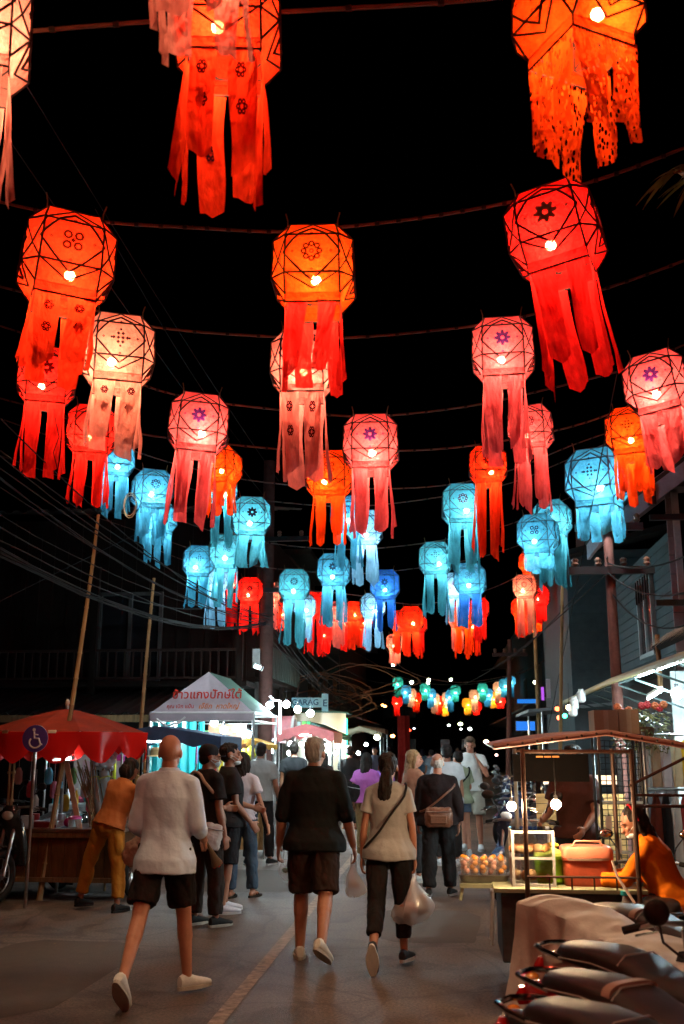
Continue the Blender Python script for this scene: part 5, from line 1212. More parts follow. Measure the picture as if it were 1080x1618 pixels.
stall('market_stall','pinkish red canopy stall right of the utility pole',-3.2,-2.1,19.6,21.2,1.93,mat('pink_canvas',(.5,.14,.14),.7),(.5,.2,.15),.16,10,None,'the pink canopy stall',.2)
stall('market_stall','dark green canopy stall with a strong white lamp',-3.7,-2.3,23.0,25.6,1.90,mat('dkgreen_canvas',(.04,.10,.09),.7),(.5,.55,.55),.3,10,None,'the green canopy stall',.1)
stall('market_stall','low stall with an orange glowing drinks counter beside the grey polo man',-3.4,-2.75,16.0,16.9,1.7,filmm('amber_canvas',(.6,.3,.05),.05),(.5,.25,.1),.1,7,[(.8,.3,.02),(.8,.6,.05),(.7,.1,.02)],'the amber counter',.08)
stall('market_stall','stall with a small beige roof beside the red wrapped post',-2.9,-1.7,28,29.5,2.02,mat('beige_canvas',(.35,.28,.2),.7),(.3,.25,.2),.18,8,None,'the beige roofed stall',.12)
stall('market_stall','striped roof stall at the far left kerb',-3.2,-1.9,33,35,2.2,mat('orange_canvas',(.4,.18,.1),.7),(.3,.3,.3),.1,6,None,'the striped stall',.15)
for i, (x_, y_, Y_, s_) in enumerate(((368,1172,17.2,350),(432,1186,20.4,420),(457,1190,21.6,420),(476,1176,22.5,300),(530,1190,25.0,420),(548,1181,27.5,420),(566,1190,30,300),(578,1176,34,300))):
    lampbulb(x_,y_,Y_,.05,s_,'%s of the extra small bulbs added among the crowded left stalls' % ['first','second','third','fourth','fifth','sixth','seventh','last'][i],(.62,.93,1),None,.25,'light_bulb','crowd_%d' % s_)  # extra bulbs put in to brighten the left stalls
for i in range(22):
    Y_ = 17.6+i*.42; c_ = [(.1,.5,.55),(.7,.7,.72),(.7,.5,.05),(.6,.08,.08),(.2,.5,.2),(.5,.2,.5)][i*5 % 6]; nm_ = ['teal','white','amber','red','green','violet'][i*5 % 6]
    T = thing('hanging_cloth','%s cloth hanging at the back of the left stalls' % nm_,'cloth',(-4.35+.02*i,Y_,1.95),rnd.uniform(.9,1.4),'cloths hanging at the back of the left stalls'); m = MB(); n = 8; h2 = rnd.uniform(.5,.9)
    m.add([V((j/n-.5)*.34,.03*sin(j*1.9+i),-h2*r/3) for r in range(4) for j in range(n+1)],[(r*(n+1)+j,r*(n+1)+j+1,(r+1)*(n+1)+j+1,(r+1)*(n+1)+j) for r in range(3) for j in range(n)]); m.build('cloth', cloth(c_), T, True)
# lit cream canvas wall with green neon edge
CW = thing('lit_canvas_wall','cream canvas side wall lit from inside with a green neon edge','canvas wall',(-3.2,26.2,0))
m = MB(); n = 14; m.add([V(1.6*i/n-.9, .02*sin(i*1.3), z) for z in (2.5,.9) for i in range(n+1)], [(i,i+1,n+2+i,n+1+i) for i in range(n)]); m.build('canvas', filmm('cream_canvas',(.75,.66,.5),.02), CW, True)
m = MB(); m.cyl((.72,-.02,1.0),(.72,-.02,2.35),.02,8); m.build('neon_tube', glow('green_neon',(.03,1,.3),7), CW)
m = MB(); m.box((-.1,.3,2.55),(1.8,1.0,.04),RY(.06)); m.build('roof', mat('dkgreen_canvas',(.04,.10,.09)), CW)
lampbulb(533,1168,25.7,.06,500,'bulb behind the cream canvas wall',(1,.85,.6))
# rolled pink sign drum on the pink stall roof
D = thing('rolled_banner','rolled pink and white banner drum on the pink stall roof','banner',wp(440,1151,20.2))
m = MB(); m.cyl((-.3,0,0),(.3,0,0),.24,24); m.build('roll', mat('pink_print',(.62,.22,.24),.5,var=.3,scale=4), D, True)
for s in (-1,1): m = MB(); m.torus((s*.3,0,0),.22,.035,'X',24,8); m.build('end_ring', M_white, D, True)
m = MB(); m.box((-.2,0,-.28),(.05,.3,.12)); m.box((.2,0,-.28),(.05,.3,.12)); m.build('cradle', M_steel, D)
# GARAGE sign
Gs = thing('garage_sign','pale blue board reading GARAGE above the lit stalls','sign',wp(485,1110,21.5))
m = MB(); m.box((0,0,0),(.66,.04,.2)); m.build('board', mat('pale_blue_board',(.2,.38,.42),.6), Gs, bevel=.004); m = MB(); m.box((.38,-.005,.0),(.14,.05,.36)); m.build('end_board', mat('pale_blue_board',(.2,.38,.42)), Gs)
text_mesh('GARAG', .17, mat('navy_ink',(.02,.04,.08),.6), Gs, (-.04,-.024,0), (pi/2,0,0)); text_mesh('E', .2, mat('navy_ink',(.02,.04,.08)), Gs, (.38,-.034,-.02), (pi/2,0,0))
for s in (-.25,.25): m = MB(); m.cyl((s,.05,.1),(s,.6,.45),.012,6); m.build('bracket', M_blackm, Gs)
# bent pipe bracket for the bare bulbs
m = MB(); m.tube([wp(426,1100,17.8),wp(432,1106,17.8),wp(442,1107,17.8),wp(442,1160,17.8)],.02,6); tag(m.build('lamp_bracket', M_white, None, True),'white bent pipe holding the bare bulbs','pipe')
# dark balcony box above the stalls
B = thing('upper_balcony','dark green upper balcony jutting over the stalls right of the pole','balcony',(-4.7,20.6,0))
m = MB(); m.box((.6,2.0,3.0),(1.2,4.0,.1)); m.build('floor', M_wooddark, B)
for k in range(16): m = MB(); m.box((1.2,.1+k*.26,3.35),(.03,.2,.62)); m.build('panel', mat('green_boards',(.035,.05,.045),.7), B)
m = MB(); m.box((1.2,2,3.7),(.06,4.1,.05)); m.build('rail', M_wooddark, B)
for k in range(3): m = MB(); m.box((1.1,.2+k*1.8,1.5),(.08,.08,3.0)); m.build('post', M_wooddark, B)
corrugated('roof', -4.7, -3.3, 20.2, 2.55, 24.6, 2.62, M_tin, B) if 0 else None
# coloured little boxes on a shelf (green and amber signs)
for i, (x_, c_) in enumerate(((464,(.5,.6,.6)),(472,(.4,.6,.6)),(480,(.2,.9,.2)),(487,(.1,.8,.3)))):
    T = thing('light_box','small lit sign panel on the shelf above the dark green stall, %s' % ['far left','pale second','yellow green third','green right'][i],'sign',wp(x_,1146,22.6)); m = MB(); m.box((0,0,0),(.075,.03,.16)); m.build('panel', glow('lbx%d' % i, c_, 1.6, False), T); m = MB(); m.box((0,.02,0),(.09,.03,.18)); m.build('case', M_black, T)
for i in range(3):
    q = wp(378+i*9,1196-i*3,17.4); T = thing('yellow_packet','yellow packet hanging at the amber counter','packet',q,0,'yellow packets at the amber counter'); m = MB(); m.ell((0,0,0),(.09,.04,.12),10,8); m.build('packet', mat('yellow_wrap',(.75,.6,.03),.4), T, True)
for i, (x_, c_, lb) in enumerate(((178,(.6,.05,.3),'tall pink and white poster panel left of the rust blouse'),(135,(.6,.6,.62),'white panel hanging behind the left cart'))):
    q = wp(x_,1225,15.2); T = thing('poster',lb,'poster',q); m = MB(); m.box((0,0,0),(.34,.02,.6)); p_ = m.build('panel', mat('poster%d' % i, c_, .6), T); m = MB(); m.box((.05,-.014,0),(.2,.004,.42)); m.build('print', mat('poster_pale',(.65,.5,.6),.6), p_)
m = MB(); m.cyl(wp(181,1230,15)+V(0,0,-.35),wp(181,1185,15),.03,8); tag(m.build('yellow_post', mat('yellow_paint',(.6,.6,.02),.5), None, True),'bright yellow post behind the rust blouse woman','post')
T = thing('sun_hat','straw hat hanging at the teal stall','hat',wp(247,1195,15.5)); m = MB(); m.lathe([(.2,0),(.1,.02),(.095,.1),(.06,.13),(0,.135)],n=20); m.build('hat', mat('straw_hat',(.6,.42,.2),.8), T, True)
# interior strip lamps of the lit left stalls
tube((-5.9,16.9,1.9),(-5.2,16.9,1.9),.02,25,'tube lamp in the teal stall',(.6,.95,1),'tube_t')
tube((-4.4,14.6,1.74),(-3.4,14.6,1.74),.015,16,'tube lamp under the navy canopy',(.8,.95,1),'tube_n')
tube((-3.0,20.9,1.9),(-2.3,20.9,1.9),.02,22,'tube lamp under the pink canopy',(1,.9,.95),'tube_p')
# ================================================================ RIGHT FOOD CART (sidecar cart with gabled roof)
X0, X1, YF, YB = .52, 1.24, 7.15, 7.95
CT = thing('food_cart','metal food cart with gabled brown roof, two warm bulbs and green counter','food cart',(0,0,0))
M_rust = mat('brown_steel',(.09,.05,.035),.5,.5,var=.4)
roofm = mat('pinkish_sheet',(.42,.2,.15),.5,var=.25,scale=4)
rx0, rxp, rx1 = wp(775,1182,7.3).x, wp(945,1160,7.3).x, 1.95
ze, zp = 1.675, 1.765
ry0, ry1 = 6.95, 8.25
for nm, xa, za, xb, zb_ in (('roof_sheet',rx0,ze,rxp,zp),('roof_sheet',rxp,zp,rx1,ze-.06)):
    n = 12; m = MB(); top = []; 
    for i in range(n+1):
        t = i/n; x = xa+(xb-xa)*t; z = za+(zb_-za)*t+.015*sin(pi*t); top.append((x,z))
    m.rings([[V(x,ry0,z),V(x,ry1,z+.03),V(x,ry1,z+.015),V(x,ry0,z-.014)] for x, z in top]); m.build(nm, roofm, CT, True)
m = MB(); m.tube([(rx0,ry0-.005,ze),(rxp,ry0-.005,zp),(rx1,ry0-.005,ze-.06)],.02,8); m.build('roof_edge', mat('salmon_tube',(.5,.22,.16),.4), CT, True)
for i in range(18):
    t = i/17; x = rx0+(rx1-rx0)*t; z = (ze+(zp-ze)*(x-rx0)/(rxp-rx0)) if x < rxp else (zp-(zp-ze+.06)*(x-rxp)/(rx1-rxp))
    m = MB(); m.ell((x,ry0-.026,z),.009,8,5); m.build('rivet', M_rust, CT, True)
for x in (X0,X1):
    for y in (YF,YB): m = MB(); m.cyl((x,y,.05),(x,y,1.66),.016,8); m.build('post', M_rust if x > 1 or y < 7.5 else M_steel, CT, True)
m = MB(); m.box((rxp,7.3,1.71),(.02,.02,.12)); m.tube([(X0,YF,1.64),(X1,YF,1.64)],.013,6); m.tube([(X0,YB,1.64),(X1,YB,1.64)],.013,6); m.tube([(X1,YF,1.38),(X1-.02,YF,1.42),(X1+.35,YF,1.60)],.011,6)
m.tube([(X1,YF,1.36),(1.9,YF,1.36)],.010,6); m.tube([(X1,YF,1.29),(1.62,YF,1.29),(1.68,YF,1.33),(1.68,YF,1.6)],.012,6); m.build('frame_rail', M_rust, CT, True)
m = MB(); m.box((.80,7.6,.745),(1.0,.86,.03)); m.build('counter', mat('green_counter',(.3,.32,.2),.4), CT, bevel=.004)
m = MB(); m.box((.80,7.62,.5),(.9,.7,.44)); m.build('lower_box', mat('dark_bin',(.06,.07,.075),.6,var=.4), CT, bevel=.008)
m = MB()
for z in (.84,): m.tube([(X0,YF-.02,z),(X1,YF-.02,z)],.008,6)
for k in range(6): x = X0+k*(X1-X0)/5; m.tube([(x,YF-.02,.76),(x,YF-.02,.84)],.006,5)
m.build('counter_rail', M_rust, CT)
m = MB(); m.box((.26,7.62,.735),(.36,.34,.025)); m.tube([(.1,7.48,.73),(.08,7.46,.64)],.012,6); m.build('side_shelf', mat('green_counter',(.3,.32,.2)), CT)
m = MB()
for z in (.60,.28,.06): m.tube([(X0-.06,YF-.06,z),(X0+.32,YF-.06,z)],.014,6)
for x in (X0-.06,X0+.14,X0+.32): m.tube([(x,YF-.06,.06),(x,YF-.06,.6)],.014,6)
m.tube([(X0-.06,YF-.06,.58),(X0+.3,YF-.06,.3)],.012,6); m.tube([(X0+.34,YF-.08,.52),(X0+.34,YF-.08,.55),(1.35,YF-.08,.52)],.018,6); m.build('tow_frame', mat('worn_brass',(.25,.18,.1),.4,.7), CT, True)
for y in (7.3,8.0):
    w = thing('wheel',None,None); w.parent = CT; w.location = (X0-.02,y,.2); m = MB(); m.torus((0,0,0),.16,.035,'X',24,8); m.build('tyre', M_rubber, w, True); m = MB(); m.cyl((-.02,0,0),(.02,0,0),.13,16); m.build('rim', M_steel, w)
m = MB(); m.box((.78,7.92,1.52),(.56,.02,.2)); m.build('black_board', mat('blackboard',(.0015,.001,.001),.8,spec=.1), CT)
m = MB(); [m.box((.70+.06*k,7.905,1.60),(.05,.006,.012)) for k in range(3)]; m.build('chalk_mark', mat('amber_print',(.6,.25,.05),.5), CT)
# glass case
q = V(.575,7.42,.76); GCs = thing('glass_case','glass food case with white frame on the cart counter','glass case',q)
w_, d_, h_ = .27,.3,.36; m = MB()
for sx in (-1,1):
    for sy in (-1,1): m.box((sx*w_/2,sy*d_/2,h_/2),(.018,.018,h_))
for z in (0.01,h_*.5,h_-.01):
    for sy in (-1,1): m.box((0,sy*d_/2,z),(w_,.016,.016))
    for sx in (-1,1): m.box((sx*w_/2,0,z),(.016,d_,.016))
m.build('frame', M_white, GCs); m = MB(); m.box((0,0,h_+.004),(w_+.01,d_+.01,.004)); m.build('lid', M_glass, GCs)
for sy in (-1,1): m = MB(); m.box((0,sy*(d_/2-.004),h_/2),(w_-.03,.003,h_-.04)); m.build('pane', M_glass, GCs)
m = MB(); m.box((0,0,h_*.5),(w_-.04,d_-.04,.006)); m.build('shelf', M_glass, GCs)
for k in range(10):
    x = q.x-.096+.048*(k % 5); z = q.z+(.02 if k < 5 else h_*.5+.01); T = thing('snack','%s snack, %s on the %s shelf of the glass case' % ('grilled' if k % 2 else 'pale', ['leftmost','second','middle','fourth','rightmost'][k % 5], 'lower' if k < 5 else 'upper'),'snack',(x,q.y+rnd.uniform(-.05,.05),z),rnd.uniform(0,3),'snacks in the glass case'); m = MB(); m.ell((0,0,.036),(.032,.06,.036),10,6); m.build('body', mat('grilled',(.6,.26,.08),.4,var=.6,scale=30) if k % 2 else mat('dough',(.6,.4,.2),.5), T, True)
# green bucket, orange cooler, water bucket
m = MB(); m.lathe([(.085,0),(.1,.05),(.105,.16),(.112,.17),(.112,.185),(.1,.185),(.095,.02),(0,.02)],n=28); item('green_bucket','lime green lidded bucket between glass case and cooler','bucket',(wp(868,1365,7.45).x,7.45,.76),[('pot',mat('lime_plastic',(.3,.7,.03),.3,coat=.4),m,True),('lid',mat('lime_plastic2',(.35,.5,.1),.35),MB().lathe([(.115,.185),(.112,.205),(.06,.225),(.03,.24),(0,.242)],n=28),True),('herbs',mat('yellow_bits',(.55,.4,.05),.6),MB().ell((.02,0,.25),(.05,.04,.02)),True)])
q = V(wp(926,1365,7.42).x,7.42,.76); m = MB(); m.loft([(0,.155,.11,0),(.02,.162,.115,0),(.16,.165,.12,0),(.165,.172,.125,0),(.18,.172,.125,0)],None,28,.3); m2 = MB(); m2.loft([(.182,.174,.128,0),(.235,.172,.128,0),(.25,.16,.12,0),(.255,.14,.1,0)],None,28,.3)
item('cooler','salmon orange plastic cooler with a pale band on the counter','cooler',q,[('tub',mat('salmon_plastic',(.85,.17,.08),.35,coat=.4),m,True),('lid',mat('salmon_lid',(.85,.28,.17),.35,coat=.4),m2,True),('band',mat('cream_plastic',(.7,.5,.38),.35),MB().loft([(.166,.174,.132,0),(.180,.176,.134,0)],None,28,.45),False),('handle',mat('salmon_lid',(.62,.2,.12)),MB().tube([(-.1,-.11,.26),(-.08,-.11,.29),(.08,-.11,.29),(.1,-.11,.26)],.009,6),True)])
# tray with cups of fruit
T = thing('cup_tray','steel tray on the cart side shelf','tray',(.25,7.62,.75)); m = MB(); m.loft([(0,.16,.12,0),(.05,.18,.14,0)],None,24,.4); m.build('tray', M_steel, T, True)
for k in range(15):
    x = .25-.13+.065*(k % 5); y = 7.62-.08+.08*(k//5); T = thing('fruit_cup','clear cup of %s fruit, %s of the %s row on the tray' % ('orange' if k % 3 else 'pink', ['leftmost','second','middle','fourth','rightmost'][k % 5], ['front','middle','back'][k//5]),'cup',(x,y,.80),0,'fruit cups on the steel tray')
    m = MB(); m.lathe([(.026,0),(.036,.09),(.037,.09),(.04,.105)],n=12); m.build('cup', M_filmc, T, True); m = MB(); [m.ell((.013*cos(j*2.1+k),.013*sin(j*2.1+k),.025+.026*j),(.02,.017,.019),8,5) for j in range(4)]; m.build('fruit', mat(*(('orange_fruit',(.85,.33,.02),.4) if k % 3 else ('pink_fruit',(.75,.35,.25),.4))), T, True)
# stools, bucket below
for i, (x, y, c, lb) in enumerate(((.50,9.6,(.5,.5,.5),'pale metal stool behind the cart'),(.62,8.6,(.3,.015,.015),'dark red plastic stool left of the cart'))):
    T = thing('stool',lb,'stool',(x,y,0)); mm = mat('stool%d' % i, c, .4)
    m = MB(); m.box((0,0,.44),(.26,.26,.025)); m.build('seat', mm, T, bevel=.006)
    for sx in (-.11,.11):
        for sy in (-.11,.11): m = MB(); m.tube([(sx,sy,.43),(sx*1.2,sy*1.2,0)],.012,6); m.build('leg', mm, T)
m = MB(); m.lathe([(.1,0),(.13,.25),(.135,.25),(.12,.02),(0,.02)],n=20); item('blue_bucket','blue plastic bucket on the ground by the cart','bucket',(.66,8.25,.0),[('bucket',mat('blue_plastic',(.04,.12,.3),.4),m,True)])
m = MB(); m.lathe([(.035,0),(.04,.14),(.02,.17),(.02,.2)],n=14); item('jug','clear jug with a teal lid under the counter','jug',(1.13,7.04,.545),[('jug',M_filmc,m,True),('lid',mat('teal_plastic',(.02,.35,.4),.4),MB().lathe([(.028,.2),(.028,.225)],n=14),False)])
# rope stick from counter to ground
m = MB(); m.tube([wp(967,1360,7.0),wp(975,1385,6.95),wp(1003,1428,6.8)],.009,6); tag(m.build('power_lead', mat('pale_lead',(.6,.45,.38),.5,bump=0), None, True),'pale lead running down from the cart past the vendor','cord')
m = MB(); m.lathe([(.03,0),(.045,.03),(.0,.02)],n=14)
# cardboard box standing on rack, wire grid rack
RK = thing('wire_rack','tall black wire grid rack behind the cart vendor','rack',(1.30,9.0,0))
m = MB()
for k in range(8): m.tube([(.0+k*.045,0,.5),(k*.045,0,1.72)],.0035,4)
for k in range(27): m.tube([(0,0,.5+k*.047),(.33,0,.5+k*.047)],.0035,4)
m.build('grid', M_blackm, RK)
m = MB(); [m.cyl((x,0,0),(x,0,1.76),.013,8) for x in (-.01,.34)]; [m.cyl((x,.32,0),(x,.32,1.76),.013,8) for x in (-.01,.34)]; m.box((.165,.16,1.77),(.38,.38,.015)); m.build('frame', M_blackm, RK)
m = MB(); m.box((.165,-.01,1.22),(.33,.03,.02)); m.box((.165,-.01,.82),(.33,.03,.02)); m.build('shelf', mat('pale_strip',(.5,.6,.65),.4), RK)
for k in range(5):
    x = .04+.07*k; T = thing('hanging_packet','small white packet, %s column of the wire rack' % ['leftmost','second','middle','fourth','rightmost'][k],'packet',(1.30+x*1.0,8.97,1.05-.18*(k % 2)),0,'packets on the wire rack'); m = MB(); m.box((0,0,0),(.05,.012,.12)); m.build('packet', mat('packet_white',(.5,.42,.4),.5), T)
for i, (dx, w2, h2, lb) in enumerate(((.07,.2,.20,'left cardboard box above the cart roof'),(.26,.165,.205,'right cardboard box above the cart roof'))):
    m = MB(); m.box((0,0,h2/2),(w2,.34,h2)); T = item('cardboard_box',lb,'box',(1.30+dx,9.16,1.778),[('box',mat('grey_cardboard',(.36,.24,.15)),m,False)]); m = MB(); m.box((0,-.171,h2*.5),(.04,.002,h2)); m.build('tape', mat('tape',(.4,.3,.2),.3), T)
# clothes rail with hanging clothes
CR = thing('clothes_rail','steel clothes rail at the shop front behind the vendor','rail',(0,0,0))
for z, y in ((1.78,9.9),(1.30,9.6)):
    m = MB(); m.cyl((1.78,y,z),(2.9,y,z),.012,8); m.build('bar', M_steel, CR)
for x in (1.78,2.9):
    for y in (9.6,9.9): m = MB(); m.cyl((x,y,0),(x,y,1.8),.015,8); m.build('post', M_steel, CR)
def garment(x, y, z, w, h, c, label, group):
    T = thing('hanging_garment', label, 'garment', (x,y,z), rnd.uniform(-.2,.2), group)
    m = MB(); n = 12; rs = []
    for i in range(8):
        t = i/7; ww = w*(.35+.65*min(1,t*5))*(1+.08*t); rs.append([V(ww/2*cos(a)+.008*sin(a*5+t*3), .03*(1+t)*sin(a)+.008*sin(a*7), -.04-h*t) for a in [2*pi*j/n for j in range(n)]])
    m.rings(rs); m.build('cloth', cloth(c), T, True)
    m = MB(); m.tube([(-w*.35,0,-.06),(0,0,-.02),(w*.35,0,-.06)],.005,5); m.tube([(0,0,-.02),(0,0,.01)],.004,5); m.build('hanger', M_steel, T)
cols = [((.12,.03,.02),'maroon'),((.02,.02,.022),'black'),((.55,.62,.66),'pale blue'),((.2,.03,.03),'wine'),((.55,.45,.4),'cream'),((.4,.05,.015),'rust'),((.02,.09,.06),'bottle green'),((.03,.03,.035),'charcoal'),((.2,.02,.015),'dark red'),((.25,.04,.02),'brick'),((.5,.55,.6),'light grey'),((.6,.2,.25),'rose')]
for i, (c, nm) in enumerate(cols): garment(1.86+i*.083, 9.6, 1.29, .11, .75, c, '%s garment on the lower clothes rail' % nm, 'clothes on the lower rail')
cols2 = [((.6,.6,.6),'white'),((.4,.3,.2),'tan'),((.55,.57,.62),'grey white'),((.6,.58,.4),'cream yellow'),((.65,.45,.04),'yellow'),((.05,.03,.03),'black'),((.04,.03,.03),'dark'),((.7,.25,.35),'pink'),((.72,.28,.38),'pink'),((.6,.5,.4),'beige'),((.04,.1,.25),'blue')]
for i, (c, nm) in enumerate(cols2): garment(1.84+i*.095, 9.9, 1.77, .12, .42, c, '%s garment on the upper clothes rail' % nm, 'clothes on the upper rail')
# shop interior to the right edge
SH = thing('lit_shop','brightly lit shop with white door frame at the right edge','shop',(0,0,0))
m = MB(); m.box((2.62,10.9,1.25),(.08,.06,2.4)); m.build('door_post', mat('blue_white_post',(.45,.6,.75),.4), SH); m = MB(); m.box((2.55,10.9,1.25),(.03,.08,2.4)); m.build('post_edge', mat('blue_paint',(.03,.1,.4),.4), SH)
m = MB(); m.box((3.6,12.6,1.3),(1.8,.04,2.5)); m.build('back_wall', mat('shop_wall',(.5,.55,.55),.7), SH)
for k in range(7):
    x, z = 2.85+.22*(k % 4), 1.55+.42*(k//4); m = MB(); m.box((x,11.3+.04*k,z),(.2,.02,.26)); tag(m.build('poster', mat(*[('sheet_w',(.7,.7,.7),.6),('sheet_p',(.6,.08,.3),.6),('sheet_v',(.4,.35,.6),.6)][k % 3]), None),'%s sheet pinned in the bright shop doorway' % ['white','magenta','violet'][k % 3],'poster','sheets in the bright shop doorway')
lampbulb(1046,1190,10.7,.05,900,'added bulb lighting the hanging clothes in the right shop',WC)  # added so the garment rails are lit
lampbulb(1066,1222,11.4,.05,900,'added lower bulb deep in the right shop',WC)  # second bulb added to brighten the shop interior
# flowering plant over the cart roof
PL = thing('flowering_plant','bushy hanging plant with red and orange blooms above the cart roof','plant',wp(1012,1140,9.9))
m = MB(); m.lathe([(.09,-.2),(.13,-.05),(.135,-.05)],n=18); m.build('pot', mat('clay_pot',(.2,.09,.05),.7), PL, True)
m = MB(); r2 = random.Random(11)
for k in range(900):
    a = r2.uniform(0,6.28); rr = r2.random()**.5; p = V(.27*rr*cos(a), .15*rr*sin(a), r2.uniform(-.24,.14)-.06*rr); s = r2.uniform(.012,.028); d = V(r2.uniform(-1,1),r2.uniform(-1,1),r2.uniform(-1,.2)).normalized(); e = d.orthogonal().normalized()
    m.add([p,p+d*s+e*s*.45,p+d*s*2.2,p+d*s-e*s*.45],[(0,1,2,3)])
o = m.build('foliage', mat('olive_leaf',(.10,.11,.025),.5,var=.5), PL); o['kind'] = 'stuff'
for k, (dx, dz, c) in enumerate(((-.22,.13,(.6,.12,.02)),(-.12,.10,(.55,.14,.04)),(.0,.14,(.5,.01,.02)),(.05,.15,(.55,.01,.02)),(.12,.14,(.5,.01,.03)),(.2,.15,(.6,.015,.02)),(-.18,.08,(.6,.2,.05)),(.16,.12,(.5,.01,.02)))):
    m = MB()
    for j in range(7): a = 2*pi*j/7; m.ell((dx+.022*cos(a),-.1+.01*sin(j),dz+.02*sin(a)),(.018,.012,.018),6,4)
    m.ell((dx,-.11,dz),.013,6,4); m.build('flower', mat('petal%d' % (k % 4), c, .5), PL, True)
for nm, x_, y_ in (('left',907,1112),('right',918,1100),('lower',905,1122)):
    q = wp(x_,y_,12); m = MB(); m.lathe([(.03,-.07),(.05,-.05),(.05,.04),(.03,.06),(.03,.08)],n=14); item('hanging_jar','%s glass jar hanging at the awning end' % nm,'jar',q,[('jar',filmm('frosted_jar',(.6,.6,.58),.25),m,True)])
# blue lit boxes and dark canopy down the right side
for x_, y_, Y, w2, h2, c, lb in ((830,1147,24,.42,.2,(.03,.22,.85),'blue lit sign box beyond the cart'),(833,1108,26,.5,.1,(.02,.2,.7),'thin blue lit canopy strip further along'),(857,1096,24,.06,.3,(.5,.1,.8),'small violet lit pennant sign')):
    T = thing('lit_sign',lb,'sign',wp(x_,y_,Y)); m = MB(); m.box((0,0,0),(w2,.05,h2)); m.build('face', glow('sg_%d' % y_, c, 1.1), T); m = MB(); m.box((0,.04,0),(w2+.03,.05,h2+.03)); m.build('case', M_black, T)
m = MB(); m.box((.0,0,0),(.09,.012,.3)); 
T = thing('white_pennant','grey banner hanging beside the violet pennant','banner',wp(866,1088,22)); m = MB(); m.box((0,0,0),(.09,.01,.4)); m.build('cloth', cloth((.4,.4,.45)), T)
T = thing('side_canopy','dark grey canopy roof over the right kerb behind the cart','canopy',(1.7,18.2,0)); m = MB(); m.box((.7,1.6,2.35),(1.9,3.2,.05),RY(-.08)); m.build('sheet', mat('grey_sheet',(.22,.24,.25),.6), T)
for sx in (0,1.4):
    for sy in (.1,3.1): m = MB(); m.cyl((sx,sy,0),(sx,sy,2.3+.1*(sx>0)),.02,8); m.build('leg', M_steel, T)
# timber counter glowing behind the bulbs
T = thing('timber_kiosk','warm lit timber kiosk front behind the cart bulbs','kiosk',(.95,11.0,0))
for k in range(8): m = MB(); m.box((.42,0,.45+k*.1),(.9,.02,.094)); m.build('plank', mat('honey_wood',(.45,.24,.08),.5,var=.35,scale=5,stretch=(.5,3,3)), T)
m = MB(); m.box((.42,.25,.82),(.9,.5,.03)); m.build('shelf', M_wood, T)
for x in (0,.84): m = MB(); m.box((x,.02,.8),(.05,.05,1.6)); m.build('post', M_wooddark, T)
for nm, dx, w2 in (('left',.18,.26),('right',.64,.3)):
    m = MB(); m.box((0,0,.0),(w2,.03,.09)); o = item('lit_sign','%s white glowing panel on the timber kiosk' % nm,'sign',(.95+dx,10.96,1.34),[('face',glow('kiosk_face',(1,.75,.5),2.2),m,False)])
lampbulb(852,1262,11.6,.04,350,'bulb inside the timber kiosk',WW,mname='kiosk_b')
# branch with drooping leaves at the upper right
TR = thing('leafy_branch','drooping yellow green leaves of a tree at the upper right edge','tree branch',wp(1090,265,6.5))
m = MB(); m.tube([(.6,.2,.1),(.25,.05,.12),(0,0,0),(-.12,-.02,-.05)],[.03,.022,.014,.006],8); m.build('branch', M_wood, TR, True)
lm = mat('mango_leaf',(.36,.32,.07),.45,var=.4); r2 = random.Random(4)
for cl, (cx_, cz_) in enumerate(((-.10,-.02),(-.03,.02),(.05,-.06),(.1,.06))):
    for k in range(10):
        a = r2.uniform(-1.4,1.4); el = r2.uniform(.15,.9); ln = r2.uniform(.16,.30); m = MB(); n = 6; L1 = []; L2 = []; Mid = []
        d = V(sin(a), r2.uniform(-.4,.4), 0).normalized()
        for i in range(n+1):
            t = i/n; c = V(cx_,0,cz_)+d*ln*t*cos(el*.6)+V(0,0,-ln*(t**1.5)*(.5+el*.5)); w2 = .022*sin(pi*min(1,t*.96+.04))**.7; s = V(-d.y,d.x,0)
            L1.append(c+s*w2); Mid.append(c-V(0,0,.004)); L2.append(c-s*w2)
        vs = L1+Mid+L2; q = n+1; m.add(vs,[(i,i+1,q+i+1,q+i) for i in range(n)]+[(q+i,q+i+1,2*q+i+1,2*q+i) for i in range(n)]); m.build('leaf', lm, TR, True)
bpy.data.scenes.remove(TMP)
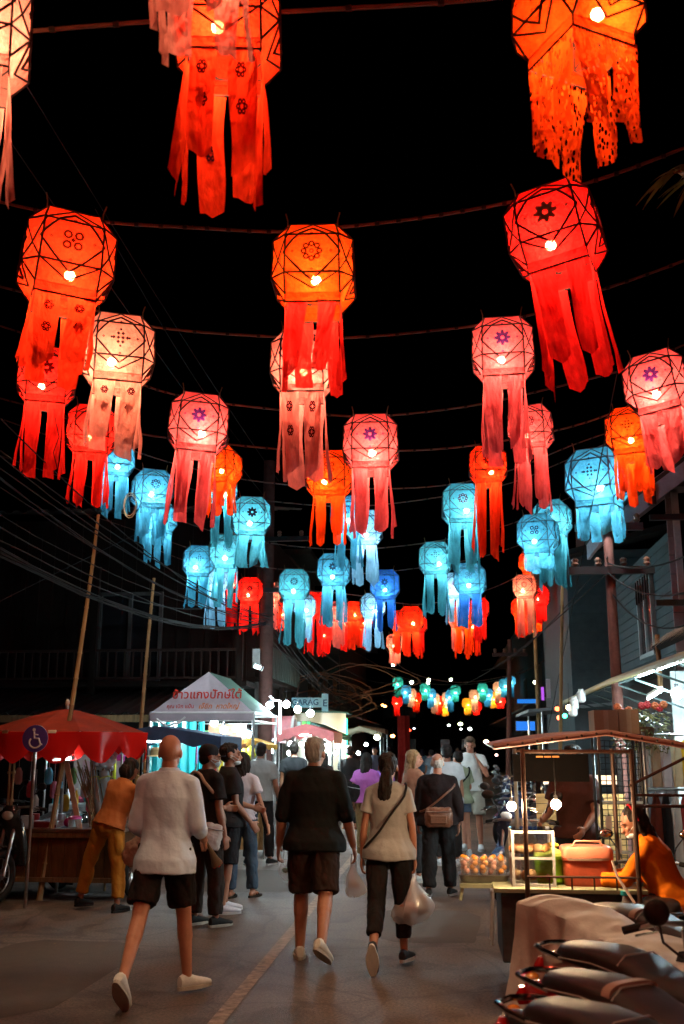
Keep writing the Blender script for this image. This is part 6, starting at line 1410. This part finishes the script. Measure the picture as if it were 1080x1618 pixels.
# ================================================================ LANTERNS
BULB_L = 2600.0
def paper_mat(name, col, leak=.07, leakcol=None, lace=False):
    key = 'paper_'+name
    if key in _m: return _m[key]
    m, nt, b, out = nodes_of(key); nt.nodes.remove(b); N = nt.nodes.new; L = nt.links.new
    tc = N('ShaderNodeTexCoord')
    n = N('ShaderNodeTexNoise'); n.inputs['Scale'].default_value = 5; n.inputs['Detail'].default_value = 7; n.inputs['Roughness'].default_value = .7
    L(tc.outputs['Object'], n.inputs['Vector'])
    r = N('ShaderNodeValToRGB'); r.color_ramp.elements[0].position = .3; r.color_ramp.elements[1].position = .7
    r.color_ramp.elements[0].color = (*[c*.72 for c in col], 1); r.color_ramp.elements[1].color = (*[c*1.2 for c in col], 1); L(n.outputs[0], r.inputs[0])
    tl = N('ShaderNodeBsdfTranslucent'); L(r.outputs[0], tl.inputs[0])
    d = N('ShaderNodeBsdfDiffuse'); mul = N('ShaderNodeMix'); mul.data_type = 'RGBA'; mul.blend_type = 'MULTIPLY'; mul.inputs['Factor'].default_value = 1
    L(r.outputs[0], mul.inputs['A']); mul.inputs['B'].default_value = (1,1,1,1); L(mul.outputs['Result'], d.inputs[0])
    ad = N('ShaderNodeAddShader'); L(tl.outputs[0], ad.inputs[0]); L(d.outputs[0], ad.inputs[1])
    tr = N('ShaderNodeBsdfTransparent'); lc = leakcol or (1,.5,.25); tr.inputs[0].default_value = (*lc, 1)
    mx = N('ShaderNodeMixShader'); mx.inputs[0].default_value = leak; L(ad.outputs[0], mx.inputs[1]); L(tr.outputs[0], mx.inputs[2])
    bn = N('ShaderNodeTexNoise'); bn.inputs['Scale'].default_value = 3.0; bn.inputs['Detail'].default_value = 4
    L(tc.outputs['Object'], bn.inputs['Vector']); bp = N('ShaderNodeBump'); bp.inputs['Strength'].default_value = .5; bp.inputs['Distance'].default_value = .12
    L(bn.outputs[0], bp.inputs['Height']); L(bp.outputs[0], tl.inputs['Normal']); L(bp.outputs[0], d.inputs['Normal'])
    last = mx
    if lace:
        v = N('ShaderNodeTexVoronoi'); v.inputs['Scale'].default_value = 15; v.inputs['Randomness'].default_value = .85
        mp = N('ShaderNodeMapping'); mp.inputs['Scale'].default_value = (1,1,.5*1.6); L(tc.outputs['UV'] if 0 else tc.outputs['Object'], mp.inputs[0]); L(mp.outputs[0], v.inputs['Vector'])
        lt = N('ShaderNodeMath'); lt.operation = 'LESS_THAN'; lt.inputs[1].default_value = .40; L(v.outputs[0], lt.inputs[0])
        t2 = N('ShaderNodeBsdfTransparent'); m2 = N('ShaderNodeMixShader'); L(lt.outputs[0], m2.inputs[0]); L(mx.outputs[0], m2.inputs[1]); L(t2.outputs[0], m2.inputs[2]); last = m2
    L(last.outputs[0], out.inputs[0]); _m[key] = m; return m
K = .068
PAL = {  # paper colour as translucent albedo, leak tint, bulb kind, frame, print
 'orange': ((.64,.031,.002),(1,.3,.17),'warm'), 'red': ((.6,.009,.006),(1,.26,.2),'warm'), 'redorange': ((.62,.019,.004),(1,.25,.15),'warm'),
 'pink': ((.52,.052,.062),(1,.4,.4),'warm'), 'peach': ((.46,.115,.09),(1,.6,.4),'warm'), 'rose': ((.50,.095,.085),(1,.5,.4),'warm'),
 'blue': ((.028,.15,.215),(.25,.8,1),'cool'), 'teal': ((.035,.18,.215),(.3,.85,1),'cool'), 'deepblue': ((.01,.06,.20),(.2,.5,1),'cool'),
 'pale': ((.12,.26,.36),(.6,.8,1),'cool'), 'green': ((.02,.20,.13),(.3,.9,.6),'cool'), 'yellow': ((.6,.28,.02),(1,.7,.2),'warm'),
 'white': ((.42,.26,.20),(1,.8,.6),'warm'), 'scarlet': ((.6,.006,.005),(1,.2,.15),'warm'),
}
def bulbmat(kind, s): 
    c = {'warm':(1,.72,.42),'rosy':(1,.40,.27),'cool':(.85,.95,1)}[kind]
    return glow('bulb_%s_%d' % (kind, s), c, s)
a_ = .68
bodyv = []
bm_ = bmesh.new()
for sx in (-1,1):
    for sy in (-1,1):
        for z_, p, q_ in ((.46,.64,.97),(-.52,.66,1.0)):
            bm_.verts.new((p*sx, q_*sy, z_)); bm_.verts.new((q_*sx, p*sy, z_))
        bm_.verts.new((.56*sx,.56*sy,.92)); bm_.verts.new((.665*sx,.665*sy,-.92))
r_ = bmesh.ops.convex_hull(bm_, input=bm_.verts)
bmesh.ops.dissolve_limit(bm_, angle_limit=.02, verts=bm_.verts, edges=bm_.edges)
EDG = [(e.verts[0].co.copy(), e.verts[1].co.copy()) for e in bm_.edges]
for f in list(bm_.faces):
    if f.normal.z < -.99: bm_.faces.remove(f)
bmesh.ops.subdivide_edges(bm_, edges=bm_.edges, cuts=2, use_grid_fill=True)
# a soft, slightly slack paper skin plus the square neck under it
from mathutils.bvhtree import BVHTree
HULL = BVHTree.FromBMesh(bm_)
for v in bm_.verts:
    n = noise.noise(v.co*2.2)*.02; v.co *= (1+n)
ME_SHADE = bpy.data.meshes.new('shade'); bm_.to_mesh(ME_SHADE); bm_.free()
nk = MB(); q = .675
ring = lambda z, s: [V(-s,-s,z),V(0,-s*1.01,z),V(s,-s,z),V(s*1.01,0,z),V(s,s,z),V(0,s*1.01,z),V(-s,s,z),V(-s*1.01,0,z)]
nk.rings([ring(-.90,q-.01), ring(-1.04,q+.005), ring(-1.15,q-.01)], caps=False); ME_NECK = nk.mesh('neck_band')
fr = MB()
def onto(p, t=1.02):
    d = Vector(p).normalized(); h = HULL.ray_cast(d*3, -d)
    return h[0]*t if h[0] else Vector(p)
def strung(pts, r, k=5):
    out = []
    for a, b in zip(pts, pts[1:]):
        for i in range(k): out.append(onto(Vector(a).lerp(Vector(b), i/k)))
    out.append(onto(pts[-1])); fr.tube(out, r, 5)
for a, b in EDG:
    if abs(a.z-b.z) > .05 or abs(a.z) < .9 : fr.tube([a*1.012, b*1.012], .024, 5)
def diam(c, u, w, s, r=.024, t=1.02):
    P = [c*t+u*s, c*t+w*s, c*t-u*s, c*t-w*s]
    for i in range(4): strung([P[i], P[(i+1) % 4]], r)
for k in range(4):
    R = RZ(k*pi/2); c = R @ V(0,-1,0); u = R @ V(1,0,0); w = V(0,0,.95)
    T_ = R @ V(0,-.76,.72); S1 = R @ V(-.68,-.95,-.0); S2 = R @ V(.68,-.95,-.0); D_ = R @ V(0,-.95,-.74)
    strung([T_,S1,D_,S2,T_], .026)
    T3 = R @ V(0,-.78,.62); strung([R @ V(0,-.86,.55), R @ V(-.5,-1,.0), R @ V(0,-1,-.38), R @ V(.5,-1,0), R @ V(0,-.86,.55)], .012) if 0 else None
    # the wider string diamond that wraps to the corner panels
    L1 = R @ V(-.9,-.9,-.12); R1 = R @ V(.9,-.9,-.12); B1 = R @ V(0,-.95,-.99); B0 = R @ V(-.36,-1.035,-.5); B2 = R @ V(.36,-1.035,-.5)
    T1 = R @ V(0,-.86,.93); T0 = R @ V(-.45,-1.03,.42); T2 = R @ V(.45,-1.03,.42)
    B1 = R @ V(0,-.78,-.86); L1 = R @ V(-.86,-.86,-.15); R1 = R @ V(.86,-.86,-.15); T1 = R @ V(0,-.6,.88)
    strung([L1,B1,R1], .022, 8); strung([L1,T1,R1], .02, 8)
    fr.tube([R @ V(-q,-q,-1.15), R @ V(q,-q,-1.15)], .02, 5); fr.tube([R @ V(-q,-q,-.9), R @ V(-q,-q,-1.15)], .015, 5)
fr.tube([(-.56,-.56,.93),(.56,-.56,.93),(.56,.56,.93),(-.56,.56,.93)], .022, 5, closed=True)
ME_FRAME = fr.mesh('frame')
hg = MB()
for x in (-.62,.62): hg.tube([(x,-.62,.86),(x,-.62,1.0),(x+.08*x,-.62,1.2)], .018, 5)
ME_HANG = hg.mesh('hanger_sticks')
bl = MB(); bl.lathe([(.02,.32),(.07,.30),(.07,.18),(.05,.15)], (0,0,0), 8); ME_SOCK = bl.mesh('socket')
b2 = bmesh.new(); bmesh.ops.create_icosphere(b2, subdivisions=2, radius=.12); ME_BULB = bpy.data.meshes.new('bulb'); b2.to_mesh(ME_BULB); b2.free(); ME_BULB.shade_smooth()
b2 = MB(); b2.tube([(0,0,-.2),(0,0,.9)], .012, 4); ME_CORD = b2.mesh('cord')
def annulus(mb, c, r0, r1, n=10, sx=1, rot=0):
    vs = []
    for k in range(n):
        a = 2*pi*k/n
        for r in (r0, r1):
            x = r*cos(a)*sx; z = r*sin(a); vs.append(V(c[0]+x*cos(rot)-z*sin(rot), c[1], c[2]+x*sin(rot)+z*cos(rot)))
    mb.add(vs, [(2*k, 2*k+1, 2*((k+1) % n)+1, 2*((k+1) % n)) for k in range(n)])
EMB = []
mb = MB()                                     # rosette of eight rings
for k in range(8):
    a = 2*pi*k/8; annulus(mb, (.19*cos(a),-1.035,.19*sin(a)), .035, .08, 9)
annulus(mb, (0,-1.035,0), .03, .06); EMB.append(mb.mesh('emblem'))
mb = MB()                                     # flower of pointed petals
for k in range(8):
    a = 2*pi*k/8; annulus(mb, (.16*cos(a),-1.035,.16*sin(a)), .0, .115, 6, .55, a-pi/2)
EMB.append(mb.mesh('emblem'))
mb = MB()                                     # woven knot on its point
for i in range(4):
    for j in range(4):
        if (i+j) % 2 == 0:
            u, w = (i-1.5)*.085, (j-1.5)*.085; x = (u+w)*.75; z = (u-w)*.75
            mb.add([V(x-.055,-1.035,z),V(x,-1.035,z-.055),V(x+.055,-1.035,z),V(x,-1.035,z+.055)],[(0,1,2,3)])
for s in (-1,1):
    annulus(mb, (0,-1.035,s*.25), .0, .04, 4); annulus(mb, (s*.25,-1.035,0), .0, .04, 4)
EMB.append(mb.mesh('emblem'))
mb = MB()                                     # loops crossing
for x, z in ((-.12,-.12),(.12,-.12),(-.12,.12),(.12,.12)): annulus(mb, (x,-1.035,z), .05, .105, 10)
annulus(mb, (0,-1.035,0), .0, .06, 4)
EMB.append(mb.mesh('emblem'))
for e in EMB:                                 # the small corner marks round each
    m2 = MB()
    for dx, dz in ((0,.47),(0,-.47),(.47,0),(-.47,0)): annulus(m2, (dx,-1.035,dz), .012, .04, 4)
    bmq = bmesh.new(); bmq.from_mesh(e); t_ = m2.mesh('t'); bmq.from_mesh(t_); bmq.to_mesh(e); bmq.free()
RIB = []
for k in range(7):
    r2 = random.Random(40+k); mb = MB(); nx, nz = 4, 14; vs = []
    ph = r2.uniform(0,6); cut = k % 4; tw = r2.uniform(-.5,.5)
    for j in range(nz+1):
        t = j/nz; wd = .31*(1-.22*t+.06*sin(7*t+ph)); cx = .06*sin(3*t+ph)*t+tw*.12*t*t
        for i in range(nx+1):
            u = i/nx*2-1; z = -t
            if j == nz:
                if cut == 0: z += .07*abs(u)*1.0
                if cut == 1: z -= .05*(1-abs(u))
                if cut == 2: z += .06*u
                z += r2.uniform(-.015,.015)
            y = .045*sin(u*3.5+ph+4*t)*(.3+t)+.05*sin(5*t+ph)*t
            vs.append(V(cx+u*wd*cos(tw*t), y+u*wd*sin(tw*t)*.6, z))
    mb.add(vs, [(j*(nx+1)+i, j*(nx+1)+i+1, (j+1)*(nx+1)+i+1, (j+1)*(nx+1)+i) for j in range(nz) for i in range(nx)])
    me = mb.mesh('ribbon'); me.shade_smooth(); RIB.append(me)
rp = MB()
[annulus(rp, (.075*cos(k_*pi/3),-.03,.075*sin(k_*pi/3)), .012, .05, 6) for k_ in range(6)]
ME_RPRINT = rp.mesh('ribbon_print')
mb = MB(); r2 = random.Random(3)
for k in range(16):
    a = 2*pi*k/16; c = V(cos(a)*.62, sin(a)*.62, 0); l = r2.uniform(.75,1.0); d = V(-sin(a),cos(a),0)*.15
    mb.add([c-d,c+d,c+d*.8+V(r2.uniform(-.08,.08),0,-l),c-d*.8+V(r2.uniform(-.08,.08),0,-l)],[(0,1,2,3)])
ME_TASSEL = mb.mesh('tassel')
M_stick = mat('lantern_stick', (.012,.003,.002), .7, bump=0)
M_stickb = mat('lantern_stick_blue', (.012,.02,.03), .7, bump=0)
M_inkp = mat('violet_print', (.30,.08,.85), .8, bump=0); M_ink = mat('dark_print', (.05,.012,.01), .8, bump=0); M_inkg = mat('silver_print', (.3,.2,.18), .4, .4, bump=0); M_inkr = mat('wine_print', (.2,.01,.08), .8, bump=0); M_inkb = mat('blue_print', (.02,.03,.08), .8, bump=0)
def film_ink(name, col):
    m, nt, b, out = nodes_of(name); nt.nodes.remove(b); N = nt.nodes.new
    t = N('ShaderNodeBsdfTransparent'); t.inputs[0].default_value = (*col, 1); d = N('ShaderNodeBsdfDiffuse'); d.inputs[0].default_value = (*[c*.3 for c in col], 1)
    x = N('ShaderNodeMixShader'); x.inputs[0].default_value = .15; nt.links.new(t.outputs[0], x.inputs[1]); nt.links.new(d.outputs[0], x.inputs[2]); nt.links.new(x.outputs[0], out.inputs[0]); return m
M_inkp = film_ink('violet_ink', (.12,.10,.95)); M_ink = film_ink('dark_ink', (.10,.03,.05)); M_inkr = film_ink('wine_ink', (1,.03,.08)); M_inkb = film_ink('navy_ink_film', (.1,.06,.12))
INK = {'violet': M_inkp, 'dark': M_ink, 'silver': M_inkg, 'wine': M_inkr, 'navy': M_inkb}
LN = []
def lantern(px, pt, w, pb, colour, yaw, Y, label, ink='dark', emb=0, lean=0, lace=False, rib=None, grp=None, power=1.0, tail='', wind=0, prints=False):
    """hung at street depth Y; px/pt where its top is seen, w its seen width, pb the seen end of its ribbons"""
    top = wp(px, pt, Y-.17); v = top-cam.location
    fwd = Vector((-sin(YAW)*cos(PITCH), cos(YAW)*cos(PITCH), sin(PITCH)))
    R = max(.2, min(.36, w/2*v.dot(fwd)/FPX*.975))
    c = top+V(0,.5*R,-.92*R)
    el = atan2(v.z, v.y)
    bot = wp(px, pb, Y); L = max(.6, (c.z-1.15*R-bot.z)/R)
    root = thing('paper_lantern', label, 'lantern', c, grp and 0 or 0, grp, rot=(radians(rnd.uniform(-3,3)), radians(lean), radians(yaw)))
    root.scale = (R, R, R)
    col, lk, bk = PAL[colour]
    pm = paper_mat(colour, [x*K*3.4 for x in col], .05, lk)
    rm = paper_mat((rib or colour)+('_lace' if lace else '')+'_ribbon', [min(.8, x*.75) for x in PAL[rib or colour][0]], .12, PAL[rib or colour][1], lace)
    stick = M_stickb if bk == 'cool' else M_stick
    o = objmat(place(ME_SHADE, 'shade', pm, root), pm)
    o = objmat(place(ME_BULB, 'bulb', stick, root, loc=(rnd.uniform(-.22,.22), -.22+rnd.uniform(-.2,.15), -.45+rnd.uniform(-.06,.05))), bulbmat(bk, BULB_L*power))
    if w >= 22:
        objmat(place(ME_NECK, 'neck_band', pm, root), pm)
        objmat(place(ME_FRAME, 'frame', stick, root), stick)
        objmat(place(ME_HANG, 'hanger_sticks', stick, root), M_wood)
        objmat(place(ME_SOCK, 'socket', stick, o, loc=(0,0,.06-.1)), stick)
        for k in range(4):
            objmat(place(EMB[emb], 'emblem', M_ink, root, rot=(0,0,k*pi/2)), INK[ink])
    if w >= 34:
        i = 0
        for k in range(4):
            for s in (-.36,.36):
                ll = L*rnd.uniform(.84,1.0)
                rz = k*pi/2; p = RZ(rz) @ V(s,-.67,-1.12)
                ww = rnd.uniform(.85,1.08) if prints or lace else rnd.uniform(.6,.98)
                rb = objmat(place(RIB[rnd.randrange(7)], 'ribbon', rm, root, loc=p, rot=(radians(rnd.uniform(-5,2)), radians(rnd.uniform(-2,2))+radians(wind*rnd.uniform(.2,1)), rz)), rm)
                rb.scale = (ww, 1, ll)
                if prints:
                    for z_ in (-.2,-.5): objmat(place(ME_RPRINT, 'print', M_ink, rb, loc=(rnd.uniform(-.05,.05),0,z_), scale=(1,1,.6)), INK[ink])
    else:
        o = objmat(place(ME_TASSEL, 'tassel', rm, root, loc=(0,0,-.95)), rm); o.scale = (1,1,L)
    LN.append((Y, c, R)); return root
LS = [
 # px, top, width, ribbon end, colour, yaw, Y, label
 (-52,-55,175,345,'peach',24,4.1,'peach paper lantern cut off at the top left corner, dark knot print'),
 (353,-62,172,340,'redorange',8,4.3,'big orange red lantern near the camera behind the beige ribbons'),
 (913,-92,178,262,'orange',30,4.1,'big orange lantern with lacy pierced ribbons at the top right'),
 (97,335,143,600,'redorange',28,6.2,'red orange lantern leftmost of the nearest whole row'),
 (493,357,130,615,'orange',3,6.2,'orange lantern centred in the nearest whole row, ribbons blown aside'),
 (877,292,142,615,'scarlet',-18,6.2,'scarlet lantern with a silver flower print, right of the nearest whole row'),
 (180,497,112,718,'peach',22,8.0,'cream peach lantern with black woven knot print in the second row'),
 (476,522,102,766,'rose',4,8.0,'pale rose lantern half hidden behind the orange lantern ribbons'),
 (794,502,98,735,'pink',-4,8.0,'pink lantern with violet flower in the second row, overlapped by scarlet ribbons'),
 (68,548,90,758,'red',22,9.4,'red lantern directly behind the ribbons of the red orange leftmost lantern'),
 (310,622,94,838,'pink',14,10.1,'pink lantern with violet flower left of the street, third row'),
 (584,655,88,850,'pink',2,10.1,'pink lantern with violet rosette hanging over the middle of the street'),
 (1043,556,100,752,'pink',-26,9.3,'pink lantern with violet flower at the right edge'),
 (140,640,78,806,'red',20,11.3,'red lantern just behind the cream lantern ribbons at left'),
 (345,703,62,815,'orange',-8,11.6,'small orange lantern behind the ribbons of the left pink lantern'),
 (518,712,74,866,'orange',6,11.3,'orange lantern left behind the middle pink lantern'),
 (838,640,70,815,'pink',-10,11.0,'pink lantern behind the right pink lantern in the fourth row'),
 (770,704,60,884,'redorange',-2,11.6,'red orange lantern below the right pink lantern ribbons'),
 (1000,643,78,794,'orange',-22,11.3,'orange lantern with dark rosette beside the right edge pink lantern'),
 (180,698,56,818,'blue',24,13.0,'blue lantern hidden behind the red lantern ribbons at left'),
 (237,742,62,862,'blue',26,13.0,'sky blue lantern with small square print, left'),
 (248,792,50,896,'blue',-12,14.6,'blue lantern directly underneath the left sky blue one'),
 (350,752,46,868,'teal',12,13.6,'pale teal lantern edge right of the left pink lantern'),
 (394,785,62,902,'teal',14,13.0,'teal lantern with gold cross print and ribbons blown to the right'),
 (548,783,56,902,'blue',4,13.3,'blue lantern behind the middle pink lantern ribbons'),
 (729,765,64,904,'teal',2,13.0,'teal lantern with red knot print in the middle right'),
 (945,708,92,858,'blue',-24,11.8,'large blue lantern before the dark sky at right'),
 (850,812,62,905,'blue',-16,13.8,'blue lantern with dark rosette left of a lighter twin at right'),
 (873,790,56,936,'teal',-20,14.6,'teal lantern with long ribbons right of its darker blue twin'),
 (575,806,56,928,'pale',2,14.6,'pale blue lantern just under the middle pink one'),
 (311,862,49,964,'blue',18,15.5,'blue lantern with round print leftmost of the sixth row'),
 (355,845,54,960,'teal',14,15.5,'teal lantern beside the sixth row leftmost one'),
 (340,895,40,994,'pale',10,17.0,'pale minty lantern under the teal one at left'),
 (526,875,52,992,'blue',2,15.8,'blue lantern of the sixth row in the street middle'),
 (687,857,52,980,'teal',0,15.5,'bright teal lantern left of the red knot one, sixth row'),
 (742,890,50,995,'blue',-6,16.4,'deep blue ribboned lantern with white glowing side under the teal one'),
 (463,900,49,1026,'teal',8,18.2,'bright teal lantern over the distant stalls left of centre'),
 (607,900,47,1000,'deepblue',2,18.2,'deep blue lantern right of centre over the far stalls'),
 (588,938,40,1030,'pale',4,19.4,'white blue lantern behind the deep blue one'),
 (480,940,36,1015,'pale',4,19.6,'small pale lantern behind the bright teal one'),
 (718,905,40,990,'pale',0,18.0,'pale lantern with wine print behind the deep blue ribboned one'),
 (393,912,42,1004,'red',10,19.2,'red lantern with dark diamond print beside the bright teal one'),
 (427,920,34,1000,'rose',8,19.8,'small rosy lantern between red and teal ones'),
 (367,903,32,1000,'scarlet',12,19.8,'scarlet lantern half behind the teal ribbons at left'),
 (497,936,38,1038,'red',6,20.5,'red lantern between the teal and blue ones over the stalls'),
 (534,950,32,1030,'rose',4,21.5,'rosy lantern just below the middle blue ribbons'),
 (558,950,30,1032,'redorange',4,21.0,'small red orange lantern right beside the rosy one'),
 (649,958,40,1040,'redorange',0,20.5,'red orange lantern right of the deep blue one'),
 (623,1002,27,1055,'peach',0,24.0,'small peach lantern hanging lowest in the middle'),
 (730,950,40,1040,'orange',-2,20.0,'orange lantern under the deep blue ribbons at right'),
 (757,945,30,1020,'red',-4,21.0,'red lantern squeezed behind the right orange one'),
 (836,872,32,955,'orange',-8,20.0,'orange lantern topmost of the right warm cluster'),
 (829,908,38,1010,'peach',-8,19.2,'peach lantern in the middle of the right warm cluster'),
 (410,948,30,1018,'red',6,21.5,'red lantern under the gap between red and teal ones'),
 (444,952,26,1000,'redorange',4,23.0,'tiny orange red lantern right of the small rosy one'),
 (512,985,26,1040,'scarlet',4,23.5,'scarlet lantern low between the blue ones'),
 (545,968,28,1034,'red',2,22.5,'red lantern partly behind the rosy one'),
 (575,965,28,1030,'redorange',2,23.0,'red orange lantern left of the deep blue one'),
 (632,965,34,1036,'redorange',0,22.0,'orange red lantern just left of its twin beside the deep blue one'),
 (660,972,28,1040,'red',0,23.0,'red lantern right behind the red orange pair'),
 (745,968,34,1038,'redorange',-2,22.5,'second orange lantern under the deep blue ribbons at right'),
 (722,962,30,1036,'rose',-2,23.0,'rosy lantern left of the orange ones at right'),
 (846,955,30,1004,'orange',-8,22.5,'orange lantern lowest right of the right warm cluster'),
 (380,930,30,1000,'redorange',10,21.0,'orange red lantern tucked behind the teal ribbons'),
 (823,945,32,1012,'redorange',-8,21.0,'red lantern lowest left of the right warm cluster'),
 (852,925,30,990,'scarlet',-10,20.5,'scarlet lantern right side of the right warm cluster'),
]
spec = {1:dict(prints=True,emb=3), 2:dict(lace=True), 4:dict(rib='red',wind=7,emb=0), 5:dict(ink='silver',emb=1,lean=-8), 6:dict(emb=2,prints=True), 8:dict(ink='violet',emb=1), 10:dict(ink='violet',emb=1,lean=4,rib='pink'), 11:dict(ink='violet',emb=1), 12:dict(ink='violet',emb=1,lean=-6),
  7:dict(prints=True), 0:dict(emb=2), 3:dict(emb=3,lean=3,prints=True), 23:dict(ink='dark',emb=1,wind=16), 25:dict(ink='wine',emb=0), 35:dict(rib='deepblue'), 40:dict(ink='wine'), 42:dict(ink='wine')}
for i, l in enumerate(LS):
    kw = dict(ink='navy' if PAL[l[4]][2] == 'cool' else 'dark', emb=i % 4); kw.update(spec.get(i, {}))
    lantern(*l, **kw)
# beige ribbons of a lantern closer still, its body above the frame
lantern(315,-330,200,80,'peach',10,3.3,'beige ribbons of the very nearest lantern at the top edge', emb=2)
# distant clusters
FC = [
 ('leftmost', [(628,1070,'green',1105),(641,1083,'blue',1115),(649,1088,'white',1120),(657,1095,'redorange',1128),(627,1100,'red',1135)]),
 ('second from left', [(671,1080,'green',1110),(680,1088,'blue',1122),(686,1095,'white',1130),(693,1100,'redorange',1132)]),
 ('middle', [(719,1083,'green',1112),(711,1090,'blue',1128),(706,1094,'white',1120),(703,1106,'yellow',1134)]),
 ('fourth from left', [(762,1080,'green',1112),(770,1088,'blue',1120),(749,1090,'white',1128),(738,1103,'yellow',1132),(752,1108,'red',1132)]),
 ('rightmost', [(806,1068,'blue',1108),(796,1073,'teal',1105),(787,1077,'white',1114),(779,1093,'yellow',1122),(790,1098,'red',1122)])]
YD = {'green':46,'blue':49,'teal':47,'white':52,'yellow':56,'redorange':55,'red':55}
for nm, items in FC:
    for (x, t, c, b) in items:
        lantern(x, t, 17, b, c, 0, YD[c], 'tiny %s lantern in the %s cluster of the faraway row' % ({'redorange':'orange'}.get(c, c), nm), grp='tiny lanterns in the faraway row', power=.5)
# the rows go on over and behind the viewer
for y, xs in ((1.2,(-3.4,-1.2,1.2)),(-1.0,(-3.2,-1.0,1.4)),(-3.2,(-3.4,-1.2,1.0)),(-5.4,(-3.2,-1.0,1.3)),(-8,(-3,-.8,1.4))):
    for j, x in enumerate(xs):
        c = ('redorange','orange','pink','red')[(j+int(y+9)) % 4]
        r = thing('paper_lantern', 'warm lantern of the rows continuing behind the viewer', 'lantern', (x,y,4.5+.12*abs(x+1)), 0, 'lanterns behind the viewer')
        r.scale = (.29,)*3; pm = paper_mat(c, None); rm = paper_mat(c+'_ribbon', None) if 'paper_'+c+'_ribbon' in _m else pm
        objmat(place(ME_SHADE, 'shade', pm, r), pm); objmat(place(ME_FRAME, 'frame', M_stick, r), M_stick); objmat(place(ME_NECK,'neck_band',pm,r), pm)
        objmat(place(ME_BULB, 'bulb', M_stick, r, loc=(0,0,-.42)), bulbmat('rosy', BULB_L*3.2))
        o = objmat(place(ME_TASSEL, 'tassel', rm, r, loc=(0,0,-1.1)), rm); o.scale = (1,1,2.0)
# cables the rows hang from
def row(pts, Y, label, r=.011, dy=0.0):
    P = [wp(x, y, Y) for x, y in pts]; out = []
    n = len(P)
    for i in range(n-1):
        p0 = P[max(i-1,0)]; p1 = P[i]; p2 = P[i+1]; p3 = P[min(i+2,n-1)]
        for k in range(8):
            t = k/8
            out.append(.5*((2*p1)+(p2-p0)*t+(2*p0-5*p1+4*p2-p3)*t*t+(3*p1-p0-3*p2+p3)*t**3))
    out.append(P[-1])
    T = thing('lantern_cable', label, 'cable', (0,0,0))
    mb = MB(); mb.tube(out, r, 6); mb.build('strand', mat('row_cable', (.10,.05,.04), .6, bump=0), T, True)
    mb = MB()
    for k in range(1, len(out)-1, 2): mb.tube([out[k]-V(.015,0,0), out[k]+V(.015,0,0)], r*1.5, 6)
    mb.build('tie', M_cable, T)['kind'] = 'stuff'; return T
row([(-400,110),(-60,60),(350,25),(900,-20),(1300,-160)], 4.25, 'lantern cable across the very top of the picture')
row([(-300,250),(30,326),(160,350),(310,360),(440,366),(548,358),(680,342),(812,318),(925,290),(1070,238),(1300,140)], 6.2, 'cable carrying the nearest whole row of lanterns')
row([(-250,390),(0,453),(130,484),(240,516),(430,532),(560,533),(740,516),(840,497),(945,460),(1080,412),(1300,320)], 8.0, 'cable carrying the cream, rose and pink second row')
row([(-200,480),(0,515),(200,598),(270,622),(350,637),(540,657),(630,655),(750,640),(860,616),(1000,580),(1080,545),(1300,450)], 10.1, 'cable of the third row over the middle pink lantern')
row([(-150,590),(40,640),(200,682),(370,703),(500,713),(640,712),(745,704),(870,682),(960,655),(1080,600),(1250,520)], 11.3, 'cable of the orange fourth row')
row([(-100,600),(100,660),(210,712),(370,755),(540,771),(690,768),(800,745),(900,705),(1000,668),(1150,600)], 13.0, 'cable of the fifth row with blue lanterns', .009)
row([(-60,640),(150,715),(300,772),(430,792),(560,800),(690,786),(800,765),(900,725),(1100,640)], 14.6, 'cable of the sixth row', .009)
row([(0,720),(200,790),(330,838),(440,860),(560,868),(690,855),(800,830),(880,795),(1020,730)], 15.6, 'cable of the seventh row', .009)
row([(100,800),(250,850),(360,885),(450,900),(560,906),(640,900),(760,880),(880,838),(1000,780)], 18.2, 'cable of the eighth row with the deep blue lantern', .009)
row([(200,850),(330,900),(420,925),(560,940),(660,955),(760,935),(830,905),(900,870)], 20.3, 'cable of the ninth row with warm lanterns', .009)
row([(420,900),(520,965),(590,1005),(640,1058),(720,1078),(800,1068),(840,1055),(960,980)], 30, 'long cable with small white bulbs running down the street', .012)
row([(560,1030),(640,1072),(720,1082),(800,1070),(870,1030)], 47, 'faraway cable of the tiny lantern clusters', .02)
for x, y, Y in ((621,1050,30),(650,1078,30),(677,1074,34),(676,1079,36),(712,1074,40),(845,1078,30)):
    T = thing('string_bulb', 'small pale bulb glowing on the long street cable', 'bulb', wp(x,y,Y), 0, 'pale bulbs on the long street cable')
    b = MB(); b.ell((0,0,0), .05, 8, 6); b.build('globe', glow('pale_bulb', (.9,1,.7), 25, False), T); b = MB(); b.cyl((0,0,.04),(0,0,.1),.02,6); b.build('socket', M_black, T)
